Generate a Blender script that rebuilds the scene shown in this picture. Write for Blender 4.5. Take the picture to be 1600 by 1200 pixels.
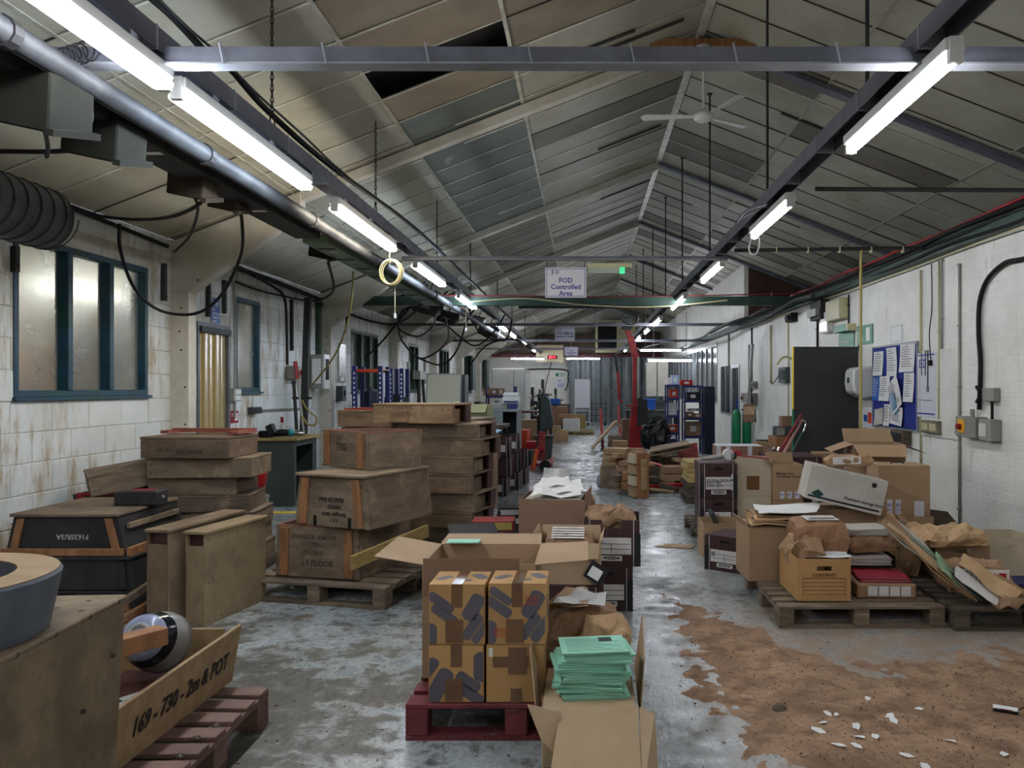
import bpy, bmesh, math, random
from mathutils import Vector, Matrix, Euler, noise
R = random.Random(7)
D = bpy.data
SC = bpy.context.scene
COL = SC.collection
for o in list(D.objects): D.objects.remove(o)
rad = math.radians

# ------------------------------------------------------------------ camera
F, VX, VY, H = 1248.0, 913.0, 605.0, 1.6
cam = D.cameras.new('camera'); camo = D.objects.new('camera', cam); COL.objects.link(camo)
camo.location = (0, 0, H); camo.rotation_euler = (rad(90), 0, 0)
cam.sensor_width = 36; cam.lens = F / 1600 * 36
cam.shift_x = -(VX - 800) / 1600; cam.shift_y = (VY - 600) / 1600
cam.clip_start = .05; cam.clip_end = 200
SC.camera = camo
# ------------------------------------------------------------------ world + exposure
w = D.worlds.new('world'); SC.world = w; w.use_nodes = True
w.node_tree.nodes['Background'].inputs[0].default_value = (.75, .8, .9, 1)
w.node_tree.nodes['Background'].inputs[1].default_value = .15
SC.view_settings.view_transform = 'Standard'; SC.view_settings.look = 'None'
SC.view_settings.exposure = EXPO = 1.05; SC.view_settings.gamma = 1
SC.view_settings.use_curve_mapping = False
SC.cycles.use_denoising = True
SC.cycles.max_bounces = 7; SC.cycles.diffuse_bounces = 4; SC.cycles.glossy_bounces = 3
SC.cycles.transmission_bounces = 5; SC.cycles.transparent_max_bounces = 6
SC.cycles.sample_clamp_indirect = 6; SC.cycles.caustics_reflective = False; SC.cycles.caustics_refractive = False
TUBE = 34.0      # strength of the fluorescent tubes

# ------------------------------------------------------------------ helpers
def P(px, py, Y):
    return Vector(((px - VX) * Y / F, Y, H - (py - VY) * Y / F))
def G(px, py, z=0.0):
    Y = (H - z) * F / (py - VY)
    return Vector(((px - VX) * Y / F, Y, z))
def lin(c):
    o = []
    for v in c[:3]:
        v /= 255.0
        o.append(v / 12.92 if v <= .04045 else ((v + .055) / 1.055) ** 2.4)
    return (*o, 1)
class NT:
    def __init__(s, m): s.t = m.node_tree; s.n = s.t.nodes; s.l = s.t.links
    def add(s, k, **kw):
        x = s.n.new(k)
        for a, b in kw.items(): setattr(x, a, b)
        return x
    def link(s, a, b): s.l.new(a, b)
    def math(s, op, a, b=None, clamp=False):
        x = s.add('ShaderNodeMath', operation=op, use_clamp=clamp)
        for i, v in enumerate((a, b)):
            if v is None: continue
            if isinstance(v, (int, float)): x.inputs[i].default_value = v
            else: s.link(v, x.inputs[i])
        return x.outputs[0]
    def noise(s, vec, scale, detail=4, rough=.55, out='Fac'):
        x = s.add('ShaderNodeTexNoise'); x.inputs['Scale'].default_value = scale
        x.inputs['Detail'].default_value = detail; x.inputs['Roughness'].default_value = rough
        if vec is not None: s.link(vec, x.inputs['Vector'])
        return x.outputs[out]
    def ramp(s, fac, a, b):       # smooth 0..1 between a and b
        x = s.add('ShaderNodeMapRange', interpolation_type='SMOOTHSTEP')
        s.link(fac, x.inputs['Value'])
        x.inputs['From Min'].default_value = a; x.inputs['From Max'].default_value = b
        return x.outputs['Result']
    def mix(s, fac, a, b, mode='MIX'):
        x = s.add('ShaderNodeMix', data_type='RGBA', blend_type=mode)
        for i, v in ((0, fac), (6, a), (7, b)):
            if isinstance(v, (int, float)): x.inputs[i].default_value = v
            elif isinstance(v, tuple): x.inputs[i].default_value = v
            else: s.link(v, x.inputs[i])
        return x.outputs[2]
    def mapping(s, vec, sc):
        x = s.add('ShaderNodeMapping'); x.inputs['Scale'].default_value = sc
        s.link(vec, x.inputs['Vector']); return x.outputs[0]
def newmat(name):
    m = D.materials.new(name); m.use_nodes = True
    t = NT(m); b = t.n['Principled BSDF']
    return m, t, b
_mc = {}
def mat(name, c1, c2=None, scale=6, rough=.7, metal=0, bump=.0, stretch=(1, 1, 1), rnd=.12, stain=None, st=(.58, .72),
        stscale=2.5, coord='Object', spec=.4, fine=0):
    if name in _mc: return _mc[name]
    m, t, b = newmat(name); _mc[name] = m
    tc = t.add('ShaderNodeTexCoord'); ge = t.add('ShaderNodeNewGeometry'); oi = t.add('ShaderNodeObjectInfo')
    base = tc.outputs['Object'] if coord == 'Object' else ge.outputs['Position']
    off = t.math('MULTIPLY', oi.outputs['Random'], 37.0)
    va = t.add('ShaderNodeVectorMath', operation='ADD'); t.link(base, va.inputs[0])
    cx = t.add('ShaderNodeCombineXYZ'); t.link(off, cx.inputs[0]); t.link(off, cx.inputs[1]); t.link(cx.outputs[0], va.inputs[1])
    vec = va.outputs[0] if coord == 'Object' else base
    v2 = t.mapping(vec, stretch)
    n1 = t.noise(v2, scale, 5, .62)
    col = t.mix(t.ramp(n1, .32, .68), lin(c1), lin(c2 or c1))
    if fine:
        n3 = t.noise(v2, scale * 9, 3, .6)
        k = t.math('ADD', t.math('MULTIPLY', n3, fine), 1 - fine / 2)
        cc = t.add('ShaderNodeCombineColor'); [t.link(k, cc.inputs[i]) for i in range(3)]
        col = t.mix(1.0, col, cc.outputs[0], 'MULTIPLY')
    if stain:
        n2 = t.noise(vec, stscale, 6, .68)
        col = t.mix(t.ramp(n2, *st), col, lin(stain))
    if rnd:
        k = t.math('ADD', t.math('MULTIPLY', oi.outputs['Random'], 2 * rnd), 1 - rnd)
        cc = t.add('ShaderNodeCombineColor'); [t.link(k, cc.inputs[i]) for i in range(3)]
        col = t.mix(1.0, col, cc.outputs[0], 'MULTIPLY')
    t.link(col, b.inputs['Base Color'])
    b.inputs['Roughness'].default_value = rough; b.inputs['Metallic'].default_value = metal
    b.inputs['Specular IOR Level'].default_value = spec
    if bump:
        bp = t.add('ShaderNodeBump'); bp.inputs['Strength'].default_value = bump; bp.inputs['Distance'].default_value = .01
        t.link(t.noise(v2, scale * 6, 4, .6), bp.inputs['Height']); t.link(bp.outputs[0], b.inputs['Normal'])
    return m
def emit(name, c, s):
    if name in _mc: return _mc[name]
    m, t, b = newmat(name); _mc[name] = m
    b.inputs['Base Color'].default_value = lin(c); b.inputs['Emission Color'].default_value = lin(c)
    b.inputs['Emission Strength'].default_value = s
    return m

class MB:
    def __init__(s): s.v = []; s.f = []
    def hexa(s, p):       # p: 4 bottom ccw, 4 top ccw
        n = len(s.v); s.v += [tuple(q) for q in p]
        s.f += [(n+3, n+2, n+1, n), (n+4, n+5, n+6, n+7), (n, n+1, n+5, n+4), (n+1, n+2, n+6, n+5), (n+2, n+3, n+7, n+6), (n+3, n, n+4, n+7)]
        return s
    def box(s, x0, x1, y0, y1, z0, z1):
        return s.hexa([(x0, y0, z0), (x1, y0, z0), (x1, y1, z0), (x0, y1, z0), (x0, y0, z1), (x1, y0, z1), (x1, y1, z1), (x0, y1, z1)])
    def obox(s, c, size, rot=(0, 0, 0)):
        m = Euler(rot).to_matrix(); c = Vector(c); a, b, d = [k / 2 for k in size]
        return s.hexa([c + m @ Vector(q) for q in ((-a, -b, -d), (a, -b, -d), (a, b, -d), (-a, b, -d), (-a, -b, d), (a, -b, d), (a, b, d), (-a, b, d))])
    def bar(s, p0, p1, w_, h_, up=(0, 0, 1)):
        p0 = Vector(p0); p1 = Vector(p1); d = (p1 - p0).normalized(); u = Vector(up)
        r = d.cross(u); r = r.normalized() if r.length > 1e-5 else Vector((1, 0, 0)); u = r.cross(d).normalized()
        r = r * w_ / 2; u = u * h_ / 2
        return s.hexa([p0 - r - u, p0 + r - u, p1 + r - u, p1 - r - u, p0 - r + u, p0 + r + u, p1 + r + u, p1 - r + u])
    def prism(s, pts, ext):
        ext = Vector(ext); n = len(s.v); k = len(pts)
        s.v += [tuple(p) for p in pts] + [tuple(Vector(p) + ext) for p in pts]
        s.f.append(tuple(range(n + k - 1, n - 1, -1))); s.f.append(tuple(range(n + k, n + 2 * k)))
        for i in range(k):
            j = (i + 1) % k; s.f.append((n + i, n + j, n + k + j, n + k + i))
        return s
    def tube(s, pts, r, n=8, caps=True):
        pts = [Vector(p) for p in pts]; b0 = len(s.v); last = None
        for i, p in enumerate(pts):
            d = (pts[min(i + 1, len(pts) - 1)] - pts[max(i - 1, 0)])
            d = d.normalized() if d.length > 1e-7 else Vector((0, 0, 1))
            if last is None:
                u = d.orthogonal().normalized()
            else:
                u = last - d * last.dot(d); u = u.normalized() if u.length > 1e-5 else d.orthogonal().normalized()
            last = u; w_ = d.cross(u); rr = r[i] if isinstance(r, (list, tuple)) else r
            for k in range(n):
                a = 2 * math.pi * k / n; s.v.append(tuple(p + u * math.cos(a) * rr + w_ * math.sin(a) * rr))
        for i in range(len(pts) - 1):
            for k in range(n):
                a = b0 + i * n + k; b = b0 + i * n + (k + 1) % n; s.f.append((a, b, b + n, a + n))
        if caps:
            s.f.append(tuple(range(b0 + n - 1, b0 - 1, -1))); e = b0 + (len(pts) - 1) * n; s.f.append(tuple(range(e, e + n)))
        return s
    def lathe(s, prof, n=32, c=(0, 0, 0), closed=False):
        b0 = len(s.v); k = len(prof)
        for i in range(n):
            a = 2 * math.pi * i / n
            for r, z in prof: s.v.append((c[0] + r * math.cos(a), c[1] + r * math.sin(a), c[2] + z))
        for i in range(n):
            j = (i + 1) % n
            for q in range(k if closed else k - 1):
                q2 = (q + 1) % k
                s.f.append((b0 + i * k + q, b0 + j * k + q, b0 + j * k + q2, b0 + i * k + q2))
        return s
    def poly(s, pts):
        n = len(s.v); s.v += [tuple(p) for p in pts]; s.f.append(tuple(range(n, n + len(pts)))); return s
    def mesh(s, name):
        me = D.meshes.new(name); me.from_pydata(s.v, [], s.f); me.validate(); me.update(); return me
    def obj(s, name, m, parent=None, smooth=False, bevel=0, kind=None, label=None, loc=None, rot=None):
        me = s.mesh(name); me.materials.append(m)
        if smooth:
            for p in me.polygons: p.use_smooth = True
        o = D.objects.new(name, me); COL.objects.link(o)
        if parent: o.parent = parent
        if loc is not None: o.location = loc
        if rot is not None: o.rotation_euler = rot
        if bevel:
            b = o.modifiers.new('bevel', 'BEVEL'); b.width = bevel; b.segments = 1; b.limit_method = 'ANGLE'
        if kind: o['kind'] = kind
        if label: o['label'] = label
        return o
def tag(o, label, cat, group=None, kind=None):
    o['label'] = label; o['category'] = cat
    if group: o['group'] = group
    if kind: o['kind'] = kind
    return o
def thing(name, label, cat, loc=(0, 0, 0), rz=0, group=None, tilt=None):
    o = D.objects.new(name, None); COL.objects.link(o); o.empty_display_size = .1
    o.location = loc; o.rotation_euler = (tilt[0] if tilt else 0, tilt[1] if tilt else 0, rz)
    return tag(o, label, cat, group)
def struct(o): o['kind'] = 'structure'; return o
def copy_tree(o, parent=None):
    c = o.copy(); COL.objects.link(c)
    if parent: c.parent = parent
    for ch in list(o.children): copy_tree(ch, c)
    return c
def fit(z, a, b, d):
    """base centre, turn and width of a box whose front lower edge runs between pixels a and b at height z, d deep"""
    p = G(a[0], a[1], z); q = G(b[0], b[1], z); e = q - p; ang = math.atan2(e.y, e.x)
    c = (p + q) / 2 + Vector((-math.sin(ang), math.cos(ang), 0)) * d / 2
    return (c.x, c.y, z), ang, e.length
def spline(pts, n=8):
    pts = [Vector(p) for p in pts]; o = []
    q = [pts[0]] + pts + [pts[-1]]
    for i in range(1, len(q) - 2):
        for k in range(n):
            t = k / n; a, b, c, d = q[i-1], q[i], q[i+1], q[i+2]
            o.append(.5 * ((2 * b) + (c - a) * t + (2 * a - 5 * b + 4 * c - d) * t * t + (3 * b - a - 3 * c + d) * t ** 3))
    o.append(pts[-1]); return o
def text(s, size, parent, loc, m, rot=(90, 0, 0), align='LEFT', name='lettering', ext=.0004, sx=1.0, shear=0):
    c = D.curves.new(name, 'FONT'); c.body = s; c.size = size; c.extrude = ext; c.align_x = align; c.resolution_u = 2; c.shear = shear; c.offset = size * .018
    c.space_line = .95; c.materials.append(m)
    o = D.objects.new(name, c); COL.objects.link(o); o.parent = parent; o.location = loc
    o.rotation_euler = [rad(a) for a in rot]; o.scale = (sx, 1, 1)
    FONTS.append(o)
    return o
FONTS = []
# ------------------------------------------------------------------ materials
white_paint = mat('white_paint', (222, 221, 213), (208, 207, 198), 3, .6, stain=(150, 132, 92), st=(.60, .78), stscale=1.8, rnd=.04, coord='P', bump=.25, fine=.1)
def wallmat(name, c1, c2, stain, lo, hi, sc):
    m, t, b = newmat(name); _mc[name] = m
    ge = t.add('ShaderNodeNewGeometry'); oi = t.add('ShaderNodeObjectInfo'); pos = ge.outputs['Position']
    n1 = t.noise(pos, 2.0, 5, .6); col = t.mix(t.ramp(n1, .35, .65), lin(c1), lin(c2))
    drip = t.noise(t.mapping(pos, (5, 5, 1.1)), sc, 6, .7); patch = t.noise(pos, 1.1, 3, .6)
    k = t.math('MULTIPLY', t.ramp(drip, lo, hi), t.ramp(patch, .38, .56))
    col = t.mix(t.math('MULTIPLY', k, .8), col, lin(stain))
    sp = t.noise(pos, 26, 4, .7); col = t.mix(t.math('MULTIPLY', t.ramp(sp, .66, .74), .45), col, lin((96, 88, 74)))
    kk = t.math('ADD', t.math('MULTIPLY', oi.outputs['Random'], .05), .96)
    cc = t.add('ShaderNodeCombineColor'); [t.link(kk, cc.inputs[i]) for i in range(3)]
    col = t.mix(1.0, col, cc.outputs[0], 'MULTIPLY')
    t.link(col, b.inputs['Base Color']); b.inputs['Roughness'].default_value = .55
    bp = t.add('ShaderNodeBump'); bp.inputs['Strength'].default_value = .35; bp.inputs['Distance'].default_value = .01
    t.link(t.noise(pos, 30, 4, .6), bp.inputs['Height']); t.link(bp.outputs[0], b.inputs['Normal'])
    return m
block_paint = wallmat('block_paint', (208, 212, 210), (196, 200, 196), (140, 112, 62), .44, .64, 1.5)
brick_paint = wallmat('brick_paint', (226, 225, 217), (214, 213, 204), (150, 140, 116), .57, .74, 1.6)
joint_grey = mat('joint_grey', (182, 182, 174), (160, 156, 142), 8, .9, coord='P', rnd=0)
def floormat():
    m, t, b = newmat('floor_concrete'); ge = t.add('ShaderNodeNewGeometry'); pos = ge.outputs['Position']
    sep = t.add('ShaderNodeSeparateXYZ'); t.link(pos, sep.inputs[0])
    n1 = t.noise(pos, .9, 6, .65); n2 = t.noise(pos, 5.5, 6, .7); n3 = t.noise(t.mapping(pos, (1, .35, 1)), 14, 5, .75)
    paint = t.mix(t.ramp(n1, .35, .65), lin((154, 160, 160)), lin((122, 128, 126)))
    # traffic wear: more of the dark ground shows on the left of the aisle
    left = t.math('MULTIPLY', t.ramp(sep.outputs[0], .5, -1.0), t.ramp(sep.outputs[1], 9.0, 4.5))
    wear = t.math('ADD', t.math('MULTIPLY', n1, .55), t.math('ADD', t.math('MULTIPLY', n2, .45), t.math('MULTIPLY', left, .075)))
    worn = t.mix(t.ramp(n3, .35, .65), lin((58, 56, 50)), lin((92, 91, 82)))
    col = t.mix(t.ramp(wear, .525, .60), paint, worn)
    col = t.mix(t.math('MULTIPLY', t.ramp(n3, .55, .66), .75), col, lin((64, 58, 48)))
    dust = t.noise(pos, 2.2, 4, .6)
    col = t.mix(t.math('MULTIPLY', t.ramp(dust, .56, .70), .6), col, lin((104, 84, 64)))
    # a film of sawdust trodden into the floor before the right pallets
    sx = t.ramp(t.math('ADD', sep.outputs[0], t.math('MULTIPLY', n1, .9)), .75, 1.45); sy = t.ramp(sep.outputs[1], 6.3, 5.2)
    film = t.math('MULTIPLY', t.math('MULTIPLY', sx, sy), t.ramp(t.math('ADD', n2, t.math('MULTIPLY', n3, .5)), .50, .85))
    col = t.mix(t.math('MULTIPLY', film, .85), col, lin((138, 116, 94)))
    t.link(col, b.inputs['Base Color'])
    r = t.math('ADD', t.math('MULTIPLY', t.ramp(wear, .46, .60), .26), t.math('MULTIPLY', n2, .42)); t.link(t.math('ADD', r, t.math('MULTIPLY', film, .4)), b.inputs['Roughness'])
    b.inputs['Specular IOR Level'].default_value = .6
    bp = t.add('ShaderNodeBump'); bp.inputs['Strength'].default_value = .30; bp.inputs['Distance'].default_value = .012
    t.link(t.math('ADD', n3, t.math('MULTIPLY', n2, 1.2)), bp.inputs['Height']); t.link(bp.outputs[0], b.inputs['Normal'])
    return m
floor_m = floormat()
ceil_m = mat('ceiling_board', (164, 162, 146), (148, 144, 126), 1.6, .5, rnd=.10, stain=(116, 98, 66), st=(.62, .82), stscale=.9, coord='P')
ceil_brown = mat('ceiling_brown', (136, 124, 104), (118, 106, 86), 2, .6, rnd=.06, coord='P')
ceil_green = mat('ceiling_greygreen', (102, 108, 100), (86, 92, 84), 2, .45, rnd=.08, coord='P', stain=(140, 142, 132), st=(.60, .7), stscale=2)
ceil_dark = mat('ceiling_dark_board', (116, 110, 98), (98, 92, 80), 2, .6, rnd=.08, coord='P')  # darker toned boards among the ceiling boards
strip_m = mat('aluminium_strip', (206, 204, 190), (168, 164, 146), 5, .35, .3, coord='P', rnd=.1)
strip_dark = mat('dark_joint', (60, 54, 44), (34, 30, 26), 5, .8, coord='P', rnd=.1)
steel_grey = mat('steel_grey_paint', (104, 106, 114), (86, 88, 96), 4, .45, .1, rnd=.06)
steel_light = mat('pale_steel', (150, 152, 156), (130, 132, 136), 4, .4, .2)
dark_metal = mat('dark_metal', (42, 42, 42), (28, 28, 28), 6, .65)
galv = mat('galvanised', (66, 68, 70), (44, 46, 48), 5, .6, .1, bump=.1)
black = mat('black_rubber', (20, 20, 21), (13, 13, 14), 6, .65, spec=.25)
green_paint = mat('dark_green_paint', (50, 74, 62), (34, 52, 44), 4, .5)
teal_paint = mat('teal_window_paint', (24, 66, 84), (16, 48, 62), 4, .45, rnd=.05, stain=(12, 60, 52), st=(.5, .6))
red_paint = mat('red_paint', (158, 22, 28), (120, 14, 20), 3, .35)
red_dull = mat('dull_red', (132, 44, 44), (96, 30, 30), 5, .7)
orange_paint = mat('orange_paint', (200, 70, 34), (180, 56, 26), 4, .5)
blue_paint = mat('blue_paint', (30, 42, 104), (22, 30, 80), 4, .45)
navy = mat('navy_panel', (16, 22, 48), (12, 16, 36), 4, .4)
grey_paint = mat('grey_cabinet_paint', (118, 126, 124), (104, 112, 110), 3, .5)
greydark = mat('dark_grey_paint', (58, 68, 66), (48, 56, 55), 3, .5)
cream_plastic = mat('cream_plastic', (196, 190, 150), (184, 176, 136), 3, .4)
grey_plastic = mat('grey_plastic', (142, 142, 134), (128, 128, 120), 3, .45)
white_plastic = mat('white_plastic', (214, 214, 210), (202, 202, 198), 3, .3)
concrete_paint = mat('column_paint', (196, 192, 180), (178, 172, 156), 3, .65, stain=(140, 122, 90), st=(.62, .8), coord='P', bump=.15)
wood_dusty = mat('dusty_brown_wood', (128, 109, 87), (94, 79, 63), 3.2, .8, bump=.25, stretch=(1, 1, 3), rnd=.16, stain=(150, 130, 106), st=(.54, .72), stscale=4, fine=.35)
wood_dark = mat('dark_brown_wood', (84, 70, 58), (58, 48, 40), 3.5, .8, bump=.25, stretch=(1, 1, 4), rnd=.16, stain=(112, 94, 74), st=(.58, .72), stscale=5, fine=.35)
wood_black = mat('black_stained_wood', (44, 42, 42), (28, 27, 27), 4, .6, bump=.2, rnd=.1, stain=(84, 76, 68), st=(.58, .75), stscale=5, fine=.3)
wood_orange = mat('orange_pine', (148, 104, 66), (122, 82, 50), 3, .65, stretch=(6, 6, 1), bump=.15, rnd=.12, fine=.3)
wood_pine = mat('pale_pine', (160, 134, 100), (134, 108, 76), 3, .7, stretch=(1, 1, 6), bump=.15, rnd=.1, fine=.3)
wood_yellow = mat('yellowed_plank', (150, 130, 78), (128, 106, 60), 3, .7, stretch=(1, 5, 5), bump=.2, stain=(78, 62, 40), st=(.6, .75), fine=.3)
wood_red = mat('red_stained_edge', (148, 84, 68), (124, 64, 50), 4, .7, bump=.1)
wood_maroon = mat('maroon_varnish', (72, 34, 32), (50, 24, 24), 4, .45, rnd=.1)
osb = mat('chipboard', (124, 106, 82), (98, 82, 62), 5, .75, bump=.2, rnd=.1, stain=(92, 80, 62), st=(.5, .66), stscale=3.5, fine=.4)
ply_tan = mat('tan_plywood', (150, 126, 92), (130, 106, 74), 2.2, .7, stretch=(1, 6, 6), bump=.1, rnd=.08, stain=(118, 92, 60), st=(.6, .8), fine=.2)
pallet_wood = mat('weathered_pallet', (122, 106, 86), (88, 74, 60), 4, .85, stretch=(1, 5, 5), bump=.3, rnd=.2, stain=(60, 52, 44), st=(.58, .74), fine=.35)
pallet_red = mat('red_pallet_paint', (112, 46, 50), (82, 30, 36), 4, .7, bump=.25, rnd=.14, stain=(130, 112, 100), st=(.56, .72), stscale=4, fine=.2)
pallet_pink = mat('pinkish_pallet_wood', (122, 94, 84), (96, 74, 64), 4, .75, bump=.25, rnd=.12, stain=(90, 66, 56), fine=.3)
card = mat('cardboard', (160, 132, 102), (146, 119, 90), 1.5, .8, rnd=.10, bump=.05, fine=.08)
card_dark = mat('brown_cardboard', (134, 104, 82), (122, 94, 73), 1.5, .8, rnd=.06, bump=.05, fine=.08)
card_pale = mat('pale_cardboard', (178, 154, 122), (164, 140, 108), 1.5, .8, rnd=.08, fine=.08)
card_beige = mat('beige_cardboard', (186, 172, 146), (172, 158, 132), 1.5, .8, rnd=.06, fine=.08)
card_orange = mat('ochre_cardboard', (176, 136, 86), (160, 122, 76), 1.6, .75, rnd=.06, fine=.08)
card_grey = mat('pale_grey_board', (182, 178, 168), (166, 160, 148), 1.6, .75, rnd=.05, fine=.08)
edge_card = mat('cardboard_edge', (150, 118, 84), None, 3, .85)
print_grey = mat('grey_print', (92, 88, 94), (82, 78, 84), 2, .6, rnd=.03)
tape_brown = mat('brown_tape', (112, 80, 50), (98, 68, 42), 4, .22, rnd=.04, spec=.6)
tape_white = mat('white_tape', (206, 204, 212), None, 3, .35)
kraft = mat('kraft_paper', (156, 124, 92), (132, 102, 74), 2.4, .7, bump=.5, rnd=.12, fine=.1)
kraft_pale = mat('pale_kraft_paper', (190, 158, 118), (172, 138, 98), 2.4, .7, bump=.5, rnd=.1, fine=.1)
paper = mat('white_paper', (222, 222, 218), (212, 212, 208), 3, .7, rnd=.04)
paper_print = mat('printed_label', (208, 204, 198), (196, 192, 188), 3, .7, rnd=.04)
green_paper = mat('mint_green_card', (152, 206, 180), (138, 194, 166), 3, .65, rnd=.07)
burgundy = mat('burgundy_woodgrain_board', (70, 42, 42), (52, 30, 31), 3, .6, stretch=(14, 14, 1), rnd=.06, fine=.3)
burg_black = mat('black_board_trim', (26, 24, 28), (20, 18, 22), 3, .5)
ink = mat('black_ink', (22, 20, 22), None, 3, .7, rnd=0)
ink_soft = mat('faded_pencil', (58, 46, 38), None, 3, .8, rnd=0)
ink_blue = mat('blue_ink', (40, 52, 140), None, 3, .6, rnd=0)
chalk = mat('chalk', (170, 160, 150), None, 3, .9, rnd=0)
sign_white = mat('sign_white', (206, 206, 214), None, 3, .35, rnd=0)
sign_green = mat('sign_green', (22, 120, 78), None, 3, .4, rnd=0)
sign_blue = mat('sign_blue', (30, 84, 160), None, 3, .4, rnd=0)
board_blue = mat('noticeboard_felt', (30, 48, 130), (26, 40, 112), 9, .9, rnd=0)
yellow_pl = mat('yellow_plastic', (170, 156, 84), None, 3, .5)
yellow_hazard = mat('yellow_paint', (222, 190, 50), None, 3, .5)
door_m = mat('charcoal_door', (50, 50, 48), (42, 42, 41), 2, .55, rnd=0)
bag_black = mat('black_polythene', (22, 22, 24), (16, 16, 17), 5, .3, bump=.6)
corr_m = mat('grey_corrugated_sheet', (122, 130, 132), (104, 112, 114), 1.2, .45, .3, coord='P', rnd=.05)
chrome = mat('bright_metal', (190, 190, 190), None, 3, .2, 1)
resin_grey = mat('grey_painted_pattern', (84, 90, 98), (66, 72, 80), 4, .5, bump=.1)
tube_m = emit('fluorescent_tube', (240, 244, 255), TUBE)
tube_c = emit('cool_fluorescent_tube', (222, 236, 255), TUBE)
tube_w = emit('warm_fluorescent_tube', (255, 243, 226), TUBE)
lens_m = mat('tube_fitting_white', (208, 208, 202), None, 3, .35)
def panemat():
    m, t, b = newmat('dusty_glass'); ge = t.add('ShaderNodeNewGeometry')
    n = t.noise(ge.outputs['Position'], 3.0, 6, .65); col = t.mix(t.ramp(n, .3, .7), lin((206, 208, 202)), lin((176, 180, 178)))
    t.link(col, b.inputs['Base Color']); b.inputs['Transmission Weight'].default_value = .8
    t.link(t.math('ADD', t.math('MULTIPLY', n, .3), .08), b.inputs['Roughness']); b.inputs['IOR'].default_value = 1.3
    b.inputs['Specular IOR Level'].default_value = .8
    return m
glass = panemat()
def pvc():
    m, t, b = newmat('yellowed_pvc'); b.inputs['Base Color'].default_value = lin((204, 184, 128)); b.inputs['Roughness'].default_value = .25
    b.inputs['Transmission Weight'].default_value = .6; b.inputs['IOR'].default_value = 1.2
    return m
pvc_m = pvc()

# ------------------------------------------------------------------ the shell
XL, XR, Y0, Y1, YX = -4.45, 3.70, -4.0, 38.0, 18.5
RX, RZ, PIT = 1.244, 5.41, .39
ZWR = 2.95
def roofz(x): return RZ - PIT * abs(x - RX)
XE = 6.94
fl = struct(MB().box(XL - 3.4, XE, Y0, Y1, -.12, 0).obj('floor', floor_m))
def wall_cells(y0, y1, z0, z1, holes):
    ys = sorted({y0, y1, *[h[0] for h in holes], *[h[1] for h in holes]}); out = []
    for a, b in zip(ys, ys[1:]):
        hs = sorted([h[2:4] for h in holes if h[0] <= a + 1e-6 and h[1] >= b - 1e-6]); z = z0
        for u, v in hs:
            if u > z: out.append((a, b, z, u))
            z = max(z, v)
        if z < z1: out.append((a, b, z, z1))
    return out
def masonry(wall, xface, sgn, y0, y1, ztop, L, h, holes, mt, name, proud, ystart, maxn=300):
    """proud bonded units over a joint-coloured wall; the nearest maxn are parts, the rest one stuff part"""
    items = []; r = 0; z = 0.0
    while z < ztop - .02:
        zz = min(z + h, ztop); y = y0 - (L / 2 if r % 2 else 0)
        while y < y1:
            a, b = max(y, y0), min(y + L, y1); segs = [(a, b)]
            for (ha, hb, hz0, hz1) in holes:
                if hz0 < zz - .02 and hz1 > z + .02:
                    ns = []
                    for (p, q) in segs:
                        if hb <= p or ha >= q: ns.append((p, q))
                        else:
                            if ha > p: ns.append((p, ha))
                            if hb < q: ns.append((hb, q))
                    segs = ns
            for p, q in segs:
                if q - p > .04: items.append((p, q, z, zz))
            y += L
        z += h; r += 1
    items.sort(key=lambda i: abs(i[0] - ystart) + (1000 if i[0] < ystart - .4 else 0))
    cache = {}; st = MB(); j = .004 if h > .1 else .0014
    for k, (p, q, z0, z1) in enumerate(items):
        pr = proud * R.uniform(.5, 1.15)
        if k < maxn:
            key = (round(q - p, 3), round(z1 - z0, 3))
            if key not in cache:
                wd, hh = key; e = .005
                mb = MB(); s = sgn
                b4 = [(0, -wd/2 + j, -hh/2 + j), (0, wd/2 - j, -hh/2 + j), (0, wd/2 - j, hh/2 - j), (0, -wd/2 + j, hh/2 - j)]
                t4 = [(s, v[1] - e * (1 if v[1] > 0 else -1), v[2] - e * (1 if v[2] > 0 else -1)) for v in b4]
                mb.hexa(b4 + t4); me = mb.mesh(name); me.materials.append(mt); cache[key] = me
            o = D.objects.new(name, cache[key]); COL.objects.link(o); o.parent = wall
            o.location = (xface, (p + q) / 2, (z0 + z1) / 2); o.scale = (pr, 1, 1)
        else:
            xs = sorted((xface, xface + sgn * pr)); st.box(xs[0], xs[1], p + j, q - j, z0 + j, z1 - j)
    st.obj(name, mt, wall, kind='stuff')
# left wall with windows and the strip curtain doorway
LW = [(6.22, 8.13, 1.52, 2.81), (9.16, 10.0, 0, 2.36), (10.18, 10.95, 1.54, 2.76), (15.2, 17.2, 1.5, 2.7), (20.2, 21.4, 1.5, 2.7), (24.4, 26.2, 1.4, 2.8), (29.5, 31.5, 1.4, 2.8)]
ZL = roofz(XL)
wl = MB()
for a, b, c, d in wall_cells(Y0, Y1, 0, ZL, LW): wl.box(XL - .2, XL, a, b, c, d)
wl = struct(wl.obj('wall_left', joint_grey))
masonry(wl, XL, 1, 3.0, Y1, ZL, .49, .2475, LW, block_paint, 'block', .007, 5.4)
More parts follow.
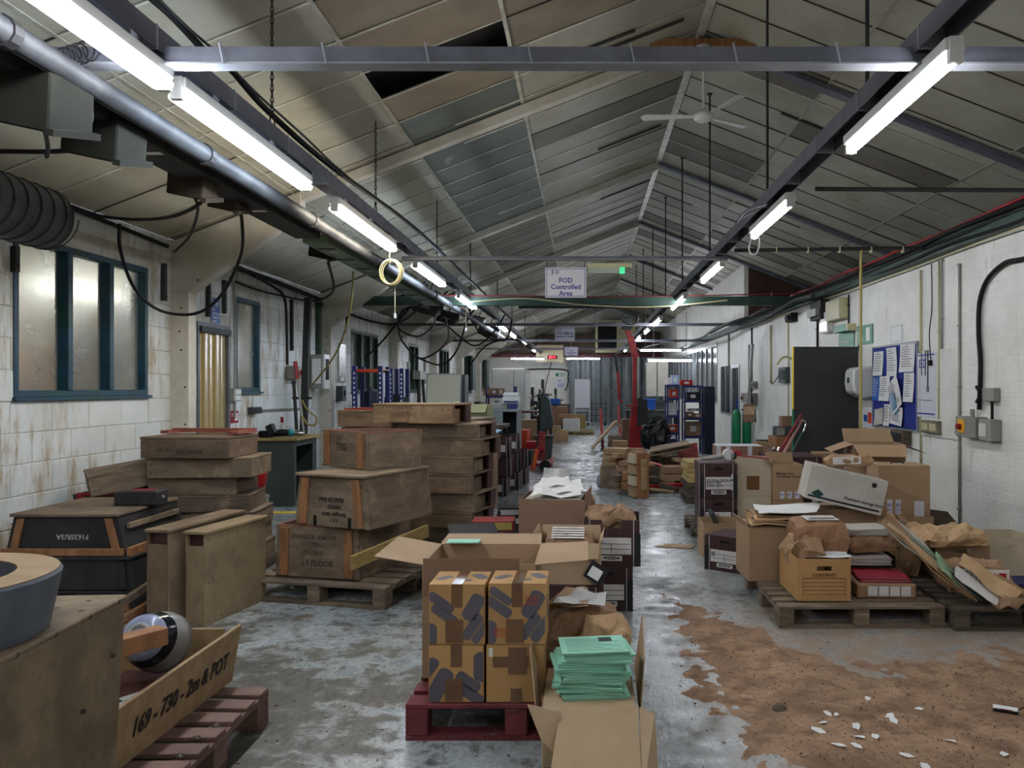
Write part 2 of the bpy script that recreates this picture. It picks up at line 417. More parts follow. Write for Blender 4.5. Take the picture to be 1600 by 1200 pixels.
# right partition wall: brick up to 2.95 m, white board carried up to the roof further on
wr = struct(MB().box(XR, XR + .12, Y0, YX, 0, ZWR).obj('wall_right', brick_paint))
masonry(wr, XR, -1, 4.6, YX, ZWR, .225, .075, [(10.72, 11.56, 0, 2.1)], brick_paint, 'brick', .0022, 6.6)
wf = MB(); ztop = roofz(XR)
for a, b, c, d in wall_cells(YX, Y1, 0, ztop, [(19.0, 20.0, .0, 2.15), (20.15, 21.6, .95, 2.15), (22.2, 37.2, 1.2, 2.75)]): wf.box(XR, XR + .1, a, b, c, d)
wf = struct(wf.obj('wall_right', white_paint))
wx = struct(MB().box(XR + .1, XE, YX, YX + .1, 0, roofz(XR + .1)).obj('wall_cross', mat('brown_board', (86, 62, 48), (60, 40, 34), 1.5, .7, coord='P')))
struct(MB().box(XR + .13, XE, YX - 2.2, YX - 2.1, 2.2, 3.55).obj('trim_1', mat('maroon_board', (58, 34, 36), (44, 26, 28), 2, .6)))
struct(MB().box(XE, XE + .2, Y0, Y1, 0, roofz(XE)).obj('wall_east', white_paint))
# gable ends
def gable(y, th, m, name):
    return struct(MB().prism([(XL, y, 0), (XE, y, 0), (XE, y, roofz(XE)), (RX, y, RZ), (XL, y, roofz(XL))], (0, th, 0)).obj(name, m))
gable(Y1, .2, white_paint, 'wall_back'); gable(Y0 - .2, .2, white_paint, 'wall_front')
# ceiling boards on both slopes
def slope(name, xs, sgn):
    base = struct(MB().hexa([(xs[-1], Y0, roofz(xs[-1]) + .24), (xs[0], Y0, roofz(xs[0]) + .24), (xs[0], Y1, roofz(xs[0]) + .24), (xs[-1], Y1, roofz(xs[-1]) + .24),
        (xs[-1], Y0, roofz(xs[-1]) + .27), (xs[0], Y0, roofz(xs[0]) + .27), (xs[0], Y1, roofz(xs[0]) + .27), (xs[-1], Y1, roofz(xs[-1]) + .27)]).obj(name, mat('roof_sheet_dark', (52, 48, 46), (38, 35, 34), 3, .8, rnd=0)))
    ang = math.atan(PIT); bw = .62; yy = 2.29; n = 0
    boards = []
    y = yy - bw * 10
    while y < Y1 - .1:
        boards.append(y); y += bw
    cache = {}
    st_l = MB(); st_d = MB(); far = MB()
    for si, (a, b) in enumerate(zip(xs, xs[1:])):
        L = abs(b - a) / math.cos(ang)
        me = MB().box(-L/2 + .004, L/2 - .004, -bw/2 + .005, bw/2 - .005, 0, .014).mesh('ceiling_board')
        me.materials.append(ceil_m)
        mes = {}
        for y in boards:
            cx = (a + b) / 2; cy = y + bw / 2
            if y < 1.2: 
                if y < Y0: continue
            if sgn < 0 and si == 1 and 6.5 < cy < 7.25 and -1.9 < cx < -.6: continue      # the missing board
            mt = ceil_m
            if sgn < 0 and si == 1:
                if cy < 6.4: mt = ceil_brown
                elif 7.3 < cy < 8.2: mt = ceil_brown if cy < 7.8 else ceil_green
                elif 8.2 <= cy < 13.2: mt = ceil_green
                elif cy < 22: mt = ceil_dark
            if sgn < 0 and si == 0 and cy < 7.2: mt = ceil_brown
            if sgn > 0 and R.random() < .16: mt = ceil_dark
            if sgn < 0 and si in (0, 3, 4) and R.random() < .10: mt = ceil_dark
            if n < 299 and y > 1.2 and si < 4:
                if mt.name not in mes:
                    m2 = me.copy(); m2.materials[0] = mt; mes[mt.name] = m2
                o = D.objects.new('ceiling_board', mes[mt.name]); COL.objects.link(o); o.parent = base
                o.location = (cx, cy, roofz(cx) + R.uniform(0, .006)); o.rotation_euler = (R.uniform(-.008, .008), ang if sgn > 0 else -ang, R.uniform(-.003, .003)); n += 1
            else:
                far.obox((cx, cy, roofz(cx) + .007), (L - .008, bw - .01, .014), (0, ang if sgn > 0 else -ang, 0))
        for y in boards:
            r = R.random(); tgt = st_l if r < (.8 if sgn < 0 else .25) else st_d
            if y < 1: continue
            c0 = Vector((a, y, roofz(a) - .004)); c1 = Vector((b, y, roofz(b) - .004))
            if R.random() < .12: tgt.bar(c0, c0.lerp(c1, .6), .05, .006); 
            else: tgt.bar(c0, c1, .022 if tgt is st_l else .016, .006)
        if si > 0: st_l.bar((a, Y0, roofz(a) - .006), (a, Y1, roofz(a) - .006), .035, .008)
    far.obj('ceiling_board', ceil_m, base, kind='stuff')
    st_l.obj('pale_cover_strip', strip_m, base, kind='stuff'); st_d.obj('dark_cover_strip', strip_dark, base, kind='stuff')
    return base
slope('ceiling', [RX, -.666, -1.846, -3.15, XL], -1)
slope('ceiling', [RX, 2.63, 4.57, 5.8, XE], 1)
struct(MB().bar((RX, Y0, RZ - .02), (RX, Y1, RZ - .02), .09, .03).obj('trim_2', strip_m))
# rooms behind the left wall
struct(MB().box(XL - 3.5, XL - 3.3, 3.5, 13, 0, 3).box(XL - 3.5, XL - .2, 3.3, 3.5, 0, 3).box(XL - 3.5, XL - .2, 13, 13.2, 0, 3).obj('wall_left_room', mat('store_wall', (186, 176, 156), None, 3, .8, coord='P')))
struct(MB().box(XL - 3.5, XL - .2, 3.3, 13.2, 2.9, 3).obj('ceiling_room', ceil_m))
struct(MB().box(XL - 1.2, XL - .9, 14, 36, 0, 3.0).obj('wall_left_outer', mat('outer_dark', (90, 100, 104), None, 3, .8)))
for y in (7.2, 9.8):
    t = thing('strip_light', f'fluorescent tube in the store room seen through the {"big window" if y < 8 else "strip curtain doorway"}', 'lamp', (XL - 1.7, y, 2.8))
    MB().box(-.04, .04, -.7, .7, 0, .06).obj('batten', lens_m, t); MB().tube([(0, -.68, -.025), (0, .68, -.025)], .02).obj('tube', emit('store_tube', (250, 248, 240), 170), t)
for i, (x, y, ww, hh, z, c) in enumerate([(-6.2, 7.3, .7, 1.75, 0, card), (-5.9, 8.2, .7, 2.0, 0, card_dark), (-6.0, 9.2, .5, 2.2, 0, grey_paint)]):
    tag(MB().box(x, x + .5, y, y + ww * .8, z, hh).obj('stored_carton', c, bevel=.01), ['pale carton standing behind the left pane of the big window', 'brown carton standing behind the middle pane of the big window', 'tall grey locker behind the right pane of the big window'][i], ['box', 'box', 'locker'][i])
# windows of the left wall
def window(n, ya, yb, za, zb, mull, mt=teal_paint, pane=True):
    o = MB(); fw = .055; x0, x1 = XL - .10, XL + .012
    o.box(x0, x1, ya, yb, za, za + fw).box(x0, x1, ya, yb, zb - fw, zb).box(x0, x1, ya, ya + fw, za + fw, zb - fw).box(x0, x1, yb - fw, yb, za + fw, zb - fw)
    o = struct(o.obj(f'window_{n}', mt, bevel=.004)); k = mull + 1; w_ = (yb - ya - 2 * fw)
    for i in range(1, k):
        c = ya + fw + w_ * i / k; MB().box(x0 + .01, x1 + .02, c - .032, c + .032, za + fw, zb - fw).obj('mullion', mt, o, bevel=.004)
    for i in range(k):
        a = ya + fw + w_ * i / k + (.032 if i else 0); b = ya + fw + w_ * (i + 1) / k - (.032 if i < k - 1 else 0)
        MB().box(x0 + .03, x0 + .036, a, b, za + fw, zb - fw).obj('pane', glass, o)
    MB().box(XL - .02, XL + .045, ya - .02, yb + .02, za - .03, za).obj('window_sill', mt, o)
    return o
window(1, *LW[0], 2); window(2, *LW[2], 0); window(3, *LW[3], 2, green_paint); window(4, *LW[4], 1, green_paint); window(5, *LW[5], 2, green_paint); window(6, *LW[6], 2, green_paint)
for (cy, zz) in ((6.02, 1.95), (5.85, 1.75)):
    pass
# strip curtain
door = struct(MB().box(XL - .12, XL + .02, 9.16, 9.21, 0, 2.36).box(XL - .12, XL + .02, 9.95, 10.0, 0, 2.36).box(XL - .12, XL + .02, 9.21, 9.95, 2.31, 2.36).obj('door_1', steel_grey))
MB().box(XL - .02, XL + .05, 9.2, 9.96, 2.24, 2.31).obj('curtain_rail', galv, door)
for i in range(5):
    ya = 9.215 + i * .145; s = MB(); pts = []
    for k in range(7): pts.append((XL - .03 + (.012 if i % 2 else 0) + .014 * math.sin(k * 1.1), ya + .16 * k / 6))
    for a, b in zip(pts, pts[1:]): s.hexa([(a[0], a[1], .02), (b[0], b[1], .02), (b[0] + .003, b[1], .02), (a[0] + .003, a[1], .02), (a[0], a[1], 2.26), (b[0], b[1], 2.26), (b[0] + .003, b[1], 2.26), (a[0] + .003, a[1], 2.26)])
    s.obj('curtain_strip', pvc_m, door)
# columns with haunches, rafters
FR = [3.78, 8.58, 13.4, 18.2, 23.0, 27.8, 32.6]
for i, y in enumerate(FR):
    o = MB().box(XL, XL + .2, y, y + .17, 0, 2.62)
    if i: pass
    o.prism([(XL, y, 2.62), (XL + .2, y, 2.62), (-3.30, y, roofz(-3.30) - .34), (-3.05, y, roofz(-3.05) - .16), (-3.05, y, roofz(-3.05) - .03), (XL, y, roofz(XL) - .03)], (0, .17, 0))
    o = struct(o.obj('trim_3', concrete_paint, bevel=.006)); o.name = f'trim_{i + 3}'
    MB().bar((XL + .1, y + .085, roofz(XL + .1) - .07), (RX, y + .085, RZ - .07), .12, .10).obj('rafter', concrete_paint if i > 0 else concrete_paint, o)
    MB().bar((RX, y + .085, RZ - .04), (XE, y + .085, roofz(XE) - .04), .14, .05).obj('rafter', steel_grey, o)
    if i:
        h = MB()
        for (px, pz) in ((.12, 2.0), (.1, 2.2), (.12, 2.45), (.3, 2.75), (.16, 1.2), (.16, 1.6)): h.tube([(XL + px, y - .002, pz), (XL + px, y + .01, pz)], .011, 8)
        h.obj('bolt_hole', black, o, kind='stuff')
# purlins seen as dark broken lines
pl = MB()
for (x, a, b) in ((.1, 7.2, 8.9), (-.4, 7.4, 8.3), (0.2, 10.4, 12.4), (.3, 13.6, 15.6), (2.0, 5.2, 6.8), (2.4, 9, 10.5)):
    pl.bar((x, (a + b) / 2, roofz(x) - .012), (x + .9, (a + b) / 2, roofz(x + .9) - .012), .05, .012)
o = struct(pl.obj('trim_11', strip_dark))
# ------------------------------------------------------------------ overhead steel, lamps, services
ZT = 3.13
XTL, XTR = -1.99, 1.57
for x, side in ((XTL, 'left'), (XTR, 'right')):
    t = thing('lighting_trunking', f'long grey steel channel carrying the {side} row of tube lamps', 'trunking', (x, 0, ZT))
    o = MB().box(-.06, .06, Y0, Y1 - .5, .10, .105).box(-.06, -.055, Y0, Y1 - .5, 0, .10).box(.055, .06, Y0, Y1 - .5, 0, .10).obj('channel', steel_grey, t)
    c = MB()
    for k in range(60): y = -2 + k * .8; c.box(-.064, .064, y, y + .012, -.004, .11)
    c.obj('cable_clip', steel_light, t, kind='stuff')
def lamp(x, y, L, z, label, double=False, mt=tube_m, across=False, group=None, battx=.045):
    t = thing('tube_lamp', label, 'lamp', (x, y, z), rad(-90) if across else 0, group)
    MB().box(-battx, battx, 0, L, .045, .10).obj('batten', lens_m, t, bevel=.004)
    [MB().box(-.03, .03, a, a + .032, -.01, .10).obj('end_cap', lens_m, t) for a in (-.012, L - .02)]
    xs = (-.033, .033) if double else (0,)
    for q in xs: MB().tube([(q, .02, .012), (q, L - .02, .012)], .019 if double else .026, 10).obj('tube', mt, t, smooth=True)
    return t
left_l = [(1.95, 1.8, 'bright tube lamp cut off by the top left corner of the photo', True), (3.86, 1.8, 'twin tube lamp on the left trunking below the first crossbeam', True),
          (6.3, 1.9, 'warm tube lamp above the coiled cream cable', True), (9.3, 1.8, 'tube lamp on the left trunking just past the coiled cream cable', True), (12.5, 1.8, 'tube lamp on the left trunking where the green tie beam crosses', True),
          (18.2, 1.8, 'far tube lamp on the left trunking, first one beyond the green tie beam', True), (20.9, 1.8, 'second tube lamp beyond the green tie beam on the left trunking', False),
          (25.0, 1.8, 'third tube lamp beyond the green tie beam on the left trunking', False), (30, 1.8, 'farthest tube lamp of the left row near the end wall', False)]
for y, L, lb, db in left_l: lamp(XTL + .02, y, L, ZT - .13, lb, db, tube_w if y == 6.3 else tube_c if 3 < y < 20 else tube_m)
right_l = [(3.35, 1.0, ''), (3.42, 1.35, 'nearest tube lamp of the right row under the crossbeam'), (6.15, 1.35, 'second tube lamp of the right row with a white loop of flex'),
           (9.2, 1.5, 'third tube lamp of the right row'), (12.6, 1.8, 'fourth tube lamp of the right row, by the green tie beam'), (16.6, 1.6, 'fifth tube lamp of the right row'),
           (19.5, 1.4, 'sixth tube lamp of the right row'), (22.5, 1.4, 'seventh tube lamp of the right row, above the red crane'), (26, 1.4, 'eighth tube lamp of the right row'), (30, 1.4, 'farthest tube lamp of the right row')]
for y, L, lb in right_l[1:]: lamp(XTR + .02, y, L, ZT - .13, lb, False)
for y in (-3.2, -.6):
    for x in (XTL, XTR): lamp(x, y, 1.8, ZT - .13, 'tube lamp of the rows that carry on behind the photographer', False, group='tube lamps behind the photographer')
for k, (a, yy, py) in enumerate([(798, 35.5, 561), (885, 35.5, 561), (1000, 29, 548), (1012, 26.8, 564)]):
    p = P(a, py, yy);  L_ = lamp(p.x, p.y, 1.5, p.z, ['left one of the two level tube lamps by the end wall', 'right one of the two level tube lamps, in front of the grey folding door', 'upper level tube lamp right of the red crane', 'lower level tube lamp right of the red crane'][k], False, across=True)
    for q in (.2, 1.3): z_ = roofz(p.x + q) - p.z; MB().tube([(0, q, .1), (0, q, z_)], .01, 5).obj('suspension_wire', steel_light, L_)
# cross beams
def crossbeam(y, z, x0, x1, hh, lb, m=steel_grey, clips=True):
    t = thing('cross_beam', lb, 'beam', (0, y, z)); MB().box(x0, x1, -.03, .03, 0, hh).obj('beam', m, t)
    MB().box(x0, x1, -.045, .045, -.008, 0).obj('flange', steel_light, t)
    if clips:
        c = MB(); x = x0 + .3
        while x < x1: c.bar((x, -.05, -.012), (x - .02, -.05, hh + .01), .008, .006, (0, 1, 0)); x += .47
        c.obj('cable_clip', steel_light, t, kind='stuff')
    return t
crossbeam(3.70, 3.09, -4.3, 5.6, .075, 'grey steel crossbeam nearest the camera, with pale cable clips')
crossbeam(8.75, 3.0, XTL, XTR, .03, 'thin grey cross rail the first white sign hangs from', clips=False)
t = thing('tie_beam', 'green painted tie beam with red cable, second beam down the hall', 'beam', (0, 13.5, 2.98)); MB().box(XL + .2, 6.5, -.05, .05, 0, .15).obj('beam', green_paint, t)
MB().tube([(-3, -.07, .16), (-1, -.07, .155), (0, -.07, .14), (2, -.07, .16), (4, -.07, .21)], .011, 6).obj('red_cable', red_dull, t)
MB().tube(spline([(-2, -.07, .05), (-1, -.08, .11), (0, -.08, .0), (1.2, -.08, -.03), (2.4, -.08, .08)]), .012, 6).obj('cream_cable', cream_plastic, t)
crossbeam(18.2, 3.0, XL, 4.0, .06, 'grey crossbeam behind the first white sign, third down the hall', clips=False)
crossbeam(23.1, 2.92, XL, 3.6, .06, 'grey crossbeam level with the second white sign', clips=False)
crossbeam(27.9, 2.92, XL, 3.6, .05, 'farthest thin grey crossbeam above the third white sign', clips=False)
tag(MB().box(-1.4, 1.1, 17.0, 17.05, 3.28, 3.33).obj('black_rail', dark_metal), 'black horizontal rail hanging below the green tie beam', 'rail')
tag(MB().tube([(XTR + .05, 5.6, 2.99), (5.9, 5.6, 2.96)], .016, 8).obj('conduit_bar', dark_metal), 'dark conduit running right from the nearest right tube lamp', 'conduit')
t = thing('conduit_bar', 'black conduit with pale ties running right from the second right tube lamp to the wall', 'conduit', (0, 8.35, 3.03))
MB().tube([(XTR, 0, .0), (3.85, 0, .03)], .02, 8).obj('bar', dark_metal, t)
c = MB()
for k in range(6): c.box(2.0 + k * .33, 2.012 + k * .33, -.024, .024, -.025, .035)
c.obj('cable_tie', cream_plastic, t, kind='stuff')
# hanging rods and chains
def rod(x, y, lb, chain=False, z0=ZT + .1, grp=None):
    z1 = roofz(x) - .01
    t = thing('hanging_chain' if chain else 'hanging_rod', lb, 'chain' if chain else 'rod', (x, y, z0), group=grp)
    if chain:
        st = MB(); z = .12; k = 0
        while z < z1 - z0:
            a = math.pi / 2 * (k % 2); dx, dy = math.cos(a) * .009, math.sin(a) * .009
            st.tube([(dx, dy, z), (dx * .6, dy * .6, z + .03), (0, 0, z + .036), (-dx * .6, -dy * .6, z + .03), (-dx, -dy, z), (-dx * .6, -dy * .6, z - .01), (dx * .6, dy * .6, z - .01), (dx, dy, z)], .004, 4, False)
            z += .036; k += 1
        st.obj('link', dark_metal, t, kind='stuff')
        MB().tube([(0, 0, .13), (0, .03, .09), (0, .06, .02)], .005, 5).tube([(0, 0, .13), (0, -.03, .09), (0, -.03, -.02)], .005, 5).obj('hook', dark_metal, t)
    else:
        MB().tube([(0, 0, 0), (0, 0, z1 - z0)], .011, 6).obj('rod', dark_metal, t); MB().box(-.03, .03, -.03, .03, z1 - z0 - .012, z1 - z0).obj('plate', dark_metal, t)
for px, lb in ((425, 'chain hanging to the left trunking above the second tube lamp'), (587, 'chain hanging to the left trunking beside the warm tube lamp'), (683, 'third chain along the left trunking, beyond the warm tube lamp')):
    rod(XTL, -XTL * F / (VX - px), lb, True)
for k, px in enumerate((735, 777, 800, 820, 838)):
    rod(XTL, -XTL * F / (VX - px), ['first', 'second', 'third', 'fourth', 'farthest'][k] + ' thin dark rod after the chains along the left trunking', grp='rods of the left trunking')
for px, lb in ((1355, 'nearest dark rod holding up the right trunking'), (1199, 'second dark rod down the right trunking, left of the ceiling fan rods'), (1109, 'third dark rod down the right trunking, right behind the ceiling fan')):
    rod(XTR, XTR * F / (px - VX), lb)
for k, px in enumerate((1066, 1040, 1020, 1005, 994)): rod(XTR, XTR * F / (px - VX), ['fourth', 'fifth', 'sixth', 'seventh', 'farthest'][k] + ' dark rod down the right trunking, beyond the ceiling fan', grp='rods of the right trunking')
# ceiling fan and its timber
t = thing('ceiling_fan', 'white three-blade ceiling fan hanging under the roof ridge', 'fan', P(1099, 183, 8.4))
MB().lathe([(.001, -.05), (.07, -.045), (.10, -.02), (.105, .02), (.07, .05), (.03, .08), (.001, .085)], 24).obj('motor', white_plastic, t, smooth=True)
MB().tube([(0, 0, .06), (0, 0, .70)], .012, 8).obj('down_rod', white_plastic, t); MB().lathe([(.02, .60), (.035, .64), (.08, .74), (.001, .745)], 20).obj('canopy', white_plastic, t, smooth=True)
for a in (172, 38, -62):
    d = Vector((math.cos(rad(a)), math.sin(rad(a)) * 1.0, 0)); n = Vector((-d.y, d.x, 0))
    s = MB().prism([d * .09 - n * .02 + Vector((0, 0, .0)), d * .64 - n * .065 + Vector((0, 0, .012)), d * .66 + n * .03 + Vector((0, 0, .02)), d * .60 + n * .065 + Vector((0, 0, .03)), d * .09 + n * .03 + Vector((0, 0, .01))], (0, 0, .006))
    s.obj('blade', white_plastic, t)
t = thing('collar_tie', 'rough timber tie with angled struts under the ridge, holding the ceiling fan', 'timber', (RX, 8.42, 5.18))
MB().box(-.56, .56, -.04, .04, 0, .08).obj('tie', wood_orange, t); MB().bar((-.5, 0, .09), (0, 0, .28), .04, .03).bar((.5, 0, .09), (0, 0, .28), .04, .03).obj('strut', wood_dark, t)
# black pipe, busbar and tap off boxes on the left
def runx(u, zeta): return u * zeta
t = thing('service_pipe', 'fat dark pipe running along the left side under the roof', 'pipe', (-2.27, 0, 2.99))
MB().tube([(0, -2, 0), (0, 24, 0)], .055, 12).obj('pipe', galv, t, smooth=True); c = MB()
for y in (3.1, 4.75, 6.6, 9, 12, 15): MB().tube([(0, y, 0), (0, y + .05, 0)], .065, 12).obj('coupling', dark_metal, t)
t = thing('busbar_trunking', 'dark busbar channel hung beside the fat pipe with white stickers', 'trunking', (-2.48, 0, 2.94))
MB().box(-.12, .10, -2, 7.2, 0, .05).box(-.12, -.115, -2, 7.2, .05, .12).box(.095, .10, -2, 7.2, .05, .12).obj('channel', dark_metal, t)
MB().box(-.05, .06, 4.55, 4.6, -.002, .0).box(-.05, .06, 6.05, 6.1, -.002, 0).obj('sticker', paper, t)
t = thing('busbar_trunking', 'green busbar channel with black vents, further down the left side', 'trunking', (-2.48, 0, 2.94))
MB().box(-.13, .10, 7.4, 13.2, 0, .08).obj('channel', mat('sage_metal', (96, 116, 92), (84, 104, 82), 3, .45), t)
c = MB(); d = MB()
for k in range(8): y = 7.7 + k * .65; c.box(-.10, .07, y, y + .06, -.003, 0); d.box(-.05, .03, y + .2, y + .23, -.003, 0)
c.obj('vent', black, t, kind='stuff'); d.obj('sticker', paper, t, kind='stuff')
boxes = [(62, 155, 3.55, .30, .30, 'grey tap-off box nearest the camera under the roof at top left'), (165, 210, 4.15, .29, .27, 'second grey tap-off box along the dark busbar'),
         (303, 283, 5.25, .24, .22, 'third brown tap-off box along the dark busbar'), (357, 308, 5.85, .21, .20, 'fourth brown tap-off box, above the white column haunch'), (505, 388, 8.3, .22, .22, 'sage tap-off box on the green busbar')]
for px, py, Y, a, b, lb in boxes:
    p = P(px, py, Y); m = mat('sage_metal2', (36, 36, 30), (28, 29, 24), 3, .9, spec=.1) if Y < 5 or Y > 8 else mat('brown_metal', (60, 50, 38), (46, 38, 30), 3, .9, spec=.1)
    t = thing('tap_off_box', lb, 'box', (p.x, p.y, p.z), 0, tilt=(rad(14), rad(12)))
    MB().box(-a/2, a/2, -b/2, b/2, -a * .42, a * .42).obj('body', m, t, bevel=.008)
    MB().box(a/2 - .01, a/2 + .03, -b/2 - .01, b/2 + .01, -a * .42 - .01, -a * .42 + .02).obj('lid_edge', m, t)
# spiral duct
t = thing('spiral_duct', 'round dark spiral ventilation duct beside the big window', 'duct', (-3.72, 0, 2.76))
MB().tube([(0, 1.5, 0), (0, 5.5, 0)], .205, 32).obj('duct', galv, t, smooth=True); c = MB()
for k in range(30):
    y = 1.8 + k * .125; pts = [(.209 * math.cos(a), y + .125 * a / 6.283, .209 * math.sin(a)) for a in [j * 2 * math.pi / 20 for j in range(21)]]; c.tube(pts, .005, 4)
c.obj('seam', dark_metal, t, kind='stuff')
MB().tube([(0, 5.5, 0), (0, 5.53, 0)], [.21, .17], 32).obj('end_cap', galv, t, smooth=True)
# cables along and across the left side
def cable(lb, pts, r=.012, m=black, name='cable', cat='cable', n=8, grp=None, seg=6):
    return tag(MB().tube(spline(pts, n), r, seg).obj(name, m, smooth=True), lb, cat, grp)
cable('black cable looping low across the white column left of the strip curtain', [P(187, 350, 6.6), P(188, 390, 6.6), P(210, 450, 6.8), P(250, 485, 7.2), P(305, 490, 7.3), P(345, 462, 7.2), P(376, 400, 6.8), P(378, 345, 6.3), P(372, 328, 6.0)], .014)
cable('thick black cable sagging from the big duct to the third tap-off box', [P(112, 322, 5.6), P(160, 338, 5.8), P(220, 343, 5.8), P(270, 338, 5.5), P(310, 320, 5.3), P(320, 300, 5.2)], .013)
cable('black cable running level at the left edge to the second tap-off box', [P(-20, 236, 4.3), P(75, 237, 4.3), P(135, 233, 4.2)], .013)
cable('short black cable hanging from the nearest tap-off box', [P(60, 190, 3.5), P(70, 205, 3.6), P(75, 232, 3.9), P(73, 245, 4.1)], .011)
cable('black cable hanging from the third tap-off box down to the wall cables', [P(303, 305, 5.2), P(309, 330, 5.5), P(295, 370, 6.5), P(272, 394, 7.2)], .011)
cable('thin pale-edged cable loop hanging from the crossbeam at top left', [P(134, 105, 3.7), P(125, 150, 3.7), P(122, 185, 3.7), P(133, 202, 3.7), P(144, 185, 3.7), P(139, 140, 3.7), P(135, 105, 3.7)], .006, dark_metal)
t = thing('cable_bundle', 'small coil of black wire tied on the near crossbeam at top left', 'cable', P(120, 92, 3.62))
for k in range(5):
    MB().tube([(.04 * math.cos(a) + .03 * k - .05, .03 * math.sin(a * 2) * .3, .05 * math.sin(a) + .01 * k) for a in [j * .45 for j in range(15)]], .004, 5).obj('loop', black, t)
cable('bunch of black wires strapped to the diagonal hanger left of the chain', [P(215, -20, 4.2), P(268, 25, 4.4), P(330, 90, 4.6), P(360, 108, 4.8), P(420, 175, 5.3), P(520, 262, 6.2), P(640, 350, 8.2), P(700, 405, 10.5), P(800, 500, 18)], .02)
cable('thin pale wire running beside the bunch of black wires', [P(230, -20, 4.2), P(290, 40, 4.4), P(345, 88, 4.6), P(400, 145, 4.9), P(470, 208, 5.6), P(560, 290, 6.9), P(690, 390, 10.5)], .008, galv)
cable('thick black cables lying along the top of the left wall past the big window', [P(112, 325, 6.85), P(170, 348, 7.38), P(220, 368, 7.92), P(262, 385, 8.45)], .022)
cable('black cable bundle along the wall top above the small left window', [P(322, 392, 9.2), P(375, 420, 10.15), P(430, 440, 11.3), P(500, 468, 13.2)], .035)
cable('second black cable above the small left window', [P(368, 440, 9.9), P(400, 452, 10.3), P(440, 462, 11), P(490, 470, 12), P(520, 455, 11), P(513, 410, 8.5)], .016)
cable('grey armoured cable dropping to the orange rotary switch', [P(395, 430, 9.9), P(430, 450, 10.9), P(445, 468, 11), P(448, 520, 11), P(449, 570, 11)], .02)
loops = [([(545, 490), (580, 502), (620, 505), (655, 480), (664, 445)], 'sagging black cable left of the second tube lamp pull cord'), ([(540, 520), (550, 470), (600, 468), (650, 455), (665, 440)], 'black cable arching over the third left window'),
    ([(660, 465), (680, 500), (655, 525), (625, 515), (624, 495), (640, 480), (690, 478)], 'black cable curled in a round loop right of the third left window'), ([(690, 478), (700, 530), (660, 560), (630, 535), (622, 510)], 'large drooping black loop above the easel board'),
    ([(570, 560), (600, 530), (640, 480), (668, 445)], 'straight black cable slanting up from the blue racking'), ([(650, 558), (690, 570), (715, 545), (730, 500), (745, 480)], 'black cable swagging behind the easel board'),
    ([(655, 455), (670, 490), (690, 465), (700, 455)], 'small black cable loop under the green tie beam'), ([(730, 475), (750, 520), (790, 530), (800, 500)], 'drooping black cable near the far left trunking'),
    ([(700, 510), (740, 540), (770, 520), (790, 490)], 'black cable hanging low before the far haunches'), ([(735, 570), (760, 540), (800, 530), (830, 545)], 'tangled black cable over the far white cabinet')]
for k, (ps, lb) in enumerate(loops): cable(lb, [P(a, b, 13.0 + .5 * k) for a, b in ps], .018, seg=6)
# tangle of dark boxes along the left at distance
for k, (px, py, Y, s, lb) in enumerate([(668, 478, 14.0, .45, 'black tap-off box tangled in cables under the green tie beam'), (700, 495, 16, .4, 'dark grey tap-off box hung among the drooping cables'), (765, 515, 21, .55, 'round-edged black box hung at the far left busbar'), (748, 500, 19, .3, 'small black box hung beside the far left trunking')]):
    p = P(px, py, Y); t = thing('tap_off_box', lb, 'box', p, 0, tilt=(rad(10), rad(15)))
    MB().box(-s/2, s/2, -.15, .15, -s*.3, s*.25).obj('body', dark_metal, t, bevel=.02); MB().box(-s*.2, s*.2, -.155, -.15, -.03, .0).obj('sticker', grey_plastic, t); MB().tube([(0, 0, s*.25), (0, 0, roofz(p.x) - p.z - .05)], .012, 6).obj('hanger', dark_metal, t)
# coil of cream cable, pull cords
t = thing('cable_coil', 'coil of cream cable hanging below the warm tube lamp', 'cable', P(610, 425, 8.1)); s = MB()
for k in range(7):
    r_ = .10 + .006 * (k % 3); s.tube([(r_ * math.cos(a) + .004 * k - .01, .006 * k, (r_ + .02) * math.sin(a)) for a in [j * 2 * math.pi / 24 for j in range(25)]], .005, 5, False)
s.obj('coil', cream_plastic, t); MB().tube([(0, 0, .09), (-.01, 0, .16), (.0, 0, .235)], .005, 5).obj('tail', cream_plastic, t)
for k, (px, ya, yb, Y, lb) in enumerate([(617, 445, 490, 10.5, 'white pull cord hanging left of the drooping cables'), (728, 490, 512, 14.5, 'white pull cord hanging from the lamp by the green tie beam'), (1390 - 208, 388, 0, 0, '')][:2]):
    t = thing('pull_cord', lb, 'cord', P(px, ya, Y)); L = (yb - ya) * Y / F; MB().tube([(0, 0, .1), (0, 0, -L)], .005, 5).obj('cord', cream_plastic, t); MB().tube([(0, 0, -L), (0, 0, -L - .06)], .018, 8).obj('toggle', white_plastic, t)
cable('white loop of flex hanging from the second lamp of the right row', [P(1176, 362, 6.3), P(1186, 375, 6.3), P(1183, 394, 6.3), P(1175, 398, 6.3), P(1170, 388, 6.3), P(1174, 372, 6.3)], .006, white_plastic)
cable('small tangle of grey wire on top of the right trunking', [P(1150, 350, 6.6), P(1165, 330, 6.6), P(1190, 322, 6.6), P(1200, 318, 6.6), P(1180, 330, 6.7), P(1155, 342, 6.7), P(1172, 326, 6.6)], .007, dark_metal)
cable('coil of dark cable hung beside the far right lamps', [P(985 + 12 * math.cos(a), 497 + 10 * math.sin(a), 17) for a in [j * .7 for j in range(18)]], .014, dark_metal)
cable('long yellow-green air hose hanging from the left pipe to the breaker cabinet', [P(552, 425, 9.5), P(549, 470, 9.8), P(540, 515, 10.2), P(520, 560, 10.6), P(483, 607, 11)], .013, mat('hose_yellow', (128, 120, 68), None, 3, .5))
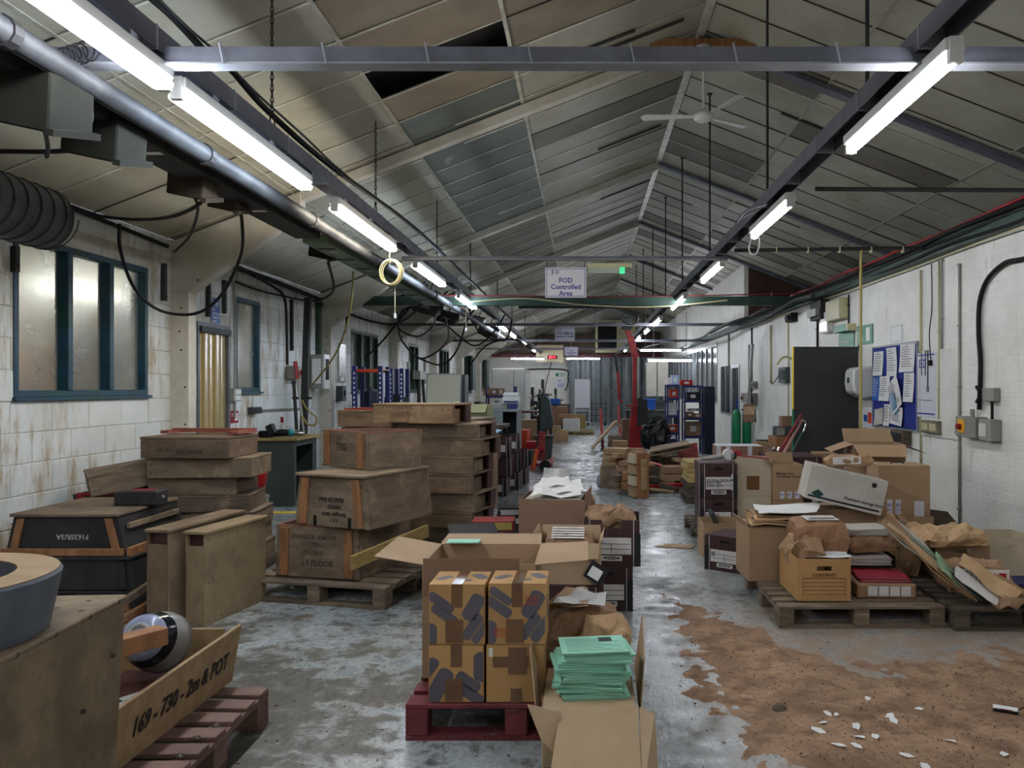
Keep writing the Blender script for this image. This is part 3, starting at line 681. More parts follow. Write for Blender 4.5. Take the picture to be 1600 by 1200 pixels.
cable('loop of dirty yellow hose hanging beside the leaning black post', [P(472, 625, 10.8), P(480, 640, 10.8), P(494, 652, 10.8), P(492, 664, 10.8), P(480, 662, 10.8), P(472, 650, 10.8)], .012, mat('hose_yellow2', (132, 116, 50), None, 3, .5))
# signs
def hang_sign(px0, px1, py0, py1, Y, lines, lb, size, toprod):
    a = P(px0, py1, Y); b = P(px1, py0, Y); w_ = b.x - a.x; h_ = b.z - a.z
    t = thing('hanging_sign', lb, 'sign', (a.x, Y, a.z)); MB().box(0, w_, 0, .006, 0, h_).obj('board', sign_white, t)
    e = .012; f = MB(); q = -.001
    for (x0, x1, z0, z1) in ((e, w_ - e, e, e + .006), (e, w_ - e, h_ - e - .006, h_ - e), (e, e + .006, e, h_ - e), (w_ - e - .006, w_ - e, e, h_ - e)): f.box(x0, x1, q, 0, z0, z1)
    f.obj('blue_border', ink_blue, t)
    text(lines, size, t, (w_ / 2, -.002, h_ * .50 if '\n' in lines else h_ * .4), ink_blue, align='CENTER')
    text('E D', h_ * .17, t, (w_ * .15, -.002, h_ * .80), ink_blue)
    MB().tube([(w_ * (.15 + .06 * math.cos(x)), -.002, h_ * (.83 - .09 * math.sin(x))) for x in [j * .3 for j in range(-1, 11)]], .003, 4).obj('swoosh', steel_light, t)
    MB().tube([(.02, 0, h_), (.02, 0, h_ + toprod)], .004, 5).tube([(w_ - .02, 0, h_), (w_ - .02, 0, h_ + toprod)], .004, 5).obj('hanging_wire', dark_metal, t)
hang_sign(852, 916, 418, 465, 8.72, 'FOD\nControlled\nArea', 'white sign reading FOD Controlled Area on the first cross rail', .074, .08)
hang_sign(867, 898, 512, 533, 18.15, 'CNC Milling\nSection Area', 'smaller white sign reading CNC Milling Section Area', .075, .16)
hang_sign(882, 903, 542, 556, 27.85, 'FOD\nControlled\nArea', 'farthest white sign, hung beside the red lit clock', .075, .10)
p = P(917, 424, 8.8); t = thing('emergency_light', 'old clear emergency lamp with a green end beside the first sign', 'lamp', p)
MB().box(0, .5, 0, .08, .05, .09).obj('batten', cream_plastic, t); MB().box(.01, .36, .01, .07, -.02, .05).obj('diffuser', mat('clear_diffuser', (170, 180, 160), None, 2, .2), t); MB().box(.36, .42, .01, .07, -.02, .05).obj('green_end', emit('green_glow', (60, 190, 130), .5), t)

# ------------------------------------------------------------------ far end
t = thing('corrugated_partition', 'tall grey corrugated sheet folding door across the end wall', 'partition', (0, 37.6, 0)); pts = []
xa, xb = -.72, 3.68; x = xa; k = 0; s = MB()
while x < xb:
    d0 = (0, .05, .05, 0)[k % 4]; d1 = (0, .05, .05, 0)[(k + 1) % 4]; s.hexa([(x, d0, 0), (x + .12, d1, 0), (x + .12, d1 + .01, 0), (x, d0 + .01, 0), (x, d0, 3.0), (x + .12, d1, 3.0), (x + .12, d1 + .01, 3.0), (x, d0 + .01, 3.0)]); x += .12; k += 1
s.obj('sheet', corr_m, t, kind='stuff')
for zc in (1.4, 2.72):
    s = MB(); x = -.6; lat = .45
    while x < 2.9:
        for sg in (1, -1): s.bar((x, -.05, zc - .28 * sg), (x + .42, -.05, zc + .28 * sg), .02, .02, (0, 1, 0))
        x += .42
    s.obj('lattice', steel_light, t, kind='stuff')
tag(MB().box(-4.3, 3.6, 37.2, 37.35, 3.0, 3.14).obj('lintel_beam', mat('oxide_red', (96, 38, 44), None, 3, .6)), 'dark red lintel beam over the grey folding door', 'beam')
t = thing('high_office_window', 'white framed dark window high on the end wall', 'window', (.5, 36.9, 3.2)); MB().box(0, 1.9, 0, .1, 0, .12).box(0, 1.9, 0, .1, 1.4, 1.5).box(0, .12, 0, .1, .12, 1.4).box(1.78, 1.9, 0, .1, .12, 1.4).box(1.0, 1.1, 0, .1, .12, 1.4).obj('frame', cream_plastic, t); MB().box(.12, 1.0, .05, .06, .12, 1.4).obj('pane', black, t); MB().box(1.1, 1.78, .05, .06, .12, 1.4).obj('panel', cream_plastic, t)
tag(MB().prism([(-4.2, 37.5, 3.14), (3.6, 37.5, 3.14), (3.6, 37.5, 4.2), (-1.9, 37.5, 4.1)], (0, .1, 0)).obj('upper_board', mat('upper_brown', (88, 72, 58), (60, 50, 42), 1.5, .8)), 'brown boarding above the red lintel on the end wall', 'panel')
p = P(846, 560, 36.5); t = thing('led_clock', 'black clock with red lit digits on a pale board', 'clock', (p.x, 36.5, 2.75)); MB().box(-.25, 1.0, .02, .05, 0, .78).obj('board', card_beige, t); MB().box(.28, .72, -.03, .02, .14, .30).obj('case', black, t); text('20:11', .15, t, (.33, -.032, .17), emit('red_led', (255, 40, 50), 4), name='digits')
# exit sign and notice on the end wall
p = P(868, 588, 37.99); t = thing('exit_sign', 'small green exit sign on the white end wall', 'sign', p); MB().box(0, .42, -.02, 0, 0, .15).obj('plate', sign_green, t); MB().box(.16, .26, -.022, -.02, .02, .13).box(.31, .38, -.022, -.02, .02, .13).obj('pictogram', paper, t)
p = P(870, 607, 37.99); t = thing('notice', 'white notice below the green exit sign on the end wall', 'notice', p); MB().box(0, .38, -.01, 0, 0, .46).obj('sheet', sign_white, t); text('ED', .12, t, (.05, -.012, .33), ink_blue); 
c = MB(); [c.box(.05, .33, -.012, -.01, .06 + .05 * k, .075 + .05 * k) for k in range(4)]; c.obj('print', ink_blue, t)
cable('grey conduit with loops on the white end wall', [P(810, 577, 37.8), P(880, 577, 37.8), P(888, 590, 37.8), P(886, 605, 37.8), P(882, 610, 37.8)], .03, galv)
cable('coiled pale air line hanging before the end wall', [P(862, 565, 35), P(858, 580, 35), P(853, 600, 35), P(850, 620, 35)], .02, galv)
# windows panels right side of end
t = thing('glazed_screen', 'pale panelled screen with green mullions beside the red crane', 'screen', (2.36, 30.5, 0)); 
for k in range(2): MB().box(.0 + k * .44, .40 + k * .44, 0, .04, 1.25, 2.55).obj('panel', card_grey, t)
for k in range(3): MB().box(-.04 + k * .44, .0 + k * .44, -.02, .05, 1.1, 2.6).obj('mullion', green_paint, t)
MB().box(-.1, 1.05, -.1, .1, 1.0, 1.1).obj('ledge', greydark, t); MB().box(-.1, 1.0, 0, .05, 0, 1.0).obj('base_panel', greydark, t)
# partition glazing along the right wall
gp = struct(MB().box(XR - .02, XR + .06, 22.2, 37.2, 1.14, 1.2).box(XR - .02, XR + .06, 22.2, 37.2, 2.75, 2.85).obj('window_7', steel_light))
for k in range(16):
    y = 22.2 + k; 
    if k < 15: MB().box(XR + .02, XR + .03, y + .05, y + 1, 1.2, 2.75).obj('pane', mat('screen_glass', (92, 102, 106), (70, 80, 84), 1, .12, spec=.8, rnd=.15), gp)
    MB().box(XR - .02, XR + .06, y, y + .06, 1.2, 2.75).obj('mullion', steel_light, gp)
d = struct(MB().box(XR - .02, XR + .06, 19.0, 19.08, 0, 2.15).box(XR - .02, XR + .06, 19.92, 20.0, 0, 2.15).box(XR - .02, XR + .06, 19.08, 19.92, 2.07, 2.15).obj('door_2', steel_light))
MB().box(XR + .03, XR + .06, 19.08, 19.92, .9, 2.07).obj('dark_glass', mat('dark_glass', (24, 28, 34), None, 3, .1, spec=.8), d); MB().box(XR + .02, XR + .06, 19.08, 19.92, 0, .9).obj('kick_panel', grey_paint, d)
d = struct(MB().box(XR - .02, XR + .06, 20.15, 20.22, .95, 2.15).box(XR - .02, XR + .06, 21.53, 21.6, .95, 2.15).box(XR - .02, XR + .06, 20.84, 20.9, .95, 2.15).box(XR - .02, XR + .06, 20.15, 21.6, .9, .95).obj('window_8', steel_light)); MB().box(XR + .03, XR + .05, 20.2, 21.55, .95, 2.15).obj('pane', _mc['dark_glass'], d)
struct(MB().box(XR + .6, XR + .62, 18.7, 37, 0, 3.2).obj('wall_office', mat('office_dark', (120, 122, 120), None, 3, .8)))

# ------------------------------------------------------------------ right wall fittings
X = XR
def on_right(px, py):      # point on the right wall seen at a pixel
    Y = XR * F / (px - VX); return Vector((XR, Y, H - (py - VY) * Y / F))
def wallbox(name, lb, cat, pxa, pxb, pyt, pyb, dep, m, py_ref='r'):
    a = on_right(pxa, pyb); b = on_right(pxb, pyt); ya, yb = sorted((a.y, b.y)); ref = on_right((pxa + pxb) / 2, pyt).z; rb = on_right((pxa + pxb) / 2, pyb).z
    t = thing(name, lb, cat, (XR - .006, ya, rb)); MB().box(-dep, 0, 0, yb - ya, 0, ref - rb).obj('body', m, t, bevel=min(.006, dep / 4)); t['w'] = yb - ya; t['h'] = ref - rb
    return t, yb - ya, ref - rb
# door leaf standing open into the room
dl = MB().box(-.86, 0, -.022, .022, 0, 2.13).obj('door_3', door_m, bevel=.003); struct(dl); dl.location = (XR - .05, 10.66, .01)
MB().box(-.875, -.86, -.022, .022, 1.3, 2.13).obj('yellow_edge', yellow_hazard, dl); MB().box(-.875, -.86, -.022, .022, .3, 1.3).obj('green_edge', sign_green, dl)
MB().tube([(-.80, -.022, 1.14), (-.80, -.06, 1.14), (-.72, -.065, 1.14), (-.71, -.06, 1.10), (-.74, -.06, 1.0), (-.77, -.06, .96), (-.77, -.022, .96)], .011, 8).obj('door_handle', chrome, dl)
struct(MB().box(XR - .03, XR + .13, 10.66, 10.72, 0, 2.16).box(XR - .03, XR + .13, 11.56, 11.62, 0, 2.16).box(XR - .03, XR + .13, 10.66, 11.62, 2.1, 2.16).obj('trim_12', steel_light))
# beam/tray along wall top
t = thing('cable_tray', 'dark green steel tray running along the top of the right wall', 'tray', (XR - .03, 0, ZWR)); MB().box(-.10, .02, 3, 30, 0, .02).box(-.10, -.09, 3, 30, .02, .14).obj('tray', green_paint, t)
for k, (dz, dx, m, r_, lb, wob) in enumerate([(.20, -.13, red_paint, .016, 'red cable running along the top of the right wall', .03), (.15, -.15, black, .024, 'thick black cable on the right wall tray', .02), (.10, -.14, dark_metal, .016, 'grey cable on the right wall tray below the red one', .02), (.03, -.13, black, .016, 'lowest black cable along the top of the right wall', .02), (-.02, -.06, cream_plastic, .008, 'thin cream wire clipped just below the right wall tray', .01)]):
    rr = random.Random(k); cable(lb, [(XR + dx + rr.uniform(-.015, .015), y, ZWR + dz + rr.uniform(-wob, wob)) for y in [4.5 + j * 1.1 for j in range(14)]], r_, m, n=4)
cable('tangle of grey wires hanging at the far end of the right wall tray', [P(1110, 520, 17), P(1140, 505, 16), P(1190, 490, 15), P(1225, 475, 13.5), P(1205, 492, 14), P(1240, 470, 12.6), P(1270, 462, 11)], .03, dark_metal)
cable('second tangle of wires reaching from the right wall to the glazed partition', [P(1000, 545, 28), P(1040, 535, 24), P(1090, 530, 21), P(1120, 512, 18), P(1160, 500, 16), P(1200, 480, 14)], .025, dark_metal)
def conduit(px, pya, pyb, lb, r_=.012, m=cream_plastic, dx=-.018):
    a = on_right(px, pya); b = on_right(px, pyb); t = thing('conduit', lb, 'conduit', (XR + dx, a.y, b.z)); h_ = a.z - b.z; MB().tube([(0, 0, 0), (0, 0, h_)], r_, 8).obj('pipe', m, t, smooth=True)
    c = MB(); z = .3
    while z < h_: c.box(-r_ - .003, 0 - dx - .004, -r_ - .006, r_ + .006, z, z + .02); z += .6
    if c.v: c.obj('clip', m, t, kind='stuff')
conduit(1502, 412, 845, 'grey conduit running floor to top left of the rotary isolator', .014, grey_plastic)
conduit(1470, 408, 655, 'cream conduit dropping to the double socket', .013)
conduit(1441, 422, 760, 'cream conduit right of the blue noticeboard', .012)
conduit(1475, 405, 545, 'thin second conduit beside the one to the double socket', .008, grey_plastic)
conduit(1206, 508, 598, 'cream conduit pair end beside the small black switch box', .022)
conduit(1233, 492, 700, 'long cream conduit passing the small black switch box', .014)
conduit(1176, 512, 612, 'dark conduit dropping to the grey switch by the far doorway', .02, dark_metal)
conduit(1279, 480, 545, 'black conduit above the open charcoal door', .018, dark_metal)
conduit(1328, 460, 512, 'dark conduit dropping to the green exit lamp', .012, dark_metal)
conduit(1140, 520, 600, 'grey post on the partition beside the far doorway', .03, grey_plastic)
cable('thin black flex with a plug hanging over the white poster', [on_right(1460, 412) + Vector((-.03, 0, 0)), on_right(1462, 480) + Vector((-.04, 0, 0)), on_right(1458, 520) + Vector((-.04, 0, 0)), on_right(1460, 562) + Vector((-.04, 0, 0))], .006, dark_metal)
a = on_right(1459, 567); tag(MB().box(-.06, -.02, -.03, .03, -.03, .03).obj('plug', black, bevel=.006, loc=a), 'black plug at the end of the thin flex over the poster', 'plug')
cable('thick black cable arching down the right wall to the rotary isolator', [on_right(q[0], q[1]) + Vector((-.035, 0, 0)) for q in ((1640, 400), (1600, 406), (1575, 412), (1550, 435), (1537, 470), (1535, 520), (1538, 570), (1536, 640))], .022, black)
t, w_, h_ = wallbox('rotary_isolator', 'grey isolator box with red and yellow rotary switch on the right wall', 'switch', 1513, 1545, 651, 683, .12, grey_plastic)
MB().box(-.128, -.12, w_ - .19, w_ - .06, h_ * .2, h_ * .85).obj('yellow_plate', mat('amber', (220, 160, 40), None, 3, .4), t, rot=None); MB().tube([(-.13, w_ - .12, h_ * .5), (-.165, w_ - .12, h_ * .5)], .028, 12).obj('knob', red_paint, t)
MB().box(-.02 - .12, -.12, w_ - .02, w_ + .0, h_ * .1, h_ * .3).obj('sticker', paper, t)
MB().tube([(-.05, w_ * .5, h_), (-.05, w_ * .5, h_ + .07)], .022, 8).obj('gland', grey_plastic, t)
t, w_, h_ = wallbox('fused_box', 'grey socket box with a black lead right of the rotary isolator', 'switch', 1547, 1566, 655, 689, .10, grey_plastic); MB().box(-.11, -.10, w_ * .3, w_ * .9, h_ * .2, h_ * .8).obj('breaker_window', paper_print, t)
MB().tube([(-.04, w_ * .4, h_), (-.04, w_ * .4, h_ + .19)], .014, 8).obj('lead', black, t)
t, w_, h_ = wallbox('cable_plug', 'open grey plug with black lugs on the right wall', 'plug', 1545, 1564, 606, 627, .06, grey_plastic); MB().obox((-.08, w_ + .02, h_ * .9), (.03, .08, .02), (rad(40), 0, 0)).obox((-.08, w_ + .02, h_ * .1), (.03, .08, .02), (rad(-40), 0, 0)).obj('lug', black, t)
t, w_, h_ = wallbox('backing_board', 'white painted board behind the poster and socket on the right wall', 'board', 1442, 1499, 546, 684, .012, white_paint)
t, w_, h_ = wallbox('double_socket', 'dirty metal double socket under the poster', 'socket', 1448, 1474, 657, 677, .06, mat('dirty_metal', (130, 124, 104), (96, 88, 70), 6, .5)); MB().box(-.065, -.06, .03, w_ * .45, .03, h_ - .03).box(-.065, -.06, w_ * .55, w_ - .03, .03, h_ - .03).obj('face', cream_plastic, t)
t, w_, h_ = wallbox('poster', 'tall white poster with blue ED heading and spanner drawings', 'poster', 1437, 1465, 551, 652, .020, sign_white)
def wtext(s, sz, t, y, z, m, dx): return text(s, sz, t, (-dx, y, z), m, rot=(90, 0, -90))
wtext('E D', .13, t, w_ - .04, h_ - .16, ink_blue, .022)
c = MB(); c.box(-.023, -.021, .01, w_ - .01, h_ - .03, h_ - .018).box(-.023, -.021, .01, w_ - .01, .03, .045).obj('blue_rule', ink_blue, t)
c = MB(); c.box(-.023, -.021, w_ * .36, w_ * .42, .32, .72).box(-.023, -.021, w_ * .50, w_ * .55, .45, .72).box(-.023, -.021, w_ * .72, w_ * .76, .45, .7).box(-.023, -.021, w_ * .2, w_ * .95, .18, .186).box(-.023, -.021, w_ * .33, w_ * .37, .27, .33).box(-.023, -.021, w_ * .41, w_ * .45, .27, .33).obj('spanner_drawing', ink, t)
t, w_, h_ = wallbox('noticeboard', 'blue felt noticeboard covered with loose papers', 'noticeboard', 1367, 1436, 540, 668, .018, board_blue)
c = MB(); c.box(-.025, 0, -.02, 0, -.02, h_ + .02).box(-.025, 0, w_, w_ + .02, -.02, h_ + .02).box(-.025, 0, 0, w_, -.02, 0).box(-.025, 0, 0, w_, h_, h_ + .02).obj('frame', steel_light, t)
nb = t.location.copy(); W, HH = w_, h_
def pinned(lb, u0, u1, v0, v1, rot=0, m=paper, off=.0, title=None, lift=0):
    # u from the far (left in the photo) edge, v from the top, as shares of the board
    yc = nb.y + W * (1 - (u0 + u1) / 2); zc = nb.z + HH * (1 - (v0 + v1) / 2); a = (u1 - u0) * W; b = (v1 - v0) * HH
    t = thing('pinned_paper', lb, 'paper', (XR - .028 - off, yc, zc), 0, 'papers on the noticeboard'); t.rotation_euler = (rad(rot), rad(-lift), 0)
    s = MB(); n = 5
    for k in range(n):
        f0, f1 = k / n, (k + 1) / n; x0 = -.018 * (f0 ** 2) * (1 + lift / 8); x1 = -.018 * (f1 ** 2) * (1 + lift / 8); z0 = b / 2 - b * f0; z1 = b / 2 - b * f1
        s.hexa([(x1, -a/2, z1), (x1, a/2, z1), (x1 + .0015, a/2, z1), (x1 + .0015, -a/2, z1), (x0, -a/2, z0), (x0, a/2, z0), (x0 + .0015, a/2, z0), (x0 + .0015, -a/2, z0)])
    s.obj('sheet', m, t); c = MB()
    rr = random.Random(int(u0 * 100 + v0 * 1000))
    for k in range(9):
        z = b / 2 - b * (.12 + .085 * k); f = 1 - (z + b / 2) / b; x = -.018 * f * f * (1 + lift / 8) - .004; c.box(x, x + .0005, -a * rr.uniform(0, .38), a * .38, z, z + .006)
    c.obj('print', ink_soft if m is paper else paper, t)
    MB().tube([(-.004, 0, b / 2 - .015), (-.012, 0, b / 2 - .015)], .006, 8).obj('drawing_pin', chrome, t)
pinned('typed sheet at the top left of the noticeboard', .03, .27, .05, .36)
pinned('sheet hanging folded at the top middle of the noticeboard', .37, .60, .02, .37, lift=6)
pinned('tall printed form at the top right corner of the noticeboard', .66, .97, .0, .33)
pinned('blue and white leaflet at the left edge of the noticeboard', .0, .18, .37, .68, m=sign_blue)
pinned('white form beside the blue leaflet on the noticeboard', .19, .43, .37, .68, off=.004)
pinned('narrow white sheet at the right edge of the noticeboard', .74, .95, .34, .68)
pinned('tilted white sheet with a blue sea picture hanging off the noticeboard', .44, .73, .42, .80, -24, off=.02, lift=8)
pinned('glossy sheet in a clear sleeve at the bottom left of the noticeboard', .06, .28, .78, .99, -6, m=card_grey, off=.006)
pinned('narrow sheet at the bottom middle of the noticeboard', .29, .43, .72, .99)
pinned('curled sheet at the bottom right of the noticeboard', .48, .74, .74, .96, 4, off=.012, lift=5)
p = Vector((XR - .055, nb.y + W * .42, nb.z + HH * .30)); 
c = thing('picture_card', 'small blue sea picture clipped to the tilted noticeboard sheet', 'picture', p, 0); c.rotation_euler = (rad(-24), rad(-8), 0); MB().box(-.012, -.010, -.08, .09, -.14, .12).obj('picture', mat('sea_blue', (90, 140, 176), (170, 196, 210), 3, .3), c)
t = thing('towel_dispenser', 'white plastic paper towel dispenser beside the open charcoal door', 'dispenser', (XR - .006, on_right(1365, 600).y, on_right(1345, 622).z))
s = MB().prism([(0, 0, .02), (-.10, 0, 0), (-.24, 0, .08), (-.26, 0, .2), (-.25, 0, .36), (-.20, 0, .40), (0, 0, .42)], (0, .34, 0)); s.obj('cover', white_plastic, t, bevel=.02, smooth=False); MB().box(-.268, -.255, .14, .2, .2, .27).obj('level_window', green_paint, t)
t, w_, h_ = wallbox('exit_sign', 'green and white running man exit sign above the charcoal door, right half', 'sign', 1341, 1365, 508, 538, .01, sign_green)
wtext('EXIT', .10, t, w_ - .03, h_ * .62, paper, .012); c = MB().box(-.013, -.011, w_ * .15, w_ * .4, h_ * .15, h_ * .85).box(-.013, -.011, w_ * .6, w_ * .75, h_ * .12, h_ * .5).obj('pictogram', paper, t)
t, w_, h_ = wallbox('exit_sign', 'green fire exit arrow sign above the charcoal door, left half', 'sign', 1312, 1336, 520, 545, .01, sign_green)
wtext('< Fire exit >', .085, t, w_ - .04, h_ * .35, paper, .012)
t, w_, h_ = wallbox('exit_lamp', 'small green and grey exit lamp mounted on the exit signs', 'lamp', 1316, 1337, 508, 519, .12, sign_green); MB().box(-.12, 0, -.04, 0, 0, h_).obj('end', cream_plastic, t)
t, w_, h_ = wallbox('junction_box', 'cream junction box above the exit signs', 'box', 1304, 1326, 468, 500, .12, cream_plastic); MB().box(-.128, -.12, .0, w_, h_ * .05, h_ * .95).obj('lid', cream_plastic, t)
t, w_, h_ = wallbox('alarm_box', 'white and silver alarm box left of the cream junction box', 'box', 1291, 1303, 488, 520, .09, white_plastic); MB().box(-.10, -.09, .02, w_ - .02, .03, h_ * .5).obj('lens', chrome, t)
t, w_, h_ = wallbox('floodlight', 'dark flood lamp bracketed at the wall top above the alarm box', 'lamp', 1280, 1297, 470, 500, .14, dark_metal); MB().box(-.2, -.14, .05, w_ - .05, .05, .16).obj('lamp_head', grey_plastic, t)
t, w_, h_ = wallbox('switch_box', 'small black switch box with a looping lead on the right wall', 'box', 1224, 1235, 574, 598, .09, greydark); MB().box(-.10, -.09, .05, w_ - .05, .05, h_ - .05).obj('lid', dark_metal, t)
t, w_, h_ = wallbox('small_camera', 'small black sensor near the top of the right wall', 'sensor', 1238, 1247, 490, 503, .12, black); MB().box(-.16, -.12, .05, w_ * .7, .03, .1).obj('lens_hood', black, t)
t, w_, h_ = wallbox('grey_switch', 'grey switch box with rotary knob beside the far doorway', 'switch', 1168, 1184, 614, 630, .14, grey_plastic); MB().tube([(-.14, w_ * .8, h_ * .5), (-.19, w_ * .8, h_ * .5)], .04, 10).obj('knob', mat('brown_knob', (120, 90, 60), None, 3, .5), t)
t, w_, h_ = wallbox('grey_switch', 'small grey switch above the rotary switch by the far doorway', 'switch', 1177, 1184, 596, 606, .08, grey_plastic); MB().box(-.09, -.08, .05, w_ - .05, .03, h_ - .03).obj('rocker', greydark, t)
cable('short yellowed hose stub sticking out over the small black switch box', [P(1214, 570, 13), P(1222, 559, 13), P(1232, 558, 13), P(1241, 563, 13.2)], .02, cream_plastic)
cable('lead looping left from the small black switch box', [on_right(1226, 585) + Vector((-.1, 0, 0)), on_right(1219, 596) + Vector((-.1, 0, 0)), on_right(1210, 600) + Vector((-.05, 0, 0)), on_right(1206, 595) + Vector((-.03, 0, 0))], .01, dark_metal)
cable('long yellow air hose hanging from the conduit bar past the towel dispenser', [P(1347, 392, 8.3), P(1345, 410, 8.3), P(1345, 550, 8.3), P(1345, 670, 8.3), P(1346, 700, 8.3)], .014, yellow_pl)
t, w_, h_ = wallbox('wall_label', 'shiny plastic wallet stuck above the noticeboard', 'label', 1393, 1411, 508, 535, .004, mat('clear_wallet', (214, 214, 210), None, 3, .08, spec=1), 'r'); MB().box(-.006, -.004, .03, w_ - .03, .02, h_ - .02).obj('insert', paper, t)
t, w_, h_ = wallbox('safety_notice', 'small red and blue first aid notices left of the noticeboard', 'notice', 1350, 1364, 640, 682, .005, sign_white)
MB().box(-.007, -.005, w_ * .5, w_ - .02, h_ * .55, h_ * .8).obj('blue_panel', sign_blue, t); MB().box(-.007, -.005, .02, w_ * .45, h_ * .5, h_ * .9).obj('orange_panel', orange_paint, t); MB().box(-.007, -.005, w_ * .2, w_ - .02, h_ * .06, h_ * .3).obj('red_panel', red_paint, t)
t, w_, h_ = wallbox('socket_box', 'dirty brown socket box below the noticeboard', 'socket', 1405, 1425, 672, 694, .10, mat('dirty_brown_box', (96, 84, 66), (70, 60, 48), 5, .6)); MB().box(-.105, -.10, .03, w_ - .03, .03, h_ - .03).obj('face', dark_metal, t)

# ------------------------------------------------------------------ left wall fittings
def on_left(px, py):
    Y = -XL * F / (VX - px); return Vector((XL, Y, H - (py - VY) * Y / F))
def lbox(name, lb, cat, pxa, pxb, pyt, pyb, dep, m, part='body'):
    c = (pxa + pxb) / 2; a = on_left(pxa, pyb); b = on_left(pxb, pyt); ya, yb = sorted((a.y, b.y)); zt = on_left(c, pyt).z; zb = on_left(c, pyb).z
    t = thing(name, lb, cat, (XL + .010, ya, zb)); MB().box(0, dep, 0, yb - ya, 0, zt - zb).obj(part, m, t, bevel=min(.006, dep / 4)); return t, yb - ya, zt - zb
def ltext(s, sz, t, y, z, m, dx): return text(s, sz, t, (dx, y, z), m, rot=(90, 0, 90))
t, w_, h_ = lbox('safety_sign', 'blue safety sign above the strip curtain', 'sign', 329, 342, 478, 505, .004, sign_blue, 'plate'); ltext('Ear\nprotectors\nmust be\nworn', .05, t, .02, h_ * .72, paper, .006)
t, w_, h_ = lbox('safety_sign', 'small round blue pictogram sign above the worded blue sign', 'sign', 331, 341, 466, 477, .004, sign_blue, 'plate'); MB().tube([(.004, w_ / 2, h_ * .3), (.008, w_ / 2, h_ * .3)], .03, 10).obj('pictogram', paper, t)
t, w_, h_ = lbox('fire_sign', 'red fire point sign right of the strip curtain', 'sign', 357, 371, 642, 661, .004, red_paint, 'plate'); ltext('FIRE', .07, t, .05, h_ * .5, paper, .006)
MB().box(.004, .006, w_ * .55, w_ * .9, .03, h_ * .8).obj('white_panel', paper, t)
t, w_, h_ = lbox('wall_switch', 'grey double switch beside the strip curtain', 'switch', 357, 369, 607, 627, .06, grey_plastic); MB().box(.06, .066, .03, w_ - .03, h_ * .55, h_ * .9).box(.06, .066, .03, w_ - .03, h_ * .1, h_ * .45).obj('rocker', white_plastic, t)
t, w_, h_ = lbox('wall_socket', 'grey metal socket on the conduit above the workbench', 'socket', 386, 399, 636, 646, .08, galv); MB().box(.08, .09, .02, w_ - .02, .02, h_ - .02).obj('face', dark_metal, t)
a = on_left(399, 641); b = on_left(470, 638); tag(MB().tube([(XL + .03, a.y, a.z), (XL + .03, b.y, b.z)], .014, 8).obj('conduit', grey_plastic), 'level grey conduit above the workbench', 'conduit')
t, w_, h_ = lbox('rotary_switch', 'grey switch with orange knob on the left wall', 'switch', 446, 462, 572, 592, .14, grey_plastic); MB().tube([(.14, w_ * .5, h_ * .5), (.2, w_ * .5, h_ * .5)], .04, 10).obj('knob', orange_paint, t)
t = thing('breaker_cabinet', 'grey breaker cabinet with dark window beyond the leaning black post', 'cabinet', (P(485, 607, 12.9).x, 12.9, P(500, 607, 12.9).z)); MB().box(0, .20, 0, .25, 0, .55).obj('body', grey_plastic, t, bevel=.01); MB().box(.20, .23, -.01, .26, 0, .55).obj('door', white_plastic, t); MB().box(.03, .17, -.01, 0, .08, .48).obj('window', white_plastic, t); MB().box(.231, .24, .05, .2, .14, .48).obj('dark_window', black, t)
t = thing('leaning_post', 'black steel post standing beside the workbench', 'post', (P(471, 680, 11.8).x, 11.8, 0)); MB().bar((0, 0, 0), (.10, 0, 2.92), .09, .09, (0, 1, 0)).obj('post', dark_metal, t); MB().box(-.08, .08, -.08, .08, 0, .02).obj('foot', dark_metal, t); MB().box(-.12, .14, -.05, .05, 1.42, 1.46).obj('bracket', dark_metal, t)
t = thing('green_post', 'dark green steel post on the second column', 'post', (P(490, 600, 13.2).x, 13.25, 1.75)); MB().box(-.06, .10, -.06, .06, 0, 1.25).obj('post', green_paint, t); MB().box(-.08, .12, -.08, .08, 1.2, 1.26).obj('cap', green_paint, t)
for k, (px, a, b, lb) in enumerate([(18, 385, 425, 'short dark bracket left of the big window'), (252, 412, 470, 'grey slotted strip right of the big window'), (347, 438, 490, 'grey slotted strip above the strip curtain'), (322, 441, 495, 'short dark drop rod above the strip curtain'), (453, 468, 548, 'dark bar hanging on the wall by the small left window')]):
    p0 = on_left(px, b); z1 = on_left(px, a).z; t = thing('wall_bracket', lb, 'bracket', (XL + .03, p0.y, p0.z)); MB().box(-.02, .02, -.025, .025, 0, z1 - p0.z).obj('bar', galv if k in (1, 2) else dark_metal, t); MB().tube([(.018, 0, .05), (.03, 0, .05)], .012, 6).obj('bolt', dark_metal, t)
tag(MB().tube([(XL + .04, 10.08, 1.2), (XL + .04, 10.08, 2.9)], .016, 8).obj('conduit', grey_plastic), 'pale conduit between the strip curtain and the small window', 'conduit')
t, w_, h_ = lbox('wall_panel', 'small steel backed mirror panel beyond the breaker cabinet', 'panel', 527, 537, 537, 597, .03, chrome); MB().box(.03, .035, .1, w_ - .1, .02, .1).obj('label', paper, t)
t, w_, h_ = lbox('wall_phone', 'dark wall box beyond the breaker cabinet', 'box', 524, 530, 603, 627, .12, greydark); MB().box(.12, .14, .1, w_ - .1, .1, .2).obj('handset', dark_metal, t)
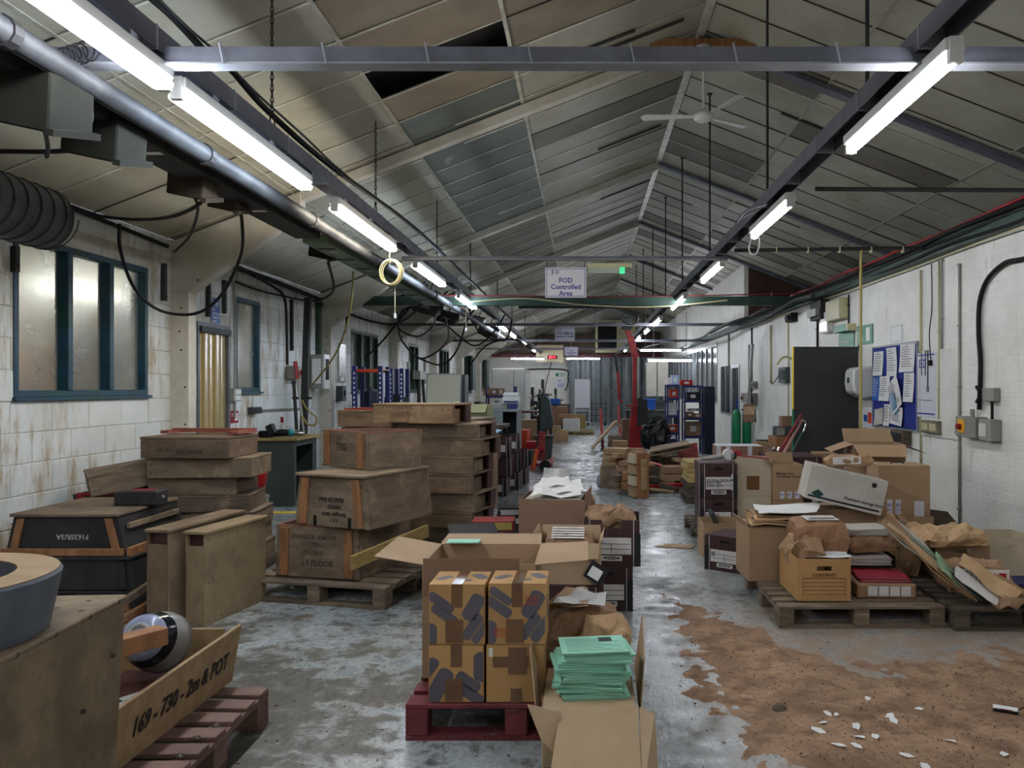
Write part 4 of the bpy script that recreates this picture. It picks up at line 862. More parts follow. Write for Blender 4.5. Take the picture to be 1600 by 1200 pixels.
# distant left column boxes with conduits
t, w_, h_ = lbox('fuse_box', 'grey fuse box with hanging leads before the easel board', 'box', 644, 655, 580, 593, .2, grey_plastic); MB().tube([(.1, .3, 0), (.1, .3, -.9)], .05, 8).tube([(.1, .8, 0), (.14, .9, -.9)], .04, 8).obj('lead', dark_metal, t)
for k, (px, a, b) in enumerate([(636, 565, 640), (662, 560, 600), (700, 560, 600), (737, 565, 590)]):
    p0 = on_left(px, b); z1 = on_left(px, a).z; tag(MB().box(XL + .02, XL + .06, p0.y - .05, p0.y + .05, p0.z, z1).obj('wall_strip', grey_plastic), ['grey riser strip left of the fuse box', 'grey riser strip right of the fuse box', 'grey riser strip before the green curtained window', 'grey riser strip beyond the green curtained window'][k], 'trunking')
for k, (px, w2) in enumerate([(650 + 80, 8), (650 + 103, 7)]):
    Y = -XL * F / (VX - px); t = thing('green_curtain', ['dark green roller drape at the far left window', 'second dark green roller drape farther along the left wall'][k], 'curtain', (XL + .15, Y, 1.5))
    for j in range(4): MB().tube([(0, j * .22, 0), (0, j * .22, 1.3)], .09, 8).obj('fold', green_paint if j % 2 == 0 else steel_light, t)
# ------------------------------------------------------------------ builders of repeated kinds
def pallet(lb, loc, w_, d_, rz=0, m=pallet_wood, h=.15, nb=7, along='x'):
    t = thing('pallet', lb, 'pallet', loc, rz); bw = min(.12, d_ / nb * .68)
    for k in range(nb):
        y = -d_/2 + bw/2 + (d_ - bw) * k / (nb - 1); MB().box(-w_/2, w_/2, y - bw/2, y + bw/2, h - .022, h - R.uniform(0, .003)).obj('deck_board', m, t, bevel=.003)
    for x in (-w_/2 + .05, 0, w_/2 - .05): MB().box(x - .05, x + .05, -d_/2, d_/2, h - .044, h - .0225).obj('stringer', m, t)
    for x in (-w_/2 + .05, 0, w_/2 - .05):
        for y in (-d_/2 + .06, 0, d_/2 - .06): MB().box(x - .05, x + .05, y - .06, y + .06, .022, h - .045).obj('block', m, t, bevel=.003)
    for y in (-d_/2 + .05, 0, d_/2 - .05): MB().box(-w_/2, w_/2, y - .05, y + .05, 0, .0215).obj('base_board', m, t)
    return t
def tray(lb, loc, rz, w_, d_, h, m=wood_dusty, end='open', name='wooden_tray', group=None, tilt=None, side=1, battens=(), edge=None):
    """shallow upturned pattern tray: top board, planks and an end with a slot"""
    t = thing(name, lb, 'tray', loc, rz, group, tilt); th = .022; e = .001
    MB().box(-w_/2 - .004, w_/2 + .004, -d_/2 - .004, d_/2 + .004, h - .018, h).obj('top_board', m, t, bevel=.003)
    MB().box(-w_/2, w_/2, -d_/2, -d_/2 + th, 0, h - .0185).obj('front_plank', m, t, bevel=.003)
    MB().box(-w_/2, w_/2, d_/2 - th, d_/2, 0, h - .0185).obj('back_plank', m, t, bevel=.003)
    for s in (-1, 1):
        x0, x1 = sorted((s * w_/2, s * (w_/2 - th)))
        if end == 'open' and s == side:
            MB().box(x0, x1, -d_/2 + th + e, -d_/2 + th + .05, 0, h - .0185).obj('end_block', m, t); MB().box(x0, x1, d_/2 - th - .14, d_/2 - th - e, 0, h - .0185).obj('end_block', wood_maroon, t)
            MB().box(x0 - .06 * s, x0 - .04 * s, -d_/2 + .08, d_/2 - .16, 0, h * .7).obj('inner_rail', m, t)
        else: MB().box(x0, x1, -d_/2 + th + e, d_/2 - th - e, 0, h - .0185).obj('side_plank', m, t, bevel=.003)
    c = MB()
    for x in (-w_/2 + .03, -w_/2 + .07, w_/2 - .09, w_/2 - .04):
        for z in (h * .25, h * .7): c.tube([(x, -d_/2 - .001, z), (x, -d_/2 + .004, z)], .006, 6)
    c.obj('screw', dark_metal, t, kind='stuff')
    for (x0, x1, z0, z1) in battens: MB().box(x0, x1, -d_/2 - .02, -d_/2 - .0005, z0, z1).obj('batten', m, t, bevel=.003)
    return t
def crate(lb, loc, rz, wb, wt, d_, h, m=wood_dusty, batt=wood_orange, lid=True, name='wooden_crate', open_in=None, battx=.05, dt=None):
    """tapered box crate with slanting battens on the front"""
    t = thing(name, lb, 'crate', loc, rz); dt = dt or d_ ; th = .02
    def fr(x, z, y): k = z / h; hw = wb / 2 + (wt - wb) / 2 * k; return (x * hw, y, z)
    def wallp(x0, x1, y0, y1, z0=0.0, z1=None):
        z1 = h if z1 is None else z1
        a = [(x0(0), y0, z0), (x1(0), y0, z0), (x1(0), y1, z0), (x0(0), y1, z0), (x0(1), y0, z1), (x1(1), y0, z1), (x1(1), y1, z1), (x0(1), y1, z1)]; return MB().hexa(a)
    L0 = lambda k: -(wb if k == 0 else wt) / 2; R0 = lambda k: (wb if k == 0 else wt) / 2
    wallp(L0, R0, -d_/2, -d_/2 + th).obj('front_panel', m, t, bevel=.003); wallp(L0, R0, d_/2 - th, d_/2).obj('back_panel', m, t)
    wallp(L0, lambda k: L0(k) + th, -d_/2 + th + .0005, d_/2 - th - .0005).obj('side_panel', m, t); wallp(lambda k: R0(k) - th, R0, -d_/2 + th + .0005, d_/2 - th - .0005).obj('side_panel', m, t, bevel=.003)
    MB().box(-wb/2 + .03, wb/2 - .03, -d_/2 + .03, d_/2 - .03, .01, .03).obj('floor_board', open_in or m, t)
    if lid: MB().box(-wt/2 - .012, wt/2 + .012, -d_/2 - .03, d_/2 + .012, h + .0005, h + .022).obj('lid', m, t, bevel=.004)
    elif open_in:
        c = MB(); k = .006
        c.box(-wt/2, wt/2, -d_/2, -d_/2 + th, h, h + k).box(-wt/2, wt/2, d_/2 - th, d_/2, h, h + k).box(-wt/2, -wt/2 + th, -d_/2 + th, d_/2 - th, h, h + k).box(wt/2 - th, wt/2, -d_/2 + th, d_/2 - th, h, h + k); c.obj('red_rim', open_in, t)
    for s in (-1, 1):
        a = (s * (wb/2 - battx - .01), 0); b = (s * (wt/2 - battx - .01), h - .01)
        y0 = -d_/2 - .022
        hx = battx / 2
        MB().hexa([(a[0] - hx, y0, .01), (a[0] + hx, y0, .01), (a[0] + hx, -d_/2 - .0005, .01), (a[0] - hx, -d_/2 - .0005, .01), (b[0] - hx, y0, b[1]), (b[0] + hx, y0, b[1]), (b[0] + hx, -d_/2 - .0005, b[1]), (b[0] - hx, -d_/2 - .0005, b[1])]).obj('batten', batt, t, bevel=.003)
    c = MB()
    for x in (-wb/2 + .06, wb/2 - .06):
        for z in (.05, h - .05): c.tube([(x, -d_/2 - .0245, z), (x, -d_/2 - .02, z)], .005, 6)
    c.obj('screw', dark_metal, t, kind='stuff')
    return t
def flap(parent, hinge0, hinge1, L, ang, m, inset=.0, th=.004, sharp=0):
    """a carton flap hinged on the edge hinge0 > hinge1; ang 0 = flat outwards, 90 = straight up, -90 = hanging"""
    a = Vector(hinge0); b = Vector(hinge1); e = (b - a).normalized(); out = Vector((e.y, -e.x, 0)); d = out * math.cos(rad(ang)) + Vector((0, 0, 1)) * math.sin(rad(ang)); n = e.cross(d).normalized() * th
    p = [a + d * .001, b + d * .001, b - e * inset + d * L, a + e * (inset + sharp) + d * L]
    return MB().hexa([q for q in p] + [q + n for q in p]).obj('flap', m, parent)
def open_box(lb, loc, rz, w_, d_, h, m=card, flaps={}, name='open_carton', th=.005, tilt=None, hole=False, inner=None, cat='box', group=None):
    """flaps: side > (angle, length) with sides f b l r"""
    t = thing(name, lb, cat, loc, rz, group, tilt); s = MB()
    s.box(-w_/2, w_/2, -d_/2, d_/2, 0, th)
    if hole:
        q = .05; za, zb = h * .72, h * .72 + .03
        s.box(-w_/2, -q, -d_/2, -d_/2 + th, th, h).box(q, w_/2, -d_/2, -d_/2 + th, th, h).box(-q, q, -d_/2, -d_/2 + th, th, za).box(-q, q, -d_/2, -d_/2 + th, zb, h)
    else: s.box(-w_/2, w_/2, -d_/2, -d_/2 + th, th, h)
    s.box(-w_/2, w_/2, d_/2 - th, d_/2, th, h).box(-w_/2, -w_/2 + th, -d_/2 + th, d_/2 - th, th, h).box(w_/2 - th, w_/2, -d_/2 + th, d_/2 - th, th, h); s.obj('body', m, t)
    E = {'f': ((-w_/2, -d_/2, h), (w_/2, -d_/2, h)), 'b': ((w_/2, d_/2, h), (-w_/2, d_/2, h)), 'l': ((-w_/2, d_/2, h), (-w_/2, -d_/2, h)), 'r': ((w_/2, -d_/2, h), (w_/2, d_/2, h))}
    for k, v in flaps.items(): flap(t, *E[k], v[1], v[0], m, inset=v[2] if len(v) > 2 else .008)
    return t
def shut_box(lb, loc, rz, w_, d_, h, m=card, tape=tape_brown, name='cardboard_box', group=None, tilt=None, vert=True):
    t = thing(name, lb, 'box', loc, rz, group, tilt)
    s = MB().box(-w_/2, w_/2, -d_/2, d_/2, 0, h - .004); s.obj('body', m, t, bevel=.004)
    MB().box(-w_/2 + .001, w_/2 - .001, -d_/2 + .001, -.0015, h - .004, h).obj('flap', m, t); MB().box(-w_/2 + .001, w_/2 - .001, .0015, d_/2 - .001, h - .004, h).obj('flap', m, t)
    if tape: MB().box(-w_/2, w_/2, -.025, .025, h, h + .0008).obj('tape', tape, t)
    return t
def archive_box(lb, loc, rz, w_, d_, h, lid=True, words=None, name='archive_box', tilt=None, group=None, panel=True, brand=True, side='f'):
    """burgundy wood-grain storage box with black corners, white piping and a label panel"""
    t = thing(name, lb, 'box', loc, rz, group, tilt); th = .006; s = MB()
    s.box(-w_/2, w_/2, -d_/2, d_/2, 0, th).box(-w_/2, w_/2, d_/2 - th, d_/2, th, h).box(-w_/2, -w_/2 + th, -d_/2 + th, d_/2 - th, th, h).box(w_/2 - th, w_/2, -d_/2 + th, d_/2 - th, th, h)
    if lid: s.box(-w_/2, w_/2, -d_/2, -d_/2 + th, th, h)
    else: s.box(-w_/2, -.07, -d_/2, -d_/2 + th, th, h).box(.07, w_/2, -d_/2, -d_/2 + th, th, h).box(-.07, .07, -d_/2, -d_/2 + th, th, h - .06)
    s.obj('body', burgundy, t)
    if lid: MB().box(-w_/2 - .006, w_/2 + .006, -d_/2 - .006, d_/2 + .006, h + .001, h + .006).box(-w_/2 - .006, w_/2 + .006, -d_/2 - .007, -d_/2 - .001, h * .74, h + .001).box(w_/2 + .001, w_/2 + .006, -d_/2, d_/2, h * .74, h).box(-w_/2 - .006, -w_/2 - .001, -d_/2, d_/2, h * .74, h).obj('lid', burgundy, t)
    y = -d_/2 - (.0085 if lid else .001); k = w_ * .10
    c = MB().box(-w_/2 - .007, -w_/2 + k, y - .001, y, 0, h * .72).box(w_/2 - k, w_/2 + .007, y - .001, y, 0, h * .72); c.obj('black_corner', burg_black, t)
    c = MB(); q = .004; x = -w_/2 + k; c.box(x, x + q, y - .002, y, 0, h).box(w_/2 - k - q, w_/2 - k, y - .002, y, 0, h).box(-w_/2 - .0075, -w_/2 - .0065, -d_/2 + .04, -d_/2 + .046, 0, h).box(w_/2 + .0065, w_/2 + .0078, -d_/2 + .04, -d_/2 + .046, 0, h).obj('white_piping', paper, t)
    if lid: MB().box(-.045, .045, y - .0015, y, h * .82, h * .90).obj('hand_slot', black, t)
    if panel:
        g = MB().box(-w_/2 + k + .015, w_/2 - k - .02, y - .002, y, h * .26, h * .62).obj('label_panel', paper_print, t); c = MB()
        c.box(-w_/2 + k + .02, w_/2 - k - .03, y - .003, y - .002, h * .48, h * .49).box(-w_/2 + k + .02, w_/2 - k - .03, y - .003, y - .002, h * .37, h * .38).box(-.004, 0, y - .003, y - .002, h * .28, h * .48).obj('rule', ink, g)
        if words: text(words, h * .085, g, (-w_/2 + k + .022, y - .003, h * .50), ink, shear=.2)
        if brand:
            b = MB().box(-.075, .075, y - .003, y - .0005, h * .12, h * .23); b = b.obj('brand_panel', paper_print, t); MB().prism([(.062 * math.cos(a), y - .0035, h * .18 + h * .035 * math.sin(a)) for a in [j * math.pi / 8 for j in range(16)]], (0, .001, 0)).obj('oval', burg_black, b); text('BANKERS BOX', h * .038, b, (0, y - .0045, h * .168), paper, align='CENTER')
    return t
def crumple(lb, loc, rz, w_, d_, h, m=kraft, name='kraft_parcel', amp=.014, seed=0, label=True, tilt=None, cat='parcel', taper=.85, group=None):
    """paper parcel: a soft box with folded ends and creases"""
    t = thing(name, lb, cat, loc, rz, group, tilt); nx, ny, nz = 12, 9, 5; vs = {}; s = MB()
    def vid(i, j, k):
        if (i, j, k) in vs: return vs[(i, j, k)]
        u, v, q = i / nx * 2 - 1, j / ny * 2 - 1, k / nz
        f = 1 - (1 - taper) * abs(q * 2 - 1) ** 1.5
        x = u * w_/2 * f; y = v * d_/2 * f; z = q * h * (1 - .12 * (abs(u) ** 4 + abs(v) ** 4) * (q > .5))
        nn = Vector((x * 14 + seed * 7, y * 14, z * 14)); dv = Vector((noise.noise(nn), noise.noise(nn + Vector((9, 0, 0))), noise.noise(nn + Vector((0, 9, 0))))) * amp * 2
        r = 1 - 2 * abs(noise.noise(nn * .6 + Vector((3, 3, 3)))); z += (amp * (r - .5) if k == nz else 0)
        if k == 0: dv.z = 0; z = 0
        s.v.append((x + dv.x, y + dv.y, max(0, z + dv.z))); vs[(i, j, k)] = len(s.v) - 1; return vs[(i, j, k)]
    for i in range(nx):
        for j in range(ny):
            s.f.append((vid(i, j, 0), vid(i, j+1, 0), vid(i+1, j+1, 0), vid(i+1, j, 0))); s.f.append((vid(i, j, nz), vid(i+1, j, nz), vid(i+1, j+1, nz), vid(i, j+1, nz)))
    for i in range(nx):
        for k in range(nz):
            s.f.append((vid(i, 0, k), vid(i+1, 0, k), vid(i+1, 0, k+1), vid(i, 0, k+1))); s.f.append((vid(i+1, ny, k), vid(i, ny, k), vid(i, ny, k+1), vid(i+1, ny, k+1)))
    for j in range(ny):
        for k in range(nz):
            s.f.append((vid(0, j+1, k), vid(0, j, k), vid(0, j, k+1), vid(0, j+1, k+1))); s.f.append((vid(nx, j, k), vid(nx, j+1, k), vid(nx, j+1, k+1), vid(nx, j, k+1)))
    s.obj('wrapping', m, t)
    if label:
        z = h * (1.0) + amp * .6; g = MB().obox((w_ * .02, -d_ * .15, z), (w_ * .62, d_ * .42, .002), (rad(3), 0, rad(4))).obj('printed_label', paper_print, t); c = MB()
        for k in range(5): c.obox((w_ * .02 + R.uniform(-.02, .02), -d_ * .30 + k * d_ * .075, z + .002), (w_ * .5, .006, .001), (rad(3), 0, rad(4)))
        c.obj('print', ink_soft, g)
    return t
def sheet(lb, pts, m=paper, th=.0015, name='paper_sheet', cat='paper', n=5, amp=.008, seed=1, group=None):
    """a loose sheet through four corner points, gently curled"""
    a, b, c, d = [Vector(p) for p in pts]; s = MB(); o = (a + b + c + d) / 4; nrm = (b - a).cross(d - a).normalized()
    if nrm.z < 0: nrm = -nrm
    for lay in (0, 1):
        for i in range(n + 1):
            for j in range(n + 1):
                u, v = i / n, j / n; p = a.lerp(b, u).lerp(d.lerp(c, u), v); p = p + nrm * (amp * noise.noise(Vector((u * 2.3 + seed, v * 2.3, 0))) * 2 + lay * th); s.v.append(tuple(p - o))
    N = (n + 1) ** 2; q = lambda i, j, l: l * N + i * (n + 1) + j
    for i in range(n):
        for j in range(n): s.f.append((q(i, j, 1), q(i+1, j, 1), q(i+1, j+1, 1), q(i, j+1, 1))); s.f.append((q(i, j+1, 0), q(i+1, j+1, 0), q(i+1, j, 0), q(i, j, 0)))
    for i in range(n):
        s.f.append((q(i, 0, 0), q(i+1, 0, 0), q(i+1, 0, 1), q(i, 0, 1))); s.f.append((q(i+1, n, 0), q(i, n, 0), q(i, n, 1), q(i+1, n, 1)))
        s.f.append((q(0, i+1, 0), q(0, i, 0), q(0, i, 1), q(0, i+1, 1))); s.f.append((q(n, i, 0), q(n, i+1, 0), q(n, i+1, 1), q(n, i, 1)))
    ob = s.obj(name, m); ob.location = o; return tag(ob, lb, cat, group)
def V(*a): return Vector(a)

# ------------------------------------------------------------------ front centre: red pallet with four printed cartons
pallet('red painted pallet under the four printed cartons in the foreground', (-.31, 4.19, 0), 1.0, 1.15, 0, pallet_red, .165, 7)
PZ = .166
def capsule(s, x, z, L, r, ang, y):
    a = rad(ang); d = Vector((math.cos(a), 0, math.sin(a))); n = Vector((-d.z, 0, d.x)); c = Vector((x, y, z)); p = []
    for k in range(7): t_ = math.pi * (k / 6 - .5); p.append(c + d * (L/2 + r * math.cos(t_) * .6) + n * r * math.sin(t_))
    for k in range(7): t_ = math.pi * (k / 6 + .5); p.append(c - d * (L/2 - r * math.cos(t_) * .6) + n * r * math.sin(t_))
    return p
def clip(poly, x0, x1, z0, z1):
    def cut(P_, f, g):
        o = []
        for i in range(len(P_)):
            a, b = P_[i-1], P_[i]; fa, fb = f(a), f(b)
            if (fa >= 0) != (fb >= 0): t_ = fa / (fa - fb); o.append(a + (b - a) * t_)
            if fb >= 0: o.append(b)
        return o
    for f in (lambda p: p.x - x0, lambda p: x1 - p.x, lambda p: p.z - z0, lambda p: z1 - p.z):
        poly = cut(poly, f, None)
        if len(poly) < 3: return None
    return poly
def printed(lb, x, z, w_, h_, d_, caps, plain=False, seed=0, txt=None):
    t = shut_box(lb, (x, 3.63 + d_/2, z), rad(R.uniform(-1.2, 1.2)), w_, d_, h_, card_orange, None, 'printed_carton', 'four printed cartons on the red pallet')
    y = -d_/2 - .0012; c = MB()
    for (cx, cz, L, r, a) in caps:
        p = clip([Vector(q) for q in capsule(c, cx * w_, cz * h_, L * w_, r * w_ * 1.45, a, y)], -w_/2 + .003, w_/2 - .003, .004, h_ - .006)
        if p: c.prism(p, (0, .001, 0))
    if caps: c.obj('grey_print', print_grey, t)
    if caps:      # the same pattern over the top and right side
        c = MB()
        for (u, v, L, r, a) in ((-.30, .0, .25, .09, 55), (.34, .1, .3, .10, 120), (.1, -.2, .2, .06, 20)):
            p = clip([Vector((q[0], 0, q[2])) for q in capsule(c, u * w_, v * d_, L * w_, r * w_, a, 0)], -w_/2 + .003, w_/2 - .003, -d_/2 + .003, d_/2 - .003)
            if p: c.prism([(q.x, q.z, h_ + .0002) for q in p], (0, 0, .0008))
        for (u, v) in ((-.25, .6), (.2, .3)): c.box(w_/2 + .0005, w_/2 + .0012, u * d_, u * d_ + .05, v * h_ - .06, v * h_ + .04)
        c.obj('grey_print', print_grey, t)
    c = MB(); 
    if plain: c.box(-.10, .06, y - .0015, y - .0005, h_ * .62, h_ * .80).box(-.03, .05, y - .0026, y - .0016, h_ * .5, h_ - .01).box(-.02, .03, y - .0026, y - .0016, 0, h_ * .25).obj('tape', tape_brown, t); MB().box(-w_/2 + .012, -w_/2 + .03, y - .002, y - .0005, h_ * .8, h_ * .95).obj('small_label', paper, t)
    else: c.box(-.024, .026, y - .0015, y - .0005, h_ * .62, h_).box(-.05, .03, y - .0028, y - .0017, .01, h_ * .42).box(-.024, .026, -d_/2, d_/2, h_ + .0012, h_ + .002).obj('tape', tape_brown, t)
    if txt: text(txt, .024, t, (.035, y - .003, h_ * .74), mat('red_stamp', (170, 80, 50), None, 2, .7)); text(txt, .024, t, (-w_ * .4, y - .003, h_ * .22), _mc['red_stamp'])
    return t
cw, ch, cd = .252, .262, .26
xs = (-.584, -.324)
printed('printed ochre carton with grey bars, bottom left of the four', xs[0], PZ, .25, ch, cd, [(-.30, .30, .5, .10, 60), (-.48, .60, .3, .07, 55), (.22, .36, .38, .07, -35), (.30, .12, .5, .07, -35), (.49, .62, .35, .12, 90)])
printed('plain ochre carton with patches of brown tape, bottom right of the four', xs[1] + .008, PZ, .262, ch, cd, [], plain=True)
printed('printed ochre carton with grey bars, top left of the four', xs[0] + .005, PZ + ch + .001, .255, ch + .012, cd, [(-.28, .70, .42, .06, -35), (-.22, .50, .42, .06, -35), (-.5, .16, .26, .10, 90), (.30, .62, .36, .09, 60), (.28, .30, .42, .06, 55), (.44, .22, .4, .05, 55)])
printed('printed ochre carton with grey bars and red stamped words, top right of the four', xs[1] + .02, PZ + ch + .001, .262, ch + .016, cd, [(-.32, .62, .42, .06, -35), (-.5, .2, .26, .10, 90), (-.28, .80, .36, .05, -35), (.28, .66, .36, .09, 60), (.22, .30, .42, .06, 55), (.42, .26, .4, .06, 55)], txt='GLRET\nAVAC')
b = open_box('large open brown carton behind the four printed cartons, flaps spread wide', (-.52, 4.20, PZ), 0, .56, .52, .56, card, {'l': (10, .24, .0), 'r': (4, .26, .02), 'b': (6, .20)})
MB().box(-.275, .20, -.2615, -.2605, .40, .59).obj('front_lip', card_dark, b)
# inner side of the raised flaps is paler
tag(MB().box(-.08, .10, -.05, .05, 0, .006).obj('green_folder', green_paper, loc=(-.68, 4.44, PZ + .575)), 'corner of a green folder on the back edge of the large open carton', 'folder')
# the box of green folders, its torn carton and parcels
t = thing('torn_carton', 'torn open pale carton slumping to the floor under the green folders', 'box', (.02, 3.55, 0)); W2 = .40
MB().box(-.20, .20, -.20, .30, 0, .25).obj('body', card_pale, t, bevel=.006)
MB().hexa([(-.17, -.40, .005), (.20, -.42, .005), (.20, -.215, .02), (-.11, -.21, .02), (-.165, -.405, .012), (.205, -.425, .012), (.205, -.205, .262), (-.12, -.203, .262)]).obj('front_flap', card_pale, t)
MB().hexa([(-.17, -.60, .0), (.20, -.62, .0), (.20, -.42, .003), (-.17, -.40, .003), (-.17, -.60, .005), (.20, -.62, .005), (.205, -.42, .011), (-.17, -.40, .011)]).obj('floor_flap', card_pale, t)
MB().prism([(-.26, -.20, .27), (-.12, -.24, .255), (-.12, -.26, .06), (-.20, -.24, .14)], (0, .004, 0)).obj('torn_corner', card_pale, t)
MB().prism([(.205, -.42, .0), (.28, -.30, .0), (.27, -.22, .24), (.21, -.205, .26)], (.004, .002, 0)).obj('side_flap', card_pale, t)
MB().prism([(.22, -.10, .16), (.22, .30, .25), (.26, .32, .50), (.245, 0, .40)], (.005, 0, 0)).obj('side_flap', card, t)
MB().prism([(-.215, -.18, .16), (-.26, .02, .44), (-.24, .22, .46), (-.215, .25, .25)], (-.005, 0, 0)).obj('side_flap', card, t)
gx, gy, gz = .035, 3.56, .2515
N = 20
for k in range(N):
    last = k == N - 1; w_ = .295 + R.uniform(-.012, .012); th = .0095 if k % 4 else .013
    lbk = 'mint green folder lying on top of the stack, printed with form lines' if last else f'mint green folder, number {N - k} counting down from the top of the slipping green stack'
    t = thing('green_folder', lbk, 'folder', (gx + R.uniform(-.018, .018) + .014 * math.sin(k * .9), gy + R.uniform(-.01, .01), gz), rad(R.uniform(-9, 9)), 'mint green folders in the stack')
    MB().box(-w_/2, w_/2, -.115, .115, 0, th * .30).obj('lower_cover', green_paper, t); MB().box(-w_/2 + .006, w_/2 - .008, -.110, .11, th * .30, th * .62).obj('papers', card_grey if k % 3 else green_paper, t); MB().box(-w_/2, w_/2, -.117, .113, th * .62, th * .95).obj('upper_cover', green_paper, t)
    if last:
        c = MB(); [c.box(-.12, .12 - .04 * (i % 3), -.09 + .02 * i, -.088 + .02 * i, th * .95, th * .95 + .0006) for i in range(9)]; c.box(.03, .09, .03, .09, th * .95, th * .95 + .0006); c.obj('print', green_paint, t)
    gz += th
crumple('brown paper parcel with loose kraft sheets behind the green folders', (-.02, 4.19, .17), rad(4), .42, .32, .30, kraft, seed=3, label=False)
crumple('flatter kraft parcel sagging over the right of the parcel behind the green folders', (.10, 3.96, .25), rad(-6), .24, .16, .20, kraft_pale, seed=11, label=False, amp=.02)
sheet('loose pointed kraft sheet on the parcel behind the green folders', [V(-.20, 4.05, .50), V(.02, 4.00, .50), V(.02, 4.24, .535), V(-.10, 4.30, .52)], kraft_pale, name='kraft_sheet', seed=3)
sheet('crumpled grey white paper on the parcel behind the green folders', [V(-.16, 4.02, .515), V(.10, 4.00, .505), V(.12, 4.20, .53), V(-.04, 4.22, .535)], paper, amp=.02, seed=7)
# row behind: archive boxes, kraft box, tall carton
archive_box('burgundy archive box at the left of the pair under the kraft parcels box', (-.10, 5.40, 0), rad(0), .44, .40, .30, True, None, panel=False)
archive_box('burgundy archive box with handwritten label on the floor, under the one full of brown paper', (.16, 5.92, 0), rad(0), .36, .42, .31, True, 'Johnson\n2016')
t = archive_box('open burgundy archive box stuffed with brown paper, upper right of the group', (.21, 5.93, .318), rad(-4), .40, .42, .33, False, 'SALES\n2006')
crumple('crumpled brown paper stuffed in the upper burgundy archive box', (.19, 5.95, .56), rad(8), .34, .36, .15, kraft, seed=5, label=False, amp=.02)
t = open_box('open kraft carton packed with upright labelled paper packets', (-.10, 5.40, .31), rad(-3), .42, .36, .27, card_pale, {'b': (75, .06), 'l': (80, .07), 'r': (68, .05), 'f': (-75, .10)})
for k in range(5):
    p = crumple(['front', 'second', 'middle', 'fourth', 'rearmost'][k] + ' kraft packet with a white label standing in the open kraft carton', (-.10, 5.29 + k * .058, .335), rad(-3), .36, .054, .265 + .006 * k, kraft, 'kraft_packet', .006, seed=20 + k, label=False, group='labelled packets in the kraft carton')
    MB().box(-.12, .10, -.024, .02, .268 + .006 * k, .271 + .006 * k).obj('printed_label', paper_print, p)
t = thing('black_label_flap', 'torn black and white printed carton corner hanging off the kraft carton', 'scrap', (.085, 5.17, .38), rad(-10), None, (rad(-10), rad(30))); MB().box(-.08, .05, 0, .004, -.05, .07).obj('flap', burg_black, t); MB().box(-.06, .02, -.001, 0, -.03, .04).obj('white_mark', paper, t)
t = open_box('tall brown carton full of loose white papers', (-.22, 6.22, 0), rad(-6), .50, .48, .76, card_dark, {'r': (88, .05)})
for k, (a, b, lb) in enumerate([((-.42, 6.02), (-.02, 6.32), 'large white drawing sheet folded over the top of the tall carton'), ((-.30, 6.1), (.0, 6.42), 'second white sheet lying in the tall carton'), ((-.40, 6.24), (-.1, 6.44), 'third white sheet at the back of the tall carton')]):
    z = .775 + .02 * k; sheet(lb, [V(a[0], a[1], z), V(b[0], a[1] + .02, z + .01), V(b[0] - .03, b[1], z + .06), V(a[0] + .06, b[1], z + .05)], paper, amp=.02, seed=k)
MB_ = MB().box(-.21, .21, -.2, .2, 0, .10); tag(MB_.obj('paper_pile', card_grey, loc=(-.22, 6.22, .655), rot=(0, 0, rad(-6))), 'pile of paper filling the top of the tall brown carton', 'paper')
sheet('white sheet standing up behind the tall carton papers', [V(-.36, 6.50, .72), V(-.13, 6.50, .72), V(-.12, 6.54, .93), V(-.33, 6.54, .94)], paper, amp=.02, seed=11)
open_box('smaller open box with papers behind the tall brown carton', (-.16, 6.85, 0), rad(4), .48, .36, .66, card_dark, {})
tag(MB().box(-.2, .2, -.14, .14, 0, .2).obj('paper_pile', card_grey, loc=(-.16, 6.85, .45)), 'papers filling the smaller open box behind the tall carton', 'paper')
archive_box('open burgundy archive box standing left behind the tall brown carton', (-.46, 6.80, 0), rad(-82), .40, .16, .66, False, None, panel=False)
# left of it: black and red binders, tan box
t = open_box('tan storage box with hand hole left of the kraft carton', (-.79, 5.75, .221), rad(-4), .40, .34, .30, card, {}, hole=True)
t = thing('binder', 'black lever arch binder lying across the tan storage box', 'binder', (-.80, 5.72, .523), rad(14), None, (rad(6), 0)); MB().box(-.17, .17, -.14, .14, 0, .006).box(-.17, .17, -.14, .14, .06, .066).box(-.17, -.164, -.14, .14, .006, .06).obj('cover', black, t); MB().box(-.15, .16, -.13, .13, .008, .05).obj('papers', card_grey, t)
t = thing('binder', 'red box file with a yellow spine label behind the tan storage box', 'binder', (-.74, 6.55, .441), rad(3)); MB().box(-.17, .17, -.13, .13, 0, .08).obj('cover', red_dull, t, bevel=.003); MB().box(.0, .15, -.132, -.13, .01, .07).obj('yellow_label', yellow_pl, t); MB().tube([(-.1, -.13, .04), (-.1, -.133, .04)], .02, 12).obj('finger_ring', chrome, t)
for k in range(4):
    t = thing('binder', ['black binder stacked lowest on the floor behind the red box file', 'black binder stacked second behind the red box file', 'black binder stacked third behind the red box file', 'open black binder topmost of the stack behind the red box file'][k], 'binder', (-.62 + .01 * k, 7.05, .261 + .075 * k), rad(5 * k - 8), 'black binders behind the tan box')
    MB().box(-.17, .17, -.14, .14, 0, .006).box(-.17, .17, -.14, .14, .064, .07).box(-.17, -.164, -.14, .14, .006, .064).obj('cover', black, t); MB().box(-.15, .16, -.13, .13, .008, .055).obj('papers', card_grey, t)
pallet('low dark pallet under the red box file', (-.8, 6.55, 0), .5, .5, 0, wood_dark, .118, 4)
shut_box('dark carton on the low pallet, under the red box file', (-.74, 6.55, .12), 0, .40, .34, .32, burgundy, None)
shut_box('brown carton hidden under the tan storage box', (-.79, 5.76, 0), 0, .42, .36, .22, card_dark, None)
